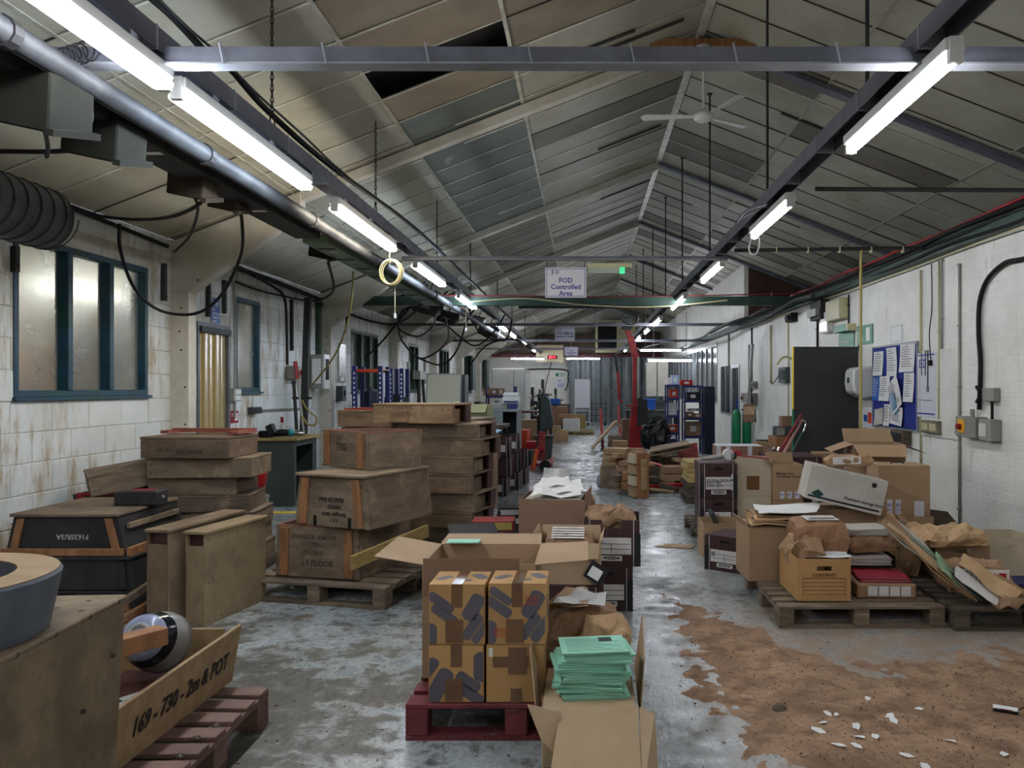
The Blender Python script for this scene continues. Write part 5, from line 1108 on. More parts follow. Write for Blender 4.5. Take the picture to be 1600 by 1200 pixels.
shut_box('brown carton under the stack of black binders', (-.62, 7.05, 0), 0, .38, .32, .26, card_dark, None)
t = thing('file_box', 'low black file crate between the tray stack and the tan storage box', 'box', (-1.02, 6.45, 0)); MB().box(-.14, .0, -.3, .3, 0, .24).obj('body', black, t, bevel=.004); MB().box(-.12, -.02, -.28, .28, .24, .25).obj('rim', dark_metal, t)
# ------------------------------------------------------------------ left middle: tapered crates on a pallet
pallet('weathered pallet under the three tapered crates', (-1.86, 6.42, 0), 1.15, 1.15, rad(-13), pallet_wood, .16, 7)
loc, a, w_ = fit(.162, (432, 899), (560, 907), .86)
c1 = crate('lowest and widest tapered crate of three, marked with faded L3 FLOOR writing', loc, a, w_ + .02, w_, .86, .385, wood_dusty, wood_orange, lid=False, open_in=wood_red, name='tapered_crate', battx=.07)
for s, sz, x, z in (('STRINGER SEMI T/3', .045, -.22, .29), ('T31', .045, -.05, .235), ('173190/3', .05, -.14, .17), ('L3 FLOOR', .06, -.13, .09)): text(s, sz, c1, (x, -.432, z), ink_soft, shear=.1)
loc, a, w_ = fit(.555, (462, 819), (576, 829), .80)
c2 = crate('middle tapered crate with upside-down Rack L3 writing and two slots', loc, a, w_ + .01, w_ - .06, .80, .375, wood_dusty, wood_orange, name='tapered_crate', battx=.07)
for s, sz, x, z in (('Rack L3 Seat', .045, .12, .20), ('18400/3', .04, .10, .145), ('Stringer Semi', .042, .14, .09), ('F E 7', .035, .06, .045)): text(s, sz, c2, (x, -.403, z + .02), ink, rot=(90, 180, 0), shear=.2)
MB().box(-.17, -.14, -.4015, -.4005, .0, .08).box(.155, .185, -.4015, -.4005, 0, .08).obj('slot', black, c2)
loc, a, w_ = fit(.954, (507, 727), (575, 735), .50)
c3 = crate('top tapered crate of three, open with a reddish rim', loc, a, w_, w_ + .02, .52, .29, wood_dusty, wood_orange, lid=False, open_in=wood_red, name='tapered_crate', battx=.07)
MB().box(-w_/2 - .012, w_/2 + .012, -.265, .26, -.0, .018).obj('skirt_board', wood_dusty, c3)
text('F.L.V\nStringer\n173190/1', .045, c3, (-.12, -.262, .22), ink_soft, shear=.1)
p0 = G(549, 893, .17); t = thing('loose_plank', 'yellowed loose plank leaning along the right side of the lowest crate', 'plank', P(608, 853, 5.9), 0)
q0 = P(549, 880, 5.62) - t.location; q1 = P(668, 829, 6.4) - t.location
MB().bar(q0, q1, .03, .10).obj('plank', wood_yellow, t, bevel=.004)
# tall stack of shallow trays
ZS = .10; hs = [.175, .15, .175, .185, .165, .17, .14, .15]
tag(MB().box(-.42, .42, -.34, .34, 0, .099).obj('dark_skid', wood_dark, loc=(-1.36, 7.86, 0), rot=(0, 0, rad(-12))), 'dark skid under the tall stack of shallow trays', 'skid')
z = ZS; offs = [(.06, 0), (.03, 0), (.05, .01), (.02, -.01), (.03, .01), (.10, -.01), (.06, 0)]
names = ['lowest shallow tray of the tall stack, its end open', 'second shallow tray up the tall stack', 'third shallow tray up the tall stack', 'fourth shallow tray up the tall stack', 'fifth shallow tray up the tall stack', 'sixth shallow tray up the tall stack', 'seventh shallow tray, next below the top of the tall stack']
for k in range(7):
    m = wood_dusty if k in (1, 5) else wood_dark if k in (0, 3) else wood_dusty
    tray(names[k], (-1.40 + offs[k][0], 7.85 + offs[k][1], z + .001), rad(-12 + R.uniform(-2, 2)), .80, .62, hs[k] - .002, mat('mid_brown_wood', (116, 96, 76), (86, 70, 56), 3.2, .8, bump=.25, stretch=(1, 1, 3), rnd=.14, stain=(134, 114, 92), st=(.56, .72), stscale=4, fine=.35) if k % 2 else m, group='shallow trays in the tall stack'); z += hs[k]
tray('topmost pale tray of the tall stack with a square block on its front', (-1.56, 7.75, z + .001), rad(-10), .78, .56, .185, mat('pale_brown_wood', (142, 116, 88), (112, 90, 68), 3.2, .8, bump=.25, stretch=(1, 1, 3), rnd=.05, stain=(160, 140, 112), st=(.56, .72), stscale=4, fine=.35), battens=[(-.22, -.04, .01, .12)])
ZTOP = z
tray('tray with a red inside on the far side, left of the tall stack top', (-2.14, 8.3, 1.20), rad(-8), .66, .50, .17, wood_dusty, end='shut')
tag(MB().box(-.03, .55, -.2, .2, 0, .012).obj('red_card', red_paint, loc=(-2.4, 8.35, 1.372), rot=(0, 0, rad(-8))), 'red sheet lying on the tray left of the tall stack top', 'sheet')
for k in range(6):
    tray(['lowest tray of the hidden stack behind the tapered crates', 'second tray of the hidden stack behind the tapered crates', 'third tray of the hidden stack behind the tapered crates', 'fourth tray of the hidden stack behind the tapered crates', 'fifth tray of the hidden stack behind the tapered crates', 'sixth tray of the hidden stack behind the tapered crates'][k], (-2.14 + .02 * (k % 2), 8.3, .199 * k), rad(-8), .62, .48, .197, wood_dark, end='shut', group='hidden stack behind the tapered crates')
# second column of trays behind the tall stack
z = 0.0; nm = ['lowest', 'second', 'third', 'fourth', 'fifth', 'sixth', 'top']
for k in range(7):
    tray(f'{nm[k]} box tray of the narrow stack right behind the tall stack', (-1.46 + (.0 if k < 3 else .06) + R.uniform(-.015, .015), 8.95, z + .001), rad(-14 + 4 * (k % 3)), .62, .60, .178, wood_dusty if k % 2 == 0 else mat('mid_brown_wood', 0, 0), end='shut', group='box trays in the narrow stack'); z += .18
# upright flat crates
def slab(lb, near, far, thick, h, m):
    """flat crate stood on its edge; near / far are the floor points of its right hand face"""
    e = far - near; L = e.length; a = math.atan2(e.y, e.x); n = Vector((-math.sin(a), math.cos(a), 0)); c = (near + far) / 2 + n * thick / 2
    t = thing('upright_crate', lb, 'crate', (c.x, c.y, 0), a)
    MB().box(-L/2, L/2, -thick/2, -thick/2 + .015, 0, h - .022).obj('face_board', m, t, bevel=.003)
    MB().box(-L/2 - .012, L/2 + .012, -thick/2 - .01, thick/2 + .01, h - .0215, h).obj('top_board', m, t, bevel=.004)
    MB().box(-L/2 + .004, L/2 - .004, thick/2 - .015, thick/2, 0, h - .022).obj('back_board', m, t); MB().box(-L/2 + .001, -L/2 + .016, -thick/2 + .0155, thick/2 - .0155, 0, h - .10).obj('end_board', m, t)
    MB().box(-L/2 + .03, -L/2 + .05, -thick/2 + .0155, thick/2 - .0155, h - .11, h - .023).obj('dark_recess', wood_maroon, t); MB().box(L/2 - .016, L/2 - .001, -thick/2 + .0155, thick/2 - .0155, 0, h - .022).obj('end_board', m, t)
    c_ = MB()
    for x in (-L/2 + .03, -L/4, 0, L/4, L/2 - .03):
        for zz in (.03, h * .45, h - .06): c_.tube([(x, -thick/2 - .001, zz), (x, -thick/2 + .002, zz)], .006, 6)
    c_.obj('screw', dark_metal, t, kind='stuff'); return t
mu = mat('pale_ply_wood', (142, 122, 92), (114, 96, 72), 2.2, .8, bump=.2, rnd=.06, stain=(96, 78, 58), st=(.56, .72), stscale=2.5, fine=.3)
slab('right-hand flat crate standing on its edge in front of the stacked trays', V(-2.53, 5.33, 0), V(-2.40, 6.02, 0), .15, .635, mu)
slab('left-hand flat crate standing on its edge in front of the stacked trays', V(-2.74, 5.27, 0), V(-2.61, 6.12, 0), .165, .66, mat('pale_ply_wood2', (124, 104, 80), (94, 78, 58), 2.6, .8, bump=.2, rnd=.06, stain=(70, 54, 42), st=(.56, .72), stscale=2.5, fine=.3))
# stack of trays by the wall
zz = .09; tag(MB().box(-.5, .5, -.3, .3, 0, .088).obj('dark_skid', wood_dark, loc=(-3.3, 7.05, 0)), 'dark skid under the trays stacked near the wall', 'skid')
spec = [(-3.2, 7.0, .80, .16, 6), (-3.26, 7.05, .78, .15, -3), (-3.22, 7.0, .80, .15, 5), (-3.22, 6.98, .70, .14, 9), (-3.32, 7.0, .72, .15, 4), (-3.24, 6.95, .84, .17, 5), (-3.30, 6.88, .74, .18, -2)]
nm = ['lowest dusty tray stacked near the left wall', 'second dusty tray stacked near the left wall', 'third dusty tray stacked near the left wall', 'fourth dusty tray near the left wall, beside the fire bucket', 'fifth dusty tray near the left wall, end plank missing', 'sixth dusty tray near the left wall, sticking out furthest right', 'topmost dusty tray near the left wall with numbers on its front']
for k, (x, y, w_, h_, r_) in enumerate(spec):
    t = tray(nm[k], (x, y, zz + .001), rad(r_), w_, .55, h_ - .002, wood_dusty if k % 3 else mat('mid_brown_wood', 0, 0), end='open' if k in (4, 5) else 'shut', side=-1, group='dusty trays stacked near the left wall'); zz += h_
text('12  15', .05, t, (-.1, -.279, .09), ink_soft, rot=(90, 180, 0)); text('03HJPJ2J4N', .045, t, (.15, -.278, .07), ink_soft, rot=(90, 180, 0))
MB().box(-.37, .37, .20, .26, .189, .225).box(-.37, -.30, .02, .2, .189, .215).box(.28, .37, -.1, .2, .189, .215).obj('top_rail', wood_red, t)
tray('long dusty slotted tray tilted against the trays by the left wall', (-3.86, 6.90, .77), rad(35), .72, .44, .17, wood_dusty, end='open', side=1, tilt=(rad(3), rad(-9)))
tray('lower tray edged in red beside the left wall', (-3.98, 6.92, .57), rad(6), .62, .42, .155, wood_dark, end='shut', tilt=(0, rad(-4)), battens=[(-.26, -.20, .0, .13)])
MBr = MB().box(-.24, .30, -.014, 0, .11, .135).box(-.24, -.19, -.014, 0, 0, .11); tag(MBr.obj('angle_iron', red_paint, loc=(-3.99, 6.692, .585), rot=(0, 0, rad(6))), 'bright red angle frame on the lower tray by the left wall', 'frame')
for k in range(3): tray(['lowest support tray by the left wall', 'middle support tray by the left wall', 'upper support tray by the left wall'][k], (-3.98, 6.95, .185 * k), rad(4), .66, .5, .182, wood_dark, end='shut', group='support trays under the red framed one')
t = thing('fire_bucket', 'red bucket with a blue and white top behind the stacked trays', 'bucket', (-3.60, 8.7, .42)); MB().lathe([(.11, 0), (.14, .24), (.14, .25), (.13, .25)], 20).obj('bucket', red_paint, t, smooth=True); MB().lathe([(.001, .30), (.12, .29), (.135, .24)], 20).obj('lid', blue_paint, t, smooth=True); MB().box(.0, .07, -.15, -.142, .1, .15).obj('label', paper, t)
t = thing('paint_drum', 'pale drum the red bucket stands on', 'drum', (-3.60, 8.7, 0)); MB().lathe([(.001, 0), (.16, 0), (.16, .02), (.155, .03), (.155, .39), (.16, .40), (.16, .42), (.001, .42)], 24).obj('drum', grey_plastic, t, smooth=False); MB().lathe([(.163, .2), (.163, .215)], 24).obj('hoop', grey_paint, t)
# dark crates in front
t = crate('black stained crate with a wide dusty lid and orange battens, F163SR on its front', (-3.59, 5.93, .44), 0, .84, .72, .80, .265, wood_black, wood_orange, name='lidded_crate')
for o in t.children:
    if o.name.startswith('lid'): o.data.materials[0] = mat('dusty_lid', (122, 104, 84), (92, 76, 60), 3, .85, bump=.2, stain=(70, 58, 48), st=(.55, .72), fine=.3)
MB().box(-.42, .42, -.45, -.424, -.0, .05).obj('bottom_rail', wood_orange, t, bevel=.003); text('F163SR/3A', .05, t, (.16, -.404, .14), chalk, rot=(90, 180, 0))
MB().box(.385, .41, -.34, .34, .17, .21).obj('side_rail', wood_dusty, t, bevel=.003); MB().bar((.44, -.41, .02), (.45, .40, .03), .03, .06).obj('side_rail', wood_orange, t, bevel=.003)
t = crate('plain black crate under the lidded crate', (-3.56, 5.90, .20), 0, .90, .86, .78, .212, wood_black, wood_black, name='black_crate'); 
t = crate('lowest black crate of the group by the left wall', (-3.58, 5.94, 0), 0, .94, .90, .80, .172, wood_black, wood_orange, name='black_crate')
tag(MB().obox((0, 0, 0), (.035, .74, .05), (0, 0, rad(4))).obj('loose_batten', wood_dusty, bevel=.003, loc=(-3.03, 5.36, .20), rot=(rad(4), 0, 0)), 'dusty batten leaning beside the lowest black crate', 'batten')
tag(MB().obox((0, 0, 0), (.035, .60, .05), (0, 0, rad(-6))).obj('loose_batten', wood_orange, bevel=.003, loc=(-3.02, 5.22, .08), rot=(rad(6), 0, 0)), 'orange batten lying low beside the lowest black crate', 'batten')
tag(MB().obox((0, 0, 0), (.05, .50, .04), (0, 0, rad(10))).obj('loose_batten', wood_dusty, bevel=.003, loc=(-2.98, 5.05, .03)), 'short dusty batten on the floor beside the black crates', 'batten')
t = thing('core_box', 'small black box with a reddish top on the lidded crate', 'box', (-3.30, 5.95, .729), rad(3)); MB().box(-.155, .155, -.09, .09, 0, .105).obj('body', wood_black, t, bevel=.008); MB().box(-.08, .10, -.05, .06, .105, .108).obj('red_inset', red_dull, t); MB().tube([(.155, 0, .055), (.166, 0, .055)], .012, 8).obj('dowel', steel_light, t)
# big chipboard crate, ring pattern
t = thing('chipboard_crate', 'large chipboard crate cut off by the lower left corner', 'crate', (-2.045, 2.22, 0), rad(4)); w_, d_, h_ = 1.0, 1.0, .886
MB().prism([(-w_/2, -d_/2, 0), (w_/2 - .05, -d_/2, 0), (w_/2, -d_/2, h_ - .02), (-w_/2, -d_/2, h_ - .02)], (0, d_, 0)).obj('carcass', osb, t, bevel=.003)
MB().box(-w_/2 - .005, w_/2 + .004, -d_/2 - .005, d_/2 + .004, h_ - .019, h_).obj('top_board', osb, t, bevel=.006)
c = MB()
for k in range(6): c.tube([(w_/2 - .004, -.45 + k * .18, h_ - .012), (w_/2 + .0055, -.45 + k * .18, h_ - .012)], .007, 8); c.tube([(w_/2 - .03, -.42 + k * .17, .12 * k + .1), (w_/2 - .0385 + .05 * (.12 * k + .1) / h_ + .0, -.42 + k * .17, .12 * k + .1)], .008, 8)
for (x, y) in ((.46, .3), (.42, .42), (.36, .34), (.46, .12)): c.tube([(x, y, h_ - .002), (x, y, h_ + .001)], .009, 8)
c.obj('screw_hole', wood_dark, t, kind='stuff')
t = thing('ring_pattern', 'round grey casting pattern with a tan wooden top, standing on the chipboard crate', 'pattern', (-1.885, 2.25, .888)); t.scale = (1, 1, 1.2)
MB().lathe([(.225, .02), (.235, .143), (.345, .143), (.35, .137), (.318, 0), (.15, 0)], 64, closed=True).obj('ring', resin_grey, t, smooth=False)
MB().lathe([(.235, .1435), (.342, .1435), (.342, .146), (.235, .146)], 64, closed=True).obj('wooden_face', ply_tan, t)
MB().lathe([(.001, .02), (.185, .02), (.175, .11), (.001, .11)], 40).obj('boss', ply_tan, t); MB().lathe([(.001, 0), (.225, .0), (.225, .02), (.001, .02)], 40).obj('web', wood_pine, t); MB().box(.17, .24, -.03, .03, .021, .09).obj('rib', wood_dark, t)
# tray with handwriting, on its pallet
pallet('pinkish pallet under the written-on tray, board ends showing', (-2.07, 3.32, 0), 1.12, 1.0, 0, pallet_pink, .168, 7)
c = MB()
t = thing('pattern_tray', 'open tan plywood tray with 169-730-2 handwritten along its side', 'tray', (-2.12, 3.44, .17)); L = 1.12
def leaning(x0, x1, y0, y1, h0): return MB()
MB().hexa([(.36, -.56, 0), (.38, -.56, 0), (.405, .455, 0), (.385, .455, 0), (.40, -.56, .255), (.42, -.56, .255), (.45, .455, .275), (.43, .455, .275)]).obj('side_board', ply_tan, t, bevel=.003)
MB().hexa([(-.40, -.56, 0), (-.38, -.56, 0), (-.38, .455, 0), (-.40, .455, 0), (-.43, -.56, .255), (-.41, -.56, .255), (-.41, .455, .275), (-.43, .455, .275)]).obj('side_board', ply_tan, t)
MB().box(-.375, .38, .405, .425, 0, .265).obj('end_board', ply_tan, t); MB().box(-.375, .355, -.55, -.53, 0, .25).obj('end_board', ply_tan, t); MB().box(-.375, .36, -.52, .40, .0, .015).obj('base_board', ply_tan, t)
tx = text('169 - 730 - 2m & POT', .105, t, (.404, -.42, .10), ink, rot=(98.8, 0, 88.45), sx=.80, shear=.12)
t = thing('shaped_pattern', 'purple grey core piece with cream raised letters in the plywood tray', 'pattern', (-1.98, 3.45, .186), rad(2)); MB().box(-.16, .21, -.35, .30, 0, .09).obj('body', wood_maroon, t, bevel=.01); s = MB()
s.bar((-.12, -.3, .096), (.10, .0, .096), .05, .012).bar((.02, -.12, .096), (.19, -.22, .096), .05, .012).bar((.10, .05, .096), (.19, .25, .096), .05, .012).bar((-.02, -.15, .096), (-.1, .1, .096), .05, .012).obj('raised_web', grey_plastic, t)
t = thing('spun_cover', 'grey and black round turned cover lying tilted in the plywood tray', 'pattern', P(240, 1000, 3.62), rad(-15), None, (rad(62), rad(20))); t.scale = (.82, .82, .82)
MB().lathe([(.001, .15), (.08, .148), (.115, .125), (.125, .09)], 40).obj('dome', mat('gloss_blue_grey', (130, 136, 156), None, 3, .18), t, smooth=True); MB().lathe([(.125, .09), (.145, .05), (.15, .03)], 40).obj('black_band', mat('gloss_black', (20, 22, 28), None, 3, .15), t, smooth=True); MB().lathe([(.15, .03), (.165, -.05), (.165, -.10), (.001, -.10)], 40).obj('skirt', mat('gloss_grey', (120, 118, 112), None, 3, .3), t, smooth=True)
MB().lathe([(.045, .148), (.05, .156), (.065, .156), (.07, .148)], 32).obj('pale_ring', grey_plastic, t, smooth=True)
t = thing('wood_block', 'orange brown wooden block lying over the edge of the turned cover', 'block', P(212, 1003, 3.15), rad(58)); MB().box(-.17, .11, -.04, .04, -.035, .035).obj('block', wood_orange, t, bevel=.003); MB().box(-.171, -.17, -.03, .03, -.03, .03).obj('end_grain', wood_pine, t)
c = MB()
t = thing('washer', 'bright washer nailed on the third pallet board end from the tray', 'washer', (-1.57, 3.10, .1685)); MB().lathe([(.006, 0), (.018, 0), (.018, .003), (.006, .003)], 16, closed=True).obj('washer', chrome, t); MB().lathe([(.001, .006), (.006, .005), (.006, .0)], 10).obj('nail', chrome, t)
for k, (x, y) in enumerate(((-1.56, 3.38), (-1.585, 3.26))):
    c = copy_tree(t); c.location = (x, y, .1685); c['label'] = ['bright nail washer on the farthest visible pink pallet board end', 'bright nail washer on the second pink pallet board end'][k]
# workbench with tools
t = thing('workbench', 'dark green-grey metal workbench with a wooden top against the left wall', 'workbench', (-4.14, 11.15, 0)); 
MB().box(-.29, .25, -.45, -.42, 0, .88).obj('end_panel', greydark, t); MB().box(-.29, .25, .42, .45, 0, .88).obj('end_panel', greydark, t); MB().box(-.29, -.27, -.42, .42, 0, .88).obj('back_panel', greydark, t); MB().box(.23, .25, -.42, -.36, 0, .88).box(.23, .25, .3, .42, 0, .88).box(.23, .25, -.36, .3, .80, .88).obj('front_frame', greydark, t); MB().box(-.27, .23, -.42, .42, .40, .42).obj('shelf', greydark, t)
MB().box(-.30, .31, -.50, .50, .881, .915).obj('worktop', wood_yellow, t, bevel=.004)
t = thing('angle_grinder', 'black power drill with a teal grip lying on the workbench', 'tool', (-4.12, 10.95, .917), rad(20)); MB().tube([(-.16, 0, .05), (-.02, 0, .06), (.06, 0, .06)], [.04, .05, .045], 12).obj('motor_body', black, t, smooth=True); MB().tube([(.06, 0, .06), (.13, 0, .06)], .05, 12).obj('teal_grip', mat('teal_plastic', (40, 130, 136), None, 3, .4), t, smooth=True); MB().tube([(.13, 0, .06), (.24, 0, .04), (.27, 0, .03)], [.045, .03, .012], 10).obj('nose', chrome, t, smooth=True)
t = thing('machine_part', 'boxy black tool part lying left on the workbench', 'tool', (-4.30, 10.86, .917), rad(-15)); MB().box(-.12, .06, -.06, .06, 0, .09).obj('body', black, t, bevel=.015); MB().obox((.05, 0, .11), (.10, .07, .13), (0, rad(-25), 0)).obj('handle', dark_metal, t)
t = thing('spray_bottle', 'clear bottle with a red label at the back of the workbench', 'bottle', (-4.30, 11.4, .917)); MB().lathe([(.001, 0), (.04, 0), (.03, .14), (.012, .2), (.012, .26), (.001, .26)], 14).obj('bottle', mat('clear_plastic', (190, 196, 190), None, 3, .15), t, smooth=True); MB().box(-.02, .02, -.045, -.03, .18, .26).obj('label', red_paint, t)
t = thing('hand_tool', 'red handled bar leaning on the wall behind the workbench', 'tool', (-4.08, 11.75, 0)); MB().tube([(.06, 0, .0), (-.14, 0, 1.72)], .018, 8).obj('shaft', grey_plastic, t); MB().tube([(-.14, 0, 1.72), (-.175, 0, 1.98)], .03, 8).obj('red_grip', red_paint, t)
t = thing('hand_tool', 'dark pipe leaning on the wall behind the workbench', 'tool', (-4.17, 11.74, 0)); MB().tube([(0, 0, 0), (-.10, 0, 1.66)], .026, 8).obj('pipe', dark_metal, t); MB().tube([(-.10, 0, 1.64), (-.102, 0, 1.70)], .034, 8).obj('cap', dark_metal, t)
tag(MB().box(-.25, .25, -.08, .08, 0, .001).box(.3, .36, -.6, -.08, 0, .001).obj('floor_marking', yellow_hazard, loc=(-3.75, 10.2, .0015)), 'worn yellow floor paint by the workbench', 'marking', kind='thing')

# ------------------------------------------------------------------ right side pallets
pallet('weathered pallet under the CONTENTS box on the right', (1.84, 5.86, 0), 1.10, 1.14, 0, pallet_wood, .15, 8)
pallet('second weathered pallet, cut off by the right edge of the photo', (2.98, 5.80, 0), 1.10, 1.14, 0, wood_dark if False else mat('dark_pallet_wood', (92, 82, 66), (66, 58, 48), 4, .85, stretch=(1, 5, 5), bump=.3, rnd=.2, stain=(50, 46, 38), fine=.35), .15, 8)
pallet('third pallet behind, under the tall cartons by the wall', (2.75, 7.15, 0), 1.3, 1.2, 0, mat('dark_pallet_wood', 0, 0), .15, 7)
B = .151
b = open_box('ochre storage box printed CONTENTS with a hand hole', (1.625, 5.66, B), 0, .36, .50, .285, card_orange, {}, hole=True); y = -.2505; c = MB()
for k in range(5): c.box(-.145, .145, y - .001, y, .045 + .027 * k, .047 + .027 * k)
c.box(-.145, -.143, y - .001, y, .03, .155).box(.143, .145, y - .001, y, .03, .155).box(-.145, .145, y - .001, y, .153, .156).obj('printed_form', mat('brown_ink', (84, 44, 22), None, 3, .7), b); text('CONTENTS', .030, b, (0, y - .001, .166), _mc['brown_ink'], align='CENTER', ext=.0006)
crumple('torn kraft paper spilling from the left of the CONTENTS box', (1.53, 5.60, B + .20), rad(20), .15, .30, .20, kraft, seed=31, label=False, amp=.03)
crumple('big brown paper parcel with a printed label on the CONTENTS box', (1.665, 5.72, B + .292), rad(-2), .37, .36, .225, mat('brown_kraft', (140, 102, 72), (120, 86, 58), 2.4, .7, bump=.5, rnd=.04, fine=.1), seed=8, amp=.009, taper=.9)
sheet('white papers poking out along the top of the CONTENTS box', [V(1.50, 5.43, .445), V(1.82, 5.44, .44), V(1.82, 5.56, .455), V(1.5, 5.56, .455)], paper, seed=9)
open_box('tall tan carton at the left edge of the pallet behind the CONTENTS box', (1.48, 6.18, B), rad(3), .52, .40, .40, card, {'l': (60, .06)})
tag(MB().box(-.24, .24, -.18, .18, 0, .03).obj('paper_pile', kraft, loc=(1.48, 6.18, B + .375), rot=(0, 0, rad(3))), 'kraft papers filling the tall tan carton on the pallet', 'paper')
for k in range(4):
    z = B + .415 + .018 * k; sheet(['lowest kraft envelope on the tall tan carton', 'second kraft envelope on the tall tan carton', 'third kraft envelope on the tall tan carton', 'topmost kraft envelope on the tall tan carton'][k], [V(1.24 + .02 * k, 5.94 + .02 * k, z), V(1.76 - .03 * k, 5.97, z + .008), V(1.78, 6.30, z + .01), V(1.28, 6.32, z + .01)], kraft if k % 2 else kraft_pale, .012, 'kraft_envelope', 'envelope', amp=.012, seed=k * 3)
sheet('large white sheets laid over the kraft envelopes on the tall tan carton', [V(1.30, 5.95, z + .036), V(1.74, 5.98, z + .04), V(1.88, 6.36, z + .05), V(1.34, 6.34, z + .04)], paper, .006, amp=.012, seed=5)
# middle: file box with red folder, black tray of papers, parcel
t = thing('lever_arch_box', 'file box with label squares and a red folder right of the CONTENTS box', 'box', (2.08, 5.64, B), rad(-2)); MB().box(-.20, .20, -.17, .17, 0, .10).obj('body', kraft, t, bevel=.01)
for k in range(4): MB().box(-.13 + .075 * k, -.065 + .075 * k, -.172, -.17, .02, .085).obj('label_square', paper_print, t)
for k in range(2):
    c = thing('red_folder', ['lower red folder on the file box', 'upper red folder on the file box'][k], 'folder', (2.09 - .01 * k, 5.64, B + .102 + .019 * k), rad(-3 - 4 * k)); MB().box(-.17, .17, -.13, .13, 0, .005).box(-.17, .17, -.13, .13, .013, .018).box(-.17, -.165, -.13, .13, .005, .013).obj('cover', mat('crimson_card', (150, 26, 46), None, 3, .5, rnd=.04), c); MB().box(-.16, .16, -.12, .12, .006, .012).obj('papers', paper, c)
t = thing('letter_tray', 'black letter tray heaped with papers above the red folders', 'tray', (2.06, 5.90, B + .15), rad(-4)); MB().box(-.19, .19, -.14, .14, 0, .006).box(-.19, -.184, -.14, .14, .006, .08).box(.184, .19, -.14, .14, .006, .08).box(-.184, .184, .134, .14, .006, .08).obj('tray', black, t); 
for k in range(5): MB().obox((R.uniform(-.01, .01), 0, .016 + .012 * k), (.34, .25, .009), (0, 0, rad(R.uniform(-4, 4)))).obj('paper_bundle', card_grey if k % 2 else paper_print, t)
tag(MB().box(-.2, .2, -.16, .16, 0, .147).obj('carton', card, loc=(2.06, 6.0, B)), 'low carton hidden under the black letter tray', 'box')
crumple('rounded brown paper parcel wedged above the black letter tray', (2.08, 5.94, B + .245), rad(10), .34, .26, .12, kraft, seed=44, label=False, amp=.014)
for k in range(4):
    tag(MB().obox((0, 0, 0), (.34, .26, .010), (0, 0, 0)).obj('paper_bundle', card_grey, loc=(2.05 + .01 * k, 5.96, B + .372 + .0115 * k), rot=(0, 0, rad(3 * k))), ['lowest', 'second', 'third', 'topmost'][k] + ' grey bundle of sheets stacked over the rounded parcel', 'paper', 'grey sheet bundles over the rounded parcel')
# slanting sheaf of folders sliding down to the right pallet
fold = [('tan folder on top of the sheaf sliding down to the right', kraft, .0), ('second kraft folder in the sliding sheaf', kraft_pale, .022), ('grey folder in the sliding sheaf', card_grey, .040), ('thin grey-green folder low in the sliding sheaf', mat('grey_green_card', (120, 132, 112), None, 3, .7), .058), ('lowest dark folder in the sliding sheaf', greydark, .074)]
for k, (lb, m, dz) in enumerate(fold):
    o = 3 - k; sheet(lb, [V(2.03 + .02 * k, 5.44 + .01 * k, .66 - dz), V(2.56 + .03 * k, 5.30 + .01 * k, .19 - dz * .3), V(2.60 + .02 * k, 5.55, .22 - dz * .3), V(2.18 + .02 * k, 5.75, .70 - dz)], m, .010, 'card_folder', 'folder', amp=.022, seed=k * 5)
sheet('mint grey folded card hanging over the sliding sheaf', [V(2.36, 5.33, .42), V(2.48, 5.28, .27), V(2.56, 5.50, .31), V(2.44, 5.56, .45)], mat('pale_green_card', (136, 164, 130), None, 3, .7), .004, 'green_card', 'card', amp=.01)
sheet('white form with a red corner mark lying down the sliding sheaf', [V(2.43, 5.24, .36), V(2.66, 5.16, .185), V(2.76, 5.30, .20), V(2.52, 5.42, .385)], paper_print, .004, 'printed_form', 'paper', amp=.006)
sheet('brown kraft bag end spread at the front of the right pallet', [V(2.66, 5.18, .175), V(2.80, 5.16, .165), V(3.14, 5.38, .185), V(2.74, 5.56, .30)], kraft, .012, 'kraft_bag', 'bag', amp=.03, seed=4, n=8)
sheet('long kraft bag sliding beside the white form', [V(2.54, 5.42, .40), V(2.78, 5.22, .19), V(2.98, 5.42, .20), V(2.66, 5.62, .42)], kraft_pale, .015, 'kraft_bag', 'bag', amp=.02, seed=14, n=8)
crumple('brown paper parcel with a long printed label across the middle of the right pallet', (2.78, 5.74, B), rad(-8), .44, .34, .21, kraft, seed=51, label=False, amp=.014)
t = [o for o in COL.objects if o.get('label', '').startswith('brown paper parcel with a long printed')][0]
g = MB().box(-.17, .19, -.190, -.178, .06, .18).obj('printed_label', paper_print, t); MB().box(.12, .17, -.191, -.190, .08, .16).obj('red_mark', red_paint, g); c = MB(); [c.box(-.15 + .03 * k, -.145 + .03 * k, -.191, -.19, .07, .17) for k in range(8)]; c.obj('rule', ink_soft, g)
open_box('tan storage box with cut hand hole on the second pallet', (2.87, 6.22, B), rad(-3), .40, .36, .27, card, {}, hole=True)
crumple('torn kraft paper heaped over the tan storage box', (2.72, 6.05, B + .275), rad(10), .52, .40, .12, kraft_pale, seed=61, amp=.02, label=False)
crumple('darker kraft sheets heaped left of the tan storage box', (2.44, 6.28, B + .001), rad(-14), .34, .32, .40, kraft, seed=66, amp=.03, label=False)
open_box('pale grey-brown carton with a hand slot near the right wall', (3.26, 6.28, B + .0), 0, .40, .38, .30, card_beige, {}, hole=True, )
tag(MB().box(-.21, .21, -.2, .2, 0, .012).obj('blue_board', blue_paint, loc=(3.27, 6.02, B)), 'thin dark blue board under the pale carton by the right wall', 'board')
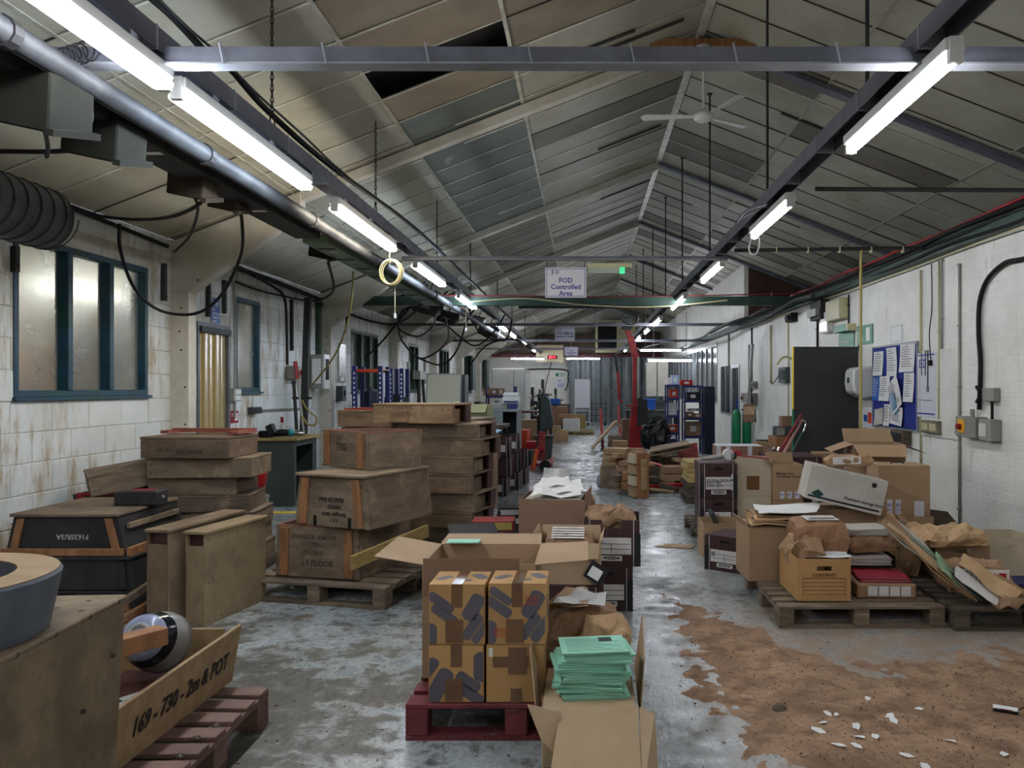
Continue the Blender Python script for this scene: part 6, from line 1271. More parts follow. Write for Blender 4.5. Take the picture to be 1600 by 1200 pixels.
t = thing('toner_box', 'red and black box cut off by the right edge of the photo', 'box', (3.56, 6.22, B), 0); MB().box(-.10, .12, -.16, .14, 0, .12).obj('lower_half', black, t); MB().box(-.10, .12, -.16, .14, .121, .24).obj('upper_half', red_paint, t, bevel=.004); MB().box(-.06, .05, -.162, -.16, .15, .20).obj('white_mark', paper, t)
# rear row near the wall
open_box('white archive box tipped on its side over the brown parcel', (2.05, 6.46, .66), rad(-6), .60, .34, .27, card_grey, {}, tilt=(0, rad(13)), name='white_box')
t = [o for o in COL.objects if o.get('label', '').startswith('white archive box tipped')][0]
MB().box(-.28, .28, -.1715, -.1705, .02, .035).obj('black_band', ink, t); text('Premium storage box', .034, t, (.0, -.172, .06), ink); MB().prism([(-.26, -.172, .05), (-.20, -.172, .02), (-.16, -.172, .06), (-.21, -.172, .09)], (0, .001, 0)).obj('teal_logo', teal_paint, t); c = MB()
[c.box(.16, .27, -.1722, -.1712, .12 + .02 * k, .121 + .02 * k) for k in range(4)]; c.obj('form_rule', ink_soft, t); MB().tube([(.2, -.1705, .22), (.2, -.172, .22)], .02, 12).obj('hand_hole', ink, t)
MB().box(-.30, .30, -.165, .165, .268, .272).obj('lid', card_grey, t)
shut_box('carton hidden behind the brown parcel, holding up the tipped white box', (2.12, 6.60, B), 0, .66, .36, .47, card)
c = crumple('kraft roll with a printed label lying on the tipped white box', (2.16, 6.55, .955), rad(8), .40, .14, .09, kraft, seed=71, label=False); MB().box(-.16, .08, -.074, -.064, .02, .08).obj('printed_label', paper_print, c)
def ed_tape(t, y, pos, h0=0, L=.13):
    for k, (x, z) in enumerate(pos): g = MB().box(x - .022, x + .022, y - .0012, y - .0002, z, z + L).obj('ED_tape'.lower(), tape_white, t); text('ED', .030, g, (x - .018, y - .0018, z + L * .6), ink_blue); MB().tube([(x + .016 * math.cos(a), y - .0018, z + L * .32 + .016 * math.sin(a)) for a in [j * .6 for j in range(8)]], .0022, 4).obj('swirl', ink_blue, g)
t = shut_box('tan carton with ED tape strips standing right of the tipped white box', (2.66, 6.78, .53), rad(-4), .42, .34, .42, card, None); ed_tape(t, -.17, [(-.12, 0), (-.05, 0)], L=.14)
MB().box(.08, .16, -.1712, -.1702, 0, .13).obj('tape', tape_white, t); MB().tube([(-.06, 0, .42), (-.05, 0, .435), (.04, 0, .435), (.05, 0, .42)], .006, 6).obj('handle_cord', dark_metal, t)
shut_box('plain carton under the tan carton with ED tape', (2.66, 6.80, B), 0, .46, .40, .378, card)
b = open_box('tall tan carton with drooping open flaps below the noticeboard', (2.70, 7.45, .52), rad(-8), .46, .44, .56, card, {'f': (-28, .20, .03), 'l': (-20, .20, .02), 'r': (-22, .20, .02), 'b': (35, .20)}); ed_tape(b, -.22, [(-.20, .12), (-.12, .12)], L=.16); text('ED stamp', .04, b, (-.04, -.2215, .18), ink_soft)
shut_box('carton under the tall tan carton with drooping flaps', (2.70, 7.45, B), rad(-8), .50, .48, .367, card)
t = thing('leaning_board', 'dark brown board leaning by the tan cartons', 'board', (3.18, 6.86, B), 0, None, (0, 0)); MB().prism([(-.22, 0, 0), (.22, 0, 0), (.06, 0, .24), (-.06, 0, .38), (-.22, 0, .40)], (0, .02, 0)).obj('board', wood_dark, t)
tag(MB().tube([(0, 0, 0), (.02, 0, .14), (-.30, .1, .28)], .008, 6).obj('metal_hoop', dark_metal, loc=(3.30, 6.75, B)), 'thin bent metal bar beside the leaning dark board', 'bar')
# ------------------------------------------------------------------ second right-hand group
pallet('grey pallet under the stacked archive boxes, its left corner showing', (2.0, 8.6, 0), 1.7, 1.2, 0, mat('dark_pallet_wood', 0, 0), .14, 7)
Z2 = .141
def row(px0, px1, Y): a = (px0 - VX) * Y / F; b = (px1 - VX) * Y / F; return (a + b) / 2, b - a
x, w_ = row(1098, 1148, 8.0)
archive_box('lower burgundy archive box at the left front of the grey pallet', (x, 8.22, Z2), 0, w_ + .04, .42, .335, True, 'RECORDS', brand=False)
archive_box('upper burgundy archive box with a big handwritten white label on the grey pallet', (x, 8.22, Z2 + .345), 0, w_ + .04, .42, .345, True, 'JOURNAL DATA 2007\nBOX / 2005\nDATE / 2014')
t = [o for o in COL.objects if o.get('label', '').startswith('upper burgundy archive')][0]; ed_tape(t, -.215, [(.15, .08)], L=.16)
t = thing('tape_gun', 'grey and white tape gun lying on the upper archive box', 'tool', (x + .02, 8.12, .845), rad(10)); MB().tube([(-.18, 0, .03), (.02, 0, .05), (.10, 0, .07)], [.018, .028, .03], 8).obj('handle', grey_plastic, t, smooth=True); MB().tube([(.10, -.03, .07), (.10, .03, .07)], .055, 16).obj('roll', white_plastic, t); MB().box(.12, .18, -.03, .03, .02, .09).obj('blade_guard', dark_metal, t)
x, w_ = row(1150, 1206, 8.05)
shut_box('lower beige carton in the middle of the grey pallet', (x, 8.28, Z2), 0, w_, .42, .36, card_beige, None)
b = open_box('upper beige carton with a patch of brown tape in the middle of the grey pallet', (x, 8.28, Z2 + .362), 0, w_, .42, .37, card_beige, {}); MB().box(-.07, .06, -.2112, -.2102, .06, .20).obj('tape', tape_brown, b); MB().box(-w_/2 + .008, w_/2 - .008, -.2, .2, .30, .32).obj('papers', card_grey, b)
t = thing('red_folder', 'bright red folder lying across the upper beige carton', 'folder', (x - .02, 8.20, .895), rad(-10), None, (rad(-3), rad(5))); MB().box(-.20, .20, -.10, .10, -.012, .0).obj('cover', red_paint, t); MB().prism([(-.2, -.1, 0), (-.08, -.1, 0), (-.08, -.1, .04), (-.2, -.1, .05)], (0, .004, 0)).obj('turned_flap', red_paint, t)
x, w_ = row(1209, 1255, 8.0)
shut_box('short tan carton under the ED labelled one at the right of the grey pallet', (x, 8.2, Z2), 0, w_ + .02, .36, .32, card, None)
t = open_box('tan carton with handwriting and three ED labels at the right of the grey pallet', (x, 8.2, Z2 + .322), 0, w_, .36, .36, card, {'l': (40, .1), 'b': (70, .1)})
text('Material Test\nCertificates Closed', .032, t, (-.12, -.1808, .26), ink, shear=.2)
for k in range(3): g = MB().box(-.08 + .075 * k, -.035 + .075 * k, -.1812, -.1802, .02, .09).obj('label', tape_white, t); text('ED', .025, g, (-.078 + .075 * k, -.182, .05), ink_blue)
text('UNISON TEST', .03, [o for o in COL.objects if o.get('label', '').startswith('short tan carton under the ED')][0], (-.12, -.1815, .24), ink)
x, w_ = row(1203, 1272, 8.6)
archive_box('large dark archive carton behind the handwritten tan carton', (x + .06, 8.95, Z2), 0, w_ + .06, .66, .70, True, None, panel=False)
t = [o for o in COL.objects if o.get('label', '').startswith('large dark archive')][0]; MB().box(w_/2 - .08, w_/2 - .02, -.345, -.342, .18, .30).obj('label', paper_print, t)
x, w_ = row(1127, 1198, 9.0)
shut_box('carton hidden behind the beige cartons, under the white-taped one', (x, 9.55, .0), 0, .56, .44, .66, card, None)
t = shut_box('wide brown carton bound with white ED tape, behind the archive boxes', (x + .02, 9.50, .662), rad(-2), .54, .40, .25, card_dark, None)
c = MB(); c.box(-.272, .272, -.2018, -.2005, .09, .135).box(-.16, -.11, -.2024, -.2012, .0, .25).box(.09, .14, -.2024, -.2012, .02, .25).box(-.272, -.22, -.2024, -.2012, 0, .25).box(-.27, .27, -.20, .2, .251, .2518).obj('tape', tape_white, t)
for x_ in (-.13, .03, .12): text('ED', .04, t, (x_ - .03, -.203, .098), ink_blue)
for z_ in (.03, .18): text('ED', .04, t, (-.155, -.203, z_), ink_blue)
# front of that group
loc, a, w_ = fit(0, (1100, 858), (1178, 862), .42)
t = open_box('open tan box with a dark folder inside, in front of the archive boxes', (1.37, 7.70, 0), rad(0), .50, .40, .32, card, {}); MB().box(-.235, .235, -.19, .19, .17, .18).obj('papers', kraft, t)
tag(MB().obox((0, 0, .12), (.03, .26, .22), (rad(0), rad(-24), 0)).obj('dark_folder', greydark, loc=(1.26, 7.68, .19)), 'dark blue-grey folder standing in the open tan box', 'folder')
archive_box('burgundy archive box lying turned on the floor before the open tan box', (1.33, 7.06, 0), rad(-38), .38, .36, .30, True, 'Ref:\nFile', brand=True)
tag(MB().box(-.02, .03, -.01, 0, 0, .08).obj('small_label', paper, loc=(1.43, 6.83, .03)), 'small white label on the turned burgundy archive box', 'label')
sheet('tan card scrap lying on the floor left of the grey pallet', [V(.70, 8.0, .004), V(1.06, 7.9, .004), V(1.12, 8.05, .006), V(.84, 8.12, .004)], card, .004, 'card_scrap', 'scrap', amp=.002)
# wall end: yellow timbers, small boxes, trays, machine
t = thing('timber_stack', 'stack of pale yellow boards behind the white-taped carton', 'timber', (2.02, 11.3, 0))
for k in range(8): MB().box(-.62 + .02 * (k % 3), .62 - .03 * (k % 2), -.35, .35, .072 * k, .072 * k + .066).obj('board', mat('pale_board', (178, 156, 100), (156, 132, 80), 3, .7, stretch=(1, 5, 5), rnd=.12) if k > 3 else wood_dark, t, bevel=.004)
for k, (px, Y, w_, h_, z, m, lb) in enumerate([(1155, 11.2, .16, .17, .585, card_pale, 'small tan box on the left of the yellow boards'), (1172, 11.3, .18, .16, .585, red_dull, 'small red box on the yellow boards'), (1189, 11.6, .14, .22, .585, card, 'upright tan box at the right of the yellow boards'), (1194, 12.6, .16, .19, .58, wood_dark, 'small dark block behind the upright tan box')]):
    x = (px - VX) * Y / F; t = shut_box(lb, (x, Y, z), rad(4 * k - 6), w_ + .05, .2, h_, m, None)
t = thing('timber_stack', 'low stack of rough boards against the wall behind the small boxes', 'timber', (2.98, 12.3, 0)); [MB().box(-.5, .3, -.3, .3, .095 * k, .095 * k + .09).obj('board', wood_dark, t) for k in range(6)]
for k in range(6):
    tray(f'{["lowest", "second", "third", "fourth", "fifth", "topmost"][k]} brown tray stacked by the right wall near the charcoal door', (2.76 + .02 * (k % 2), 11.0, .155 * k), rad(-3 + 3 * (k % 2)), .40, .42, .152, wood_orange if k % 2 else wood_dusty, end='open', group='brown trays by the right wall')
t = thing('old_radio', 'grey machine with a round dial on the brown box trays by the right wall', 'machine', (2.80, 11.0, .932)); MB().box(-.18, .16, -.12, .12, 0, .13).obj('case', greydark, t, bevel=.006); MB().box(-.18, -.07, -.123, -.12, .01, .12).obj('pale_panel', grey_plastic, t); MB().tube([(.05, -.12, .065), (.05, -.14, .065)], .035, 14).obj('dial', black, t)
shut_box('small brown box on the grey machine by the right wall', (2.80, 11.0, 1.063), 0, .20, .18, .14, card_dark)
shut_box('tan carton against the foot of the charcoal door', (2.98, 9.95, .62), rad(-3), .26, .3, .17, card, None)
shut_box('carton under the one against the foot of the charcoal door', (2.98, 9.95, 0), 0, .40, .4, .618, card_dark)
for k, (a, b, lb, m) in enumerate([((1214, 712, 9.6), (1252, 648, 10.35), 'left one of two reddish bars leaning to the charcoal door', red_dull), ((1222, 712, 9.6), (1254, 656, 10.35), 'right one of two reddish bars leaning to the charcoal door', mat('pinkish_metal', (170, 120, 116), None, 3, .4))]):
    tag(MB().tube([P(*a), P(*b)], .018, 8).obj('leaning_bar', m), lb, 'bar')
tag(MB().tube([P(1236, 712, 10.2), P(1254, 676, 10.5)], .02, 8).obj('leaning_bar', green_paint), 'dark green bar leaning beside the edge of the charcoal door', 'bar')
t = thing('metal_fitting', 'shiny bent metal fitting at the foot of the reddish bars', 'fitting', P(1215, 706, 9.8)); MB().tube([(-.05, 0, .05), (0, 0, 0), (.05, 0, -.05)], .016, 8).obj('arm', chrome, t); MB().tube([(-.03, 0, -.06), (.02, 0, .06)], .012, 8).obj('rod', chrome, t)
t = thing('cloth_bag', 'brown bag hanging on a black hook beside the far doorway', 'bag', P(1170, 660, 15)); MB().box(-.1, .1, -.05, .05, -.0, .35).obj('bag', card_dark, t, bevel=.02); MB().box(-.1, .1, -.051, -.05, .15, .3).obj('pale_patch', card_pale, t); MB().tube([(-.14, 0, .24), (.12, 0, .24), (.13, 0, .0)], .012, 6).obj('hook', black, t)
t = thing('extinguisher', 'pair of green cylinders standing by the far doorway', 'cylinder', (3.45, 17.5, 0)); [MB().lathe([(.001, 0), (.10, 0), (.10, 1.0), (.05, 1.1), (.001, 1.12)], 16, c=(d_, 0, 0)).obj('cylinder', sign_green, t, smooth=True) for d_ in (-.12, .11)]
t = thing('hanging_hoses', 'bunch of white and grey hoses hanging on the wall by the far doorway', 'hose', (3.5, 16.6, 1.0)); [MB().tube(spline([(0, .1 * k, 1.5), (-.06 + .02 * k, .1 * k, .7), (-.1 + .05 * k, .1 * k, .2), (.04, .1 * k, -.1)]), .03, 6).obj('hose', [grey_plastic, white_plastic, greydark, galv][k], t) for k in range(4)]

# ------------------------------------------------------------------ debris heap right of the aisle
heap = [(943, 985, 700, 742, 12.6, 'stack', 'small stack of tan boards at the left front of the heap'), (955, 996, 742, 762, 11.9, 'box', 'long low brown carton at the foot of the heap'), (1015, 1030, 745, 764, 12.2, 'box', 'brown block right of the upright timber in the heap'),
        (1035, 1070, 728, 752, 12.6, 'box', 'open tan carton with torn flaps in the heap'), (1030, 1066, 712, 728, 13.4, 'box', 'dark flat case in the heap'), (1040, 1062, 695, 712, 13.8, 'grey', 'grey metal box on top of the heap'),
        (965, 985, 720, 738, 12.3, 'box', 'small tan block leaning in the heap'), (1023, 1040, 700, 716, 13.8, 'box', 'small brown block behind the upright timber'), (972, 990, 738, 765, 11.7, 'block', 'pair of small wooden blocks left of the upright timber')]
for k, (a, b, yt, yb, Y, kind, lb) in enumerate(heap):
    x, w_ = row(a, b, Y); zt = H - (yt - VY) * Y / F; zb = max(0, H - (yb - VY) * Y / F); t = thing('wood_block' if kind != 'grey' else 'metal_box', lb, 'block' if kind != 'grey' else 'box', (x, Y + .15, zb), rad((k * 37) % 40 - 20))
    m = {'stack': wood_pine, 'box': [card, wood_dusty, wood_dark][k % 3], 'grey': grey_paint, 'block': wood_orange}[kind]; h_ = zt - zb; n = 4 if kind == 'stack' else 2
    for j in range(n): MB().box(-w_/2 + .01 * j, w_/2 - .008 * (j % 2), -.14, .14, h_ * j / n, h_ * (j + .9) / n).obj('board', m, t, bevel=.003)
# things under the heap so that it stands on the floor
for k, (x, y, w_, d_, h_, m, lb) in enumerate([(.48, 12.75, .36, .35, .35, wood_dusty, 'wooden box under the small tan boards of the heap'), (1.25, 13.1, .6, .5, .30, wood_dark, 'dark crate in the middle of the heap'), (1.22, 13.95, .5, .4, .42, wood_dusty, 'dusty crate at the back of the heap'), (.62, 13.1, .3, .4, .50, card, 'brown carton at the back left of the heap'), (.95, 13.2, .26, .4, .2, grey_paint, 'pale grey box low in the heap')]):
    t = shut_box(lb, (x, y, 0), rad(k * 13 - 20), w_, d_, h_, m, None, 'heap_box')
R2 = random.Random(5)
tint = [('dusty', wood_dusty), ('dark', wood_dark), ('orange', wood_orange), ('pale', wood_pine), ('cardboard', card)]
for k in range(26):
    nm_, m = tint[k % 5]; x = .45 + 1.05 * R2.random(); y = 12.0 + 1.7 * R2.random(); z = (.02 if k < 12 else .30 + .25 * R2.random()); L = R2.uniform(.16, .42)
    t = thing('wood_offcut', f'{nm_} wood offcut among the heap right of the aisle' if nm_ != 'cardboard' else 'cardboard piece among the heap right of the aisle', 'offcut', (x, y, z), R2.uniform(0, 3.1), f'{nm_} offcuts in the heap', (rad(R2.uniform(-8, 8)), rad(R2.uniform(-8, 8)))); MB().box(-L/2, L/2, -.05, .05, 0, R2.uniform(.03, .09)).obj('piece', m, t, bevel=.003)
t = thing('upright_timber', 'tall block of joined timber standing at the front of the heap', 'timber', (.77, 11.6, 0), rad(18)); 
MB().box(-.06, .13, -.13, .13, 0, .66).obj('body', wood_orange, t, bevel=.004); MB().box(.0, .09, -.15, -.131, .12, .56).obj('batten', wood_pine, t, bevel=.003)
for k in range(4): MB().box(-.10, -.061, -.13, .13, .02 + .16 * k, .16 + .16 * k).obj('pale_block', card_beige if k % 2 else wood_pine, t)
for k, (z, lb) in enumerate([(.50, 'lower brown panel sliding off the heap'), (.56, 'upper brown panel slanting over the heap')]):
    sheet(lb, [V(1.05, 12.9, z - .02), V(1.75, 13.0, z + .10), V(1.70, 13.4, z + .13), V(1.1, 13.3, z + .02)], wood_dusty, .02, 'brown_panel', 'panel', amp=.006)
sheet('large dull red panel leaning at the right of the heap', [V(1.50, 12.7, .05), V(1.92, 13.1, .0), V(1.95, 13.9, .62), V(1.58, 13.6, .60)], red_dull, .02, 'leaning_sheet', 'sheet', amp=.008)
t = thing('red_tray', 'red metal pallet truck fork lying at the front of the heap', 'fork', (1.15, 12.3, 0), rad(14)); MB().box(-.15, .45, -.08, .08, .06, .11).obj('fork', red_paint, t, bevel=.01); MB().bar((.43, 0, .10), (.62, 0, .24), .16, .05).obj('heel', red_paint, t); MB().tube([(-.1, -.06, .03), (-.1, .06, .03)], .03, 12).obj('roller', black, t)
sheet('small bright red strip lying on the heap', [V(1.02, 12.6, .40), V(1.2, 12.5, .36), V(1.22, 12.55, .38), V(1.04, 12.66, .42)], red_paint, .012, 'red_strip', 'strip', amp=.002)
t = thing('plastic_bag', 'translucent grey bag lying at the left foot of the heap', 'bag', (.33, 12.8, 0)); MB().lathe([(.001, 0), (.11, .0), (.14, .07), (.12, .17), (.06, .24), (.001, .25)], 14).obj('bag', mat('grey_film', (134, 144, 148), None, 6, .25, bump=.5), t, smooth=True); MB().tube([(0, 0, .24), (.02, 0, .30)], [.05, .02], 8).obj('knot', _mc['grey_film'], t)
# red crane with a black bag
t = thing('shop_crane', 'tall red shop crane standing in the aisle with a jib up to the roof beams', 'crane', (P(993, 700, 18.5).x, 18.5, 0)); k_ = 1.0
MB().prism([(-.19, -.12, 0), (.19, -.12, 0), (.10, -.12, 1.15), (-.10, -.12, 1.15)], (0, .24, 0)).obj('base_column', red_paint, t, bevel=.01); MB().box(-.2, .2, -.14, .14, 1.15, 1.2).obj('collar', red_dull, t); MB().box(-.075, .075, -.08, .08, 1.2, 2.35).obj('mast', red_paint, t, bevel=.01)
MB().bar((-.0, 0, 2.3), (-.12, .0, 2.75), .14, .16).bar((-.12, 0, 2.72), (-.22, 0, 3.0), .1, .12).obj('jib', red_dull, t, bevel=.01); MB().box(-.32, -.08, -.1, .1, 2.93, 3.2).obj('winch_head', greydark, t, bevel=.02); MB().tube([(.05, -.1, 1.3), (.05, -.1, 2.3)], .03, 8).obj('hydraulic_ram', grey_plastic, t)
MB().box(-.55, .5, -.2, .2, 0, .06).obj('foot', red_paint, t); MB().tube([(-.28, -.05, 1.25), (-.38, -.05, 1.32), (-.42, -.05, 2.0)], .03, 6).obj('chain_hoist', red_paint, t); MB().tube([(-.42, -.05, 1.95), (-.46, -.05, 2.3), (-.5, -.05, 2.35)], .035, 8).obj('hook', dark_metal, t)
t = thing('bin_bag', 'full black bin bag hanging on the red crane', 'bag', (P(1018, 690, 17.6).x, 17.6, .22)); s = MB()
bg = crumple('x', (0, 0, 0), 0, .62, .5, .72, bag_black, seed=77, amp=.05, label=False, taper=.6); ch_ = bg.children[0]; ch_.parent = t; ch_.name = 'bag'; D.objects.remove(bg); ch_.rotation_euler = (0, rad(14), 0)
MB().hexa([(-.32, 0, .5), (-.05, 0, .6), (-.05, .06, .6), (-.32, .06, .5), (-.30, 0, 1.15), (-.10, 0, 1.1), (-.10, .06, 1.1), (-.30, .06, 1.15)]).obj('strap', bag_black, t)
# blue shelving at the right
def shelf_rack(lb, x0, x1, y, d_, h_, levels, m=blue_paint, beam=None, name='shelf_rack', posts=.035, shelf_m=None, punched=False):
    t = thing(name, lb, 'shelving', (x0, y, 0)); w_ = x1 - x0
    for x in (0, w_ - posts):
        for yy in (0, d_ - posts): MB().box(x, x + posts, yy, yy + posts, 0, h_).obj('post', m, t)
        if punched:
            c = MB(); [c.box(x + posts * .3, x + posts * .7, -.002, 0, .05 + .08 * j, .09 + .08 * j) for j in range(int(h_ / .08) - 1)]; c.obj('slot', white_plastic, t, kind='stuff')
    for z in levels: MB().box(posts, w_ - posts, 0, .03, z - .05, z).box(posts, w_ - posts, d_ - .03, d_, z - .05, z).obj('beam', beam or m, t); MB().box(.0, w_, .031, d_ - .031, z - .02, z).obj('shelf', shelf_m or m, t)
    return t
Y = 19.2; xa = P(1069, 600, Y).x; xb = P(1099, 600, Y).x
shelf_rack('right-hand dark blue open shelving unit behind the heap', xa, xb, Y, .5, 1.64, (.42, .86, 1.28, 1.64))
t = thing('blue_cabinet', 'navy blue steel cabinet side standing against the blue shelving', 'cabinet', (xb + .02, 19.1, 0)); MB().box(0, .24, 0, .9, 0, 1.62).obj('body', navy, t, bevel=.01); MB().box(.0, .24, -.01, 0, .02, 1.6).obj('end_panel', navy, t)
Y = 18.4; xc = P(1042, 600, Y).x; xd = P(1062, 600, Y).x
shelf_rack('left-hand blue open shelving unit behind the heap', xc, xd, Y, .5, 1.66, (.10, .55, .95, 1.35, 1.66))
def onshelf(px, Y, z, w_, h_, m, lb, cat='box', name='shelf_box'):
    x = P(px, 600, Y).x; t = thing(name, lb, cat, (x, Y + .12, z), 0); MB().box(-w_/2, w_/2, 0, .28, 0, h_).obj('body', m, t, bevel=.006); MB().box(-w_*.2, w_*.2, -.003, 0, h_ * .3, h_ * .7).obj('label', paper, t); return t
for a in [(1084, 19.25, .421, .36, .34, card, 'large brown carton on the lowest right blue shelf'), (1079, 19.25, .861, .2, .14, card_dark, 'brown carton left on the middle right blue shelf'), (1091, 19.25, .861, .2, .1, card, 'flat brown carton right on the middle right blue shelf'), (1084, 19.25, 1.281, .3, .2, dark_metal, 'grey machine part on the upper right blue shelf'), (1086, 19.25, 1.02, .3, .06, grey_plastic, 'pale plastic sheets folded over the middle blue shelf'),
          (1052, 18.45, .551, .24, .18, orange_paint, 'orange box on the left blue shelving'), (1051, 18.45, .951, .22, .28, white_plastic, 'white bottles box on the left blue shelving'), (1054, 18.45, 1.351, .2, .2, orange_paint, 'small orange and white box on the upper left blue shelf'), (1053, 18.45, .101, .2, .3, blue_paint, 'blue bag on the lowest left blue shelf'),
          (1074, 19.1, 1.641, .3, .13, red_paint, 'red case on top of the blue shelving'), (1056, 18.45, 1.661, .16, .22, mat('pale_blue_plastic', (168, 190, 220), None, 3, .3), 'pale blue plastic can on top of the blue shelving'), (1049, 18.45, 1.661, .08, .16, white_plastic, 'white carton on top of the blue shelving')]: onshelf(*a)
# clutter in front of the end wall
t = thing('blue_tub', 'blue plastic tub on the table by the end wall', 'tub', (P(1012, 640, 27).x, 27, .82)); MB().prism([(-.24, 0, 0), (.24, 0, 0), (.28, 0, .34), (-.28, 0, .34)], (0, .4, 0)).obj('tub', mat('blue_tub_plastic', (34, 96, 190), None, 3, .35), t, bevel=.02); MB().box(-.31, .31, -.03, .43, .34, .38).obj('rim', _mc['blue_tub_plastic'], t)
t = thing('work_table', 'cluttered table under the blue tub', 'table', (P(1020, 650, 26.8).x, 26.8, 0)); MB().box(-.9, .9, -.1, .8, .76, .818).obj('top', wood_dark, t); [MB().box(a, a + .07, b, b + .07, 0, .76).obj('leg', dark_metal, t) for a in (-.85, .78) for b in (-.05, .7)]
far = [(1000, 634, 26.8, .6, .06, .82, grey_plastic, 'grey papers stacked left below the blue tub'), (1028, 648, 23, .5, .2, .40, card, 'tan carton right of the crane near the blue tub'), (1022, 652, 22, .6, .3, .28, wood_dusty, 'wooden box right of the black bin bag'), (1012, 672, 21.5, .8, .18, .0, red_dull, 'pile of dull red rails on the floor behind the bin bag'), (1030, 664, 21.8, .3, .3, .0, card_pale, 'pale carton on the floor behind the bin bag'),
       (967, 690, 17.2, .38, .30, .0, wood_orange, 'short stack of orange brown boxes left of the crane'), (968, 665, 17.3, .32, .14, .31, wood_pine, 'pale wood box on the short stack left of the crane'), (960, 685, 18.6, .3, .5, 0, wood_dusty, 'dusty crate just left of the crane foot'), (980, 660, 19.4, .3, .85, 0, card_dark, 'tall brown carton behind the crane foot')]
for k, (px, py, Y, w_, h_, z, m, lb) in enumerate(far):
    t = thing('far_box', lb, 'box', (P(px, 600, Y).x, Y, z), rad(k * 9 % 20 - 10)); n = 3
    for j in range(n): MB().box(-w_/2 + .01 * j, w_/2 - .01 * (j % 2), -.15, .15, h_ * j / n, h_ * (j + .92) / n).obj('board', m, t)
t = thing('a_frame_board', 'pair of pale boards leaning together like a tent left of the crane', 'board', (P(965, 668, 20).x, 20.2, 0)); MB().bar((-.65, 0, .05), (-.05, 0, .72), .7, .05, (0, 0, 1)).bar((.45, 0, .2), (-.03, 0, .74), .7, .05, (0, 0, 1)).obj('board', card_pale, t); MB().box(-.1, .4, -.3, .3, 0, .2).obj('base', wood_dusty, t)
t = thing('toilet_seat_ring', 'white oval ring lying on the floor left of the crane', 'ring', (P(944, 673, 19).x, 18.2, .03), rad(20), None, (rad(10), rad(-18))); MB().lathe([(.14, 0), (.14, .03), (.24, .03), (.24, 0)], 24, closed=True).obj('ring', white_plastic, t)
for k, (px, Y, lb) in enumerate([(942, 20.5, 'pink red post leaning by the tent of boards'), (969, 24.5, 'second pink red post farther back by the tent of boards')]):
    t = thing('red_post', lb, 'post', (P(px, 600, Y).x, Y, 0)); MB().bar((0, 0, 0), (-.06, 0, 1.05), .07, .07).obj('post', mat('pink_red', (176, 76, 74), None, 3, .5), t); MB().box(-.06, .06, -.06, .06, 0, .02).obj('foot', dark_metal, t)
Y = 33; t = thing('easel_whiteboard', 'tall blank whiteboard on a white stand before the grey folding door', 'whiteboard', (P(910, 650, Y).x, Y, 0)); MB().box(-.29, .29, 0, .03, .75, 1.93).obj('board', sign_white, t); MB().box(-.32, -.29, 0, .03, 0, 1.95).box(.29, .32, 0, .03, 0, 1.9).box(-.29, .29, 0, .03, .62, .66).box(-.29, .29, 0, .03, .14, .18).obj('stand', white_plastic, t); MB().box(-.3, .3, -.05, 0, .72, .75).obj('pen_tray', grey_plastic, t)
Y = 33.5; t = thing('wire_trolley', 'black wire trolley beside the easel whiteboard', 'trolley', (P(932, 650, Y).x, Y, 0))
for k in range(5): MB().box(-.42 + .2 * k, -.40 + .2 * k, 0, .02, .12, 1.0 + .1 * (k % 2)).obj('upright', dark_metal, t)
for z in (.15, .4, .65, .9): MB().box(-.42, .42, 0, .02, z, z + .02).obj('rail', dark_metal, t)
for x in (-.35, .35): MB().tube([(x, -.04, .06), (x, .04, .06)], .06, 12).obj('wheel', black, t)
# left of aisle: grey desk, archive boxes, racks
Y = 14.6; xa = P(757, 600, Y).x; xb = P(813, 600, 15).x
t = thing('steel_cabinet', 'grey steel cabinet with an open front beside the aisle', 'cabinet', (xa, 14.5, 0)); w_ = xb - xa; MB().box(0, w_, 0, .8, 1.15, 1.2).obj('top', grey_paint, t, bevel=.005); MB().box(0, .03, 0, .8, 0, 1.149).box(w_ - .03, w_, 0, .8, .0, 1.149).obj('side', grey_paint, t); MB().box(.03, w_ * .55, 0, .03, 0, 1.149).obj('door', grey_paint, t); MB().box(.03, w_ - .03, .77, .8, 0, 1.149).obj('back', greydark, t)
t = thing('printer_stack', 'white and blue boxed machines stacked on the grey steel cabinet', 'machine', (P(790, 630, 14.7).x, 14.7, 1.2)); MB().box(-.25, .05, -.1, .2, 0, .10).obj('grey_drive', grey_plastic, t, bevel=.01); MB().box(-.05, .26, -.12, .2, .10, .22).obj('white_unit', white_plastic, t, bevel=.01); MB().box(-.02, .24, -.125, -.12, .12, .15).obj('blue_band', blue_paint, t); MB().box(-.04, .25, -.1, .2, .22, .30).obj('rolls', white_plastic, t, bevel=.02); MB().box(.06, .22, -.15, .1, 0, .09).obj('blue_case', blue_paint, t)
Rr = random.Random(3)
cols = [(-1.40, 11.2, 4, 'first'), (-1.30, 11.9, 3, 'second'), (-1.20, 12.6, 3, 'third'), (-1.14, 13.3, 2, 'fourth'), (-1.80, 11.3, 4, 'inner')]
for (x, y, n, nm_) in cols:
    for k in range(n):
        archive_box(f'archive box in the {nm_} aisle-side column left of the aisle, ' + ['on the floor', 'second up', 'third up', 'topmost'][k], (x + Rr.uniform(-.03, .03), y, .29 * k), rad(Rr.uniform(-6, 6)), .36, .42, .275, k < n - 1, None, panel=k % 2 == 0, brand=False, group='archive boxes left of the aisle')
open_box('open khaki box on top of the archive boxes left of the aisle', (-1.50, 11.05, 1.165), rad(-6), .40, .34, .20, mat('khaki_card', (150, 146, 104), (134, 130, 92), 3, .7), {'f': (-50, .14), 'l': (20, .1)})
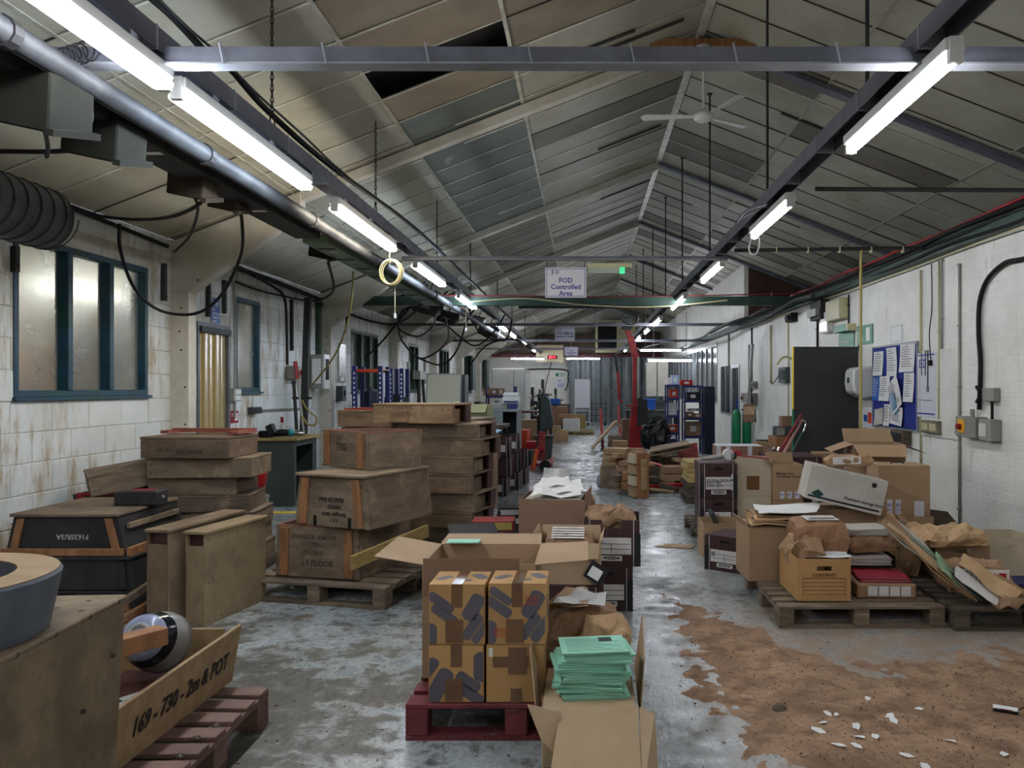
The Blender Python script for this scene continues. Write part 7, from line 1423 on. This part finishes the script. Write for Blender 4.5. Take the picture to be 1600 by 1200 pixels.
tag(MB().box(-.22, .22, -.2, .2, 0, .01).obj('blue_sheet', mat('light_blue_sheet', (130, 176, 190), None, 3, .5), loc=(-1.36, 10.65, 1.0), rot=(rad(4), 0, rad(-8))), 'light blue sheet laid over archive boxes left of the aisle', 'sheet')
tag(MB().box(-.2, .2, -.2, .2, 0, .995).obj('carton_column', card_dark, loc=(-1.38, 10.68, 0)), 'brown carton column under the light blue sheet', 'box')
sheet('green card slipping down beside the archive boxes left of the aisle', [V(-1.28, 10.35, .02), V(-1.2, 10.4, .02), V(-1.2, 10.62, .42), V(-1.26, 10.6, .42)], green_paper, .006, 'green_card', 'card', amp=.004)
t = open_box('small orange pine box on the narrow tray stack', (-1.50, 9.0, 1.263), rad(-8), .30, .26, .14, wood_orange, {}, th=.014, name='pine_box')
# pallet truck
t = thing('pallet_truck', 'red pallet truck with a yellow sticker parked left of the aisle', 'pallet truck', (P(842, 700, 15.2).x, 15.2, 0)); MB().tube([(.12, -.05, .10), (.12, .05, .10)], .11, 18).obj('wheel', black, t); MB().bar((-.12, 0, .02), (-.03, 0, .42), .08, .12, (0, 1, 0)).obj('yellow_sticker_arm', mat('orange_red', (214, 74, 44), None, 3, .4), t); MB().bar((-.10, -.07, .12), (-.05, -.07, .34), .01, .06, (0, 1, 0)).obj('sticker', yellow_hazard, t)
MB().bar((-.03, 0, .42), (.10, 0, .45), .08, .08).obj('hydraulic_head', red_paint, t); MB().box(-.02, .12, .03, .12, .2, .75).obj('pump', red_dull, t, bevel=.01); MB().box(-.1, -.0, .1, 1.2, .08, .14).box(.15, .25, .1, 1.2, .08, .14).obj('fork', red_paint, t)
# dark armchair / monitor on edge
Y = 19.5; t = thing('black_display', 'big black screen back leaning by the aisle before the cartons', 'screen', (P(852, 650, Y).x, Y, .55)); MB().prism([(-.14, 0, .0), (.12, 0, .0), (.20, 0, .12), (.10, 0, .75), (.0, 0, .86), (-.14, 0, .80)], (0, .5, 0)).obj('housing', greydark, t, bevel=.02); MB().box(-.16, -.14, -.02, .5, -.55, 1.0).obj('edge_post', black, t)
t = thing('black_bin', 'dark grey plastic bin on the floor under the black screen', 'bin', (P(850, 680, 17.8).x, 17.8, 0)); MB().prism([(-.16, 0, 0), (.16, 0, 0), (.2, 0, .48), (-.2, 0, .48)], (0, .4, 0)).obj('bin', greydark, t, bevel=.02); MB().box(-.22, .22, -.02, .42, .48, .52).obj('rim', greydark, t)
for k, (px, Y, z, w_, h_, m, lb) in enumerate([(866, 23, 0, .32, .5, card, 'tan carton right beside the black screen'), (877, 24, 0, .42, .32, card, 'open tan carton on the floor beyond the black screen'), (874, 28, .3, .6, .62, card_dark, 'large brown carton farther back left of the white one'), (893, 27, .12, .55, .42, white_plastic, 'white carton on a small pallet near the end wall'), (907, 28.5, .12, .3, .5, wood_yellow, 'yellow wooden crate beside the white carton'), (888, 27.3, .55, .6, .12, kraft, 'crumpled kraft sheets heaped on the white carton'),
         (826, 18.5, 0, .36, .85, card, 'brown carton standing behind the pallet truck'), (818, 17.5, 0, .24, .67, orange_paint, 'orange red motor standing behind the pallet truck'), (830, 17, 0, .22, .45, red_paint, 'small red toolbox behind the pallet truck'), (815, 16.6, 0, .5, .3, dark_metal, 'dark metal casing on the floor behind the pallet truck'), (822, 20, 0, .5, .28, wood_dusty, 'wooden base under the brown carton by the pallet truck')]):
    t = shut_box(lb, (P(px, 600, Y).x, Y, z), rad(k * 11 % 24 - 12), w_, .4, h_, m, None, 'far_carton')
pallet('small pallet under the white carton near the end wall', (P(898, 600, 27.5).x, 27.3, 0), 1.3, 1.1, 0, wood_yellow, .118, 5)
# racks and machines at the left back
Y = 12.6; rk = [(550, 597, 13.2, 1.95, (.5, 1.15, 1.9), 'blue racking bay with orange beams in front of the third left window'), (607, 630, 14.8, 1.95, (.55, 1.12), 'narrower blue racking bay with one orange beam right of the first')]
for a, b, Y, h_, lv, lb in rk:
    xa, xb = P(a, 600, Y).x, P(b, 600, Y).x; shelf_rack(lb, xa, xb, Y, .55, h_, lv, blue_paint, orange_paint, 'pallet_racking', .07, wood_pine, True)
for k, (px, Y, z, w_, h_, m, lb) in enumerate([(575, 13.4, 1.151, .26, .45, navy, 'dark blue canister on the first blue racking bay'), (590, 13.4, 1.151, .14, .12, black, 'small black tool on the first blue racking bay'), (587, 13.4, .501, .2, .5, grey_plastic, 'grey oily container on the lower racking shelf'), (617, 15, 1.121, .5, .35, dark_metal, 'dark machine head on the narrower racking bay'), (612, 15, .551, .3, .4, white_plastic, 'white bucket on the lower shelf of the narrower racking bay')]):
    t = thing('stored_item', lb, 'container', (P(px, 600, Y).x, Y, z)); MB().tube([(0, .15, 0), (0, .15, h_ * .85)], [w_/2, w_/2 * .9], 14).obj('body', m, t); MB().tube([(0, .15, h_ * .85), (0, .15, h_)], [w_/4, w_/5], 10).obj('neck', m, t)
Y = 15.2; t = thing('easel_board', 'cream flip chart board leaning back on a white easel', 'easel', (P(692, 640, Y).x, Y, .55), 0, None, (rad(-9), 0)); MB().box(-.33, .30, 0, .02, .55, 1.32).obj('board', mat('cream_board', (176, 172, 150), None, 3, .5), t, bevel=.003); MB().box(-.34, .31, -.01, .03, .54, .56).box(-.34, .31, -.01, .03, 1.31, 1.33).box(.30, .32, -.01, .03, -.55, 1.33).box(-.35, -.33, -.01, .03, -.55, 1.33).obj('frame', steel_light, t)
tag(MB().box(0, .12, 0, .5, -.6, 1.25).obj('green_panel', greydark, loc=(P(717, 640, 15.8).x, 15.8, .6)), 'dark green panel edge behind the cream easel board', 'panel')  # plain dark green panel seen edge on, not a display
# cluttered benches under the easel and beyond
Y = 12.4; t = thing('steel_bench', 'steel bench with black and grey cases behind the tray stack', 'bench', (-2.55, 12.6, 0)); MB().box(-.1, 1.3, 0, .8, .95, 1.0).obj('top', wood_dark, t); [MB().box(a, a + .06, b, b + .06, 0, .95).obj('leg', dark_metal, t) for a in (-.05, 1.2) for b in (.03, .7)]; MB().box(-.04, 1.2, .1, .7, .3, .34).obj('shelf', wood_dark, t)
for k, (px, z, w_, h_, m, lb) in enumerate([(683, 1.0, .42, .22, greydark, 'dark teal drawer case on the steel bench'), (700, 1.0, .40, .26, dark_metal, 'black case with white clips on the steel bench'), (722, 1.0, .36, .20, grey_plastic, 'grey sheet metal lid on the steel bench')]):
    t = thing('equipment_case', lb, 'case', (P(px, 600, 12.7).x, 12.75 + .1 * k, z + .001 + (0.0))); MB().box(-w_/2, w_/2, 0, .4, 0, h_ * .8).obj('body', m, t, bevel=.01); MB().box(-w_/2 - .02, w_/2 + .02, -.02, .42, h_ * .8, h_).obj('lid', m, t, bevel=.008); MB().box(-w_*.3, -w_*.25, -.025, -.0, 0, h_).box(w_*.25, w_*.3, -.025, 0, 0, h_).obj('clip', white_plastic, t)
t = thing('long_bench', 'long wooden bench heaped with parts in front of the white cabinet', 'bench', (-3.0, 16.5, 0)); MB().box(0, 1.45, 0, 2, 1.02, 1.08).obj('top', wood_dusty, t); [MB().box(a, a + .1, b, b + .1, 0, 1.02).obj('leg', wood_dark, t) for a in (.05, 1.3) for b in (.05, 1.85)]; MB().box(.05, 1.4, .02, .06, .5, 1.0).obj('front_board', wood_orange, t)
for k in range(16):
    m, nm_ = [(dark_metal, 'dark'), (grey_plastic, 'grey'), (red_dull, 'dull red'), (galv, 'silver')][k % 4]; x = -2.9 + 1.25 * R2.random(); y = 16.6 + 1.6 * R2.random(); s_ = R2.uniform(.10, .2)
    t = thing('machine_part', f'{nm_} machine part in the heap on the long bench', 'part', (x, y, 1.08), R2.uniform(0, 3), f'{nm_} machine parts on the long bench'); MB().tube([(0, 0, 0), (0, 0, s_ * .6), (0, 0, s_ * 1.3)], [s_ * .7, s_ * .5, s_ * .3], 10).obj('body', m, t); MB().tube([(-s_, 0, s_ * .5), (s_, 0, s_ * .7)], s_ * .25, 8).obj('shaft', m, t)
Y = 22; t = thing('machine_enclosure', 'large pale grey machine enclosure near the end of the left side', 'machine', (P(768, 640, 22).x, 22, 0)); w_ = P(820, 600, 22).x - P(768, 600, 22).x; MB().box(0, w_, 0, 2.2, 0, 2.12).obj('body', mat('pale_machine', (168, 166, 160), (156, 154, 148), 2, .5), t, bevel=.02); MB().box(w_ + .001, w_ + .012, .1, 2.1, .2, 2.0).obj('white_side', white_plastic, t); MB().box(w_ * .66, w_ * .66 + .015, -.004, 0, .1, 2.05).obj('seam', greydark, t)
Y = 17.5; shelf_rack('blue ended shelving of small timber boxes before the pale machine', P(752, 600, 17.8).x, P(800, 600, 17.8).x, 18.6, .5, 1.62, (.5, 1.0, 1.4), blue_paint)
for k in range(6): onshelf(760 + 11 * (k % 3), 18.7, 1.001 if k < 3 else 1.401, .15, .18, [wood_orange, card_dark, wood_pine][k % 3], ['orange timber box left on the blue ended shelving', 'brown box in the middle of the blue ended shelving', 'pale timber box right on the blue ended shelving', 'orange timber box left on the top of the blue ended shelving', 'brown box in the middle of the top blue shelf', 'pale timber box right on the top blue shelf'][k])
for k, (px, Y, h_, lb) in enumerate([(832, 25, 1.3, 'old drill press crowded with small fittings near the end wall'), (848, 26, 1.55, 'tall spindled machine near the end wall'), (868, 31, 1.25, 'black fly press standing near the end wall'), (824, 24.8, 1.1, 'grey vice bench machine beside the pale enclosure')]):
    t = thing('workshop_machine', lb, 'machine', (P(px, 600, Y).x, Y, 0)); MB().box(-.3, .3, -.2, .3, 0, .7).obj('stand', dark_metal, t, bevel=.02); MB().tube([(0, 0, .7), (0, 0, h_ + .3)], .05, 10).obj('spindle', galv, t); MB().box(-.16, .2, -.2, .12, h_ * .7, h_ * .9).obj('head', [galv, dark_metal, black, grey_plastic][k], t, bevel=.03); MB().tube([(-.3, -.1, h_ * .85), (.3, -.1, h_ * .88)], .03, 8).obj('handle', galv, t); [MB().tube([(.2 * math.cos(a), -.1, h_ * .8 + .2 * math.sin(a)), (.3 * math.cos(a), -.15, h_ * .8 + .3 * math.sin(a))], .035, 6).obj('knob', cream_plastic if a < 3 else galv, t) for a in (0.5, 1.7, 2.9, 4.2)]
tag(MB().box(-.35, .35, 0, .4, 0, .22).obj('blue_crate', mat('blue_tub_plastic', 0, 0), bevel=.02, loc=(P(860, 600, 30).x, 30, .95)), 'dark blue plastic crate by the fly press', 'crate')
t = thing('low_table', 'brown table in front of the small machines', 'table', (P(834, 600, 21.0).x, 21.0, 0)); MB().box(-.55, .5, 0, .8, .92, .97).obj('top', wood_maroon, t); [MB().box(a, a + .05, b, b + .05, 0, .92).obj('leg', dark_metal, t) for a in (-.5, .4) for b in (.02, .7)]
t = thing('work_table', 'table carrying the blue crate and fly press', 'table', (P(862, 600, 30).x, 30, 0)); MB().box(-.7, .7, -.1, .8, .90, .95).obj('top', wood_dark, t); [MB().box(a, a + .06, b, b + .06, 0, .9).obj('leg', dark_metal, t) for a in (-.65, .6) for b in (0, .7)]

# ------------------------------------------------------------------ floor litter: sawdust, shreds, small device
def dust_h(x, y):
    # a spread of sawdust over the right of the floor, thinning out to ragged edges
    N_ = lambda f, k: noise.noise(Vector((x * f, y * f, k)))
    edge = .66 + .16 * noise.noise(Vector((y * 1.3, 3, 0))) + .08 * noise.noise(Vector((y * 4, 1, 0))) + max(0, 3.5 - y) * .55
    if y > 4.9: edge += .05 * (y - 4.9)
    d = (x - edge) * 1.2
    back = (4.75 + .35 * noise.noise(Vector((x * 1.4, 0, 9))) if x > 1.2 else 5.35 + (1.2 - x) * 1.2) - y
    d = min(d, back * .9)
    d = min(d, .55) + .30 * N_(2.1, 5) + .22 * N_(6, 7) + .14 * N_(15, 1)
    return max(-.004, min(.014, d * .030 - .0015)) + N_(22, 2) * .0022 * (d > .05) + max(0, N_(9, 4)) * .004 * (d > .2)
s = MB(); nx, ny = 190, 190; x0, x1, y0, y1 = .35, 3.4, 2.2, 6.2; idx = {}
for i in range(nx + 1):
    for j in range(ny + 1):
        x = x0 + (x1 - x0) * i / nx; y = y0 + (y1 - y0) * j / ny; s.v.append((x, y, dust_h(x, y) + .0005)); 
for i in range(nx):
    for j in range(ny):
        q = [i * (ny + 1) + j, (i + 1) * (ny + 1) + j, (i + 1) * (ny + 1) + j + 1, i * (ny + 1) + j + 1]
        if max(s.v[k][2] for k in q) > .0002: s.f.append(tuple(q))
dust_m = mat('sawdust', (156, 126, 98), (120, 94, 72), 3.2, .95, bump=.8, rnd=0, coord='P', stain=(106, 80, 60), st=(.44, .68), stscale=5.5, fine=.9)
tag(s.obj('sawdust', dust_m, smooth=True), 'brown sawdust spread over the floor before the right pallets', 'sawdust', kind='stuff')
s = MB(); rr = random.Random(9)
for k in range(4200):
    x = rr.uniform(.5, 3.1); y = rr.uniform(2.5, 5.2); h_ = dust_h(x, y)
    if h_ < .004 and rr.random() > .10: continue
    z = max(h_, 0) + .001; a = rr.uniform(.0012, .005) * (1.8 if rr.random() < .05 else 1); s.obox((x, y, z + a * .3), (a * 1.6, a, a * .7), (rr.random(), rr.random(), rr.random() * 3))
tag(s.obj('sawdust_crumbs', mat('crumb', (124, 98, 76), (92, 70, 54), 8, .95, rnd=0, coord='P')), 'loose crumbs and chips scattered in the sawdust', 'sawdust', kind='stuff')
shreds = [(1293, 1114), (1307, 1116), (1338, 1134), (1278, 1141), (1310, 1163), (1343, 1151), (1368, 1150), (1391, 1117), (1396, 1125), (1436, 1106), (1338, 1165), (1416, 1180), (1485, 1158), (1569, 1178), (1446, 1197), (1286, 1129), (1356, 1091)]
for k, (px, py) in enumerate(shreds):
    p = G(px, py, .02); t = .02 + .02 * rr.random(); o = MB().prism([(-t, -t * .4, 0), (0, -t * .6, .003), (t, -t * .2, 0), (t * .6, t * .6, .004), (-t * .5, t * .5, .001)], (0, 0, .0012)).obj('paper_shred', paper, loc=(p.x, p.y, max(dust_h(p.x, p.y), 0) + .004), rot=(rr.uniform(-.2, .2), rr.uniform(-.2, .2), rr.uniform(0, 6)))
    tag(o, 'torn white paper shred lying in the sawdust', 'paper', 'paper shreds in the sawdust')
p = G(1571, 1114, .01); t = thing('pocket_device', 'flat white and black device with a lead lying in the sawdust at the right', 'device', (p.x, p.y, .02), rad(-28)); MB().box(-.055, .055, -.022, .022, 0, .010).obj('lower_shell', black, t, bevel=.003); MB().box(-.055, .055, -.022, .022, .0105, .018).obj('upper_shell', white_plastic, t, bevel=.003); MB().box(-.02, .03, -.0225, -.022, .011, .016).obj('red_mark', red_dull, t)
MB().tube(spline([(.05, .0, .01), (.09, .04, .03), (.10, .10, .04), (.16, .12, .01), (.3, .12, .0)]), .003, 6).obj('lead', black, t)
p = G(1218, 1108, .01); tag(MB().lathe([(.001, .03), (.02, .026), (.034, .01), (.038, 0)], 9).obj('clod', mat('clod', (90, 78, 64), None, 9, .9, bump=.5), loc=(p.x, p.y, .008)), 'small dark clod at the edge of the sawdust', 'clod')
s = MB()
for k in range(900):
    x = rr.uniform(-2.6, 2.0); y = rr.uniform(2.8, 12); a = rr.uniform(.002, .007); s.obox((x, y, a * .3), (a * 2, a, a * .6), (0, 0, rr.random() * 3))
tag(s.obj('floor_grit', mat('grit', (96, 86, 74), (60, 54, 48), 8, .9, rnd=0, coord='P')), 'grit and crumbs scattered over the concrete floor', 'grit', kind='stuff')

# lettering becomes plain mesh
dg = bpy.context.evaluated_depsgraph_get()
for o in FONTS:
    me = D.meshes.new_from_object(o.evaluated_get(dg)); n = D.objects.new('lettering_mesh', me); COL.objects.link(n)
    n.parent = o.parent; n.matrix_local = o.matrix_local.copy(); nm_ = o.name.split('.')[0]; D.objects.remove(o); n.name = nm_
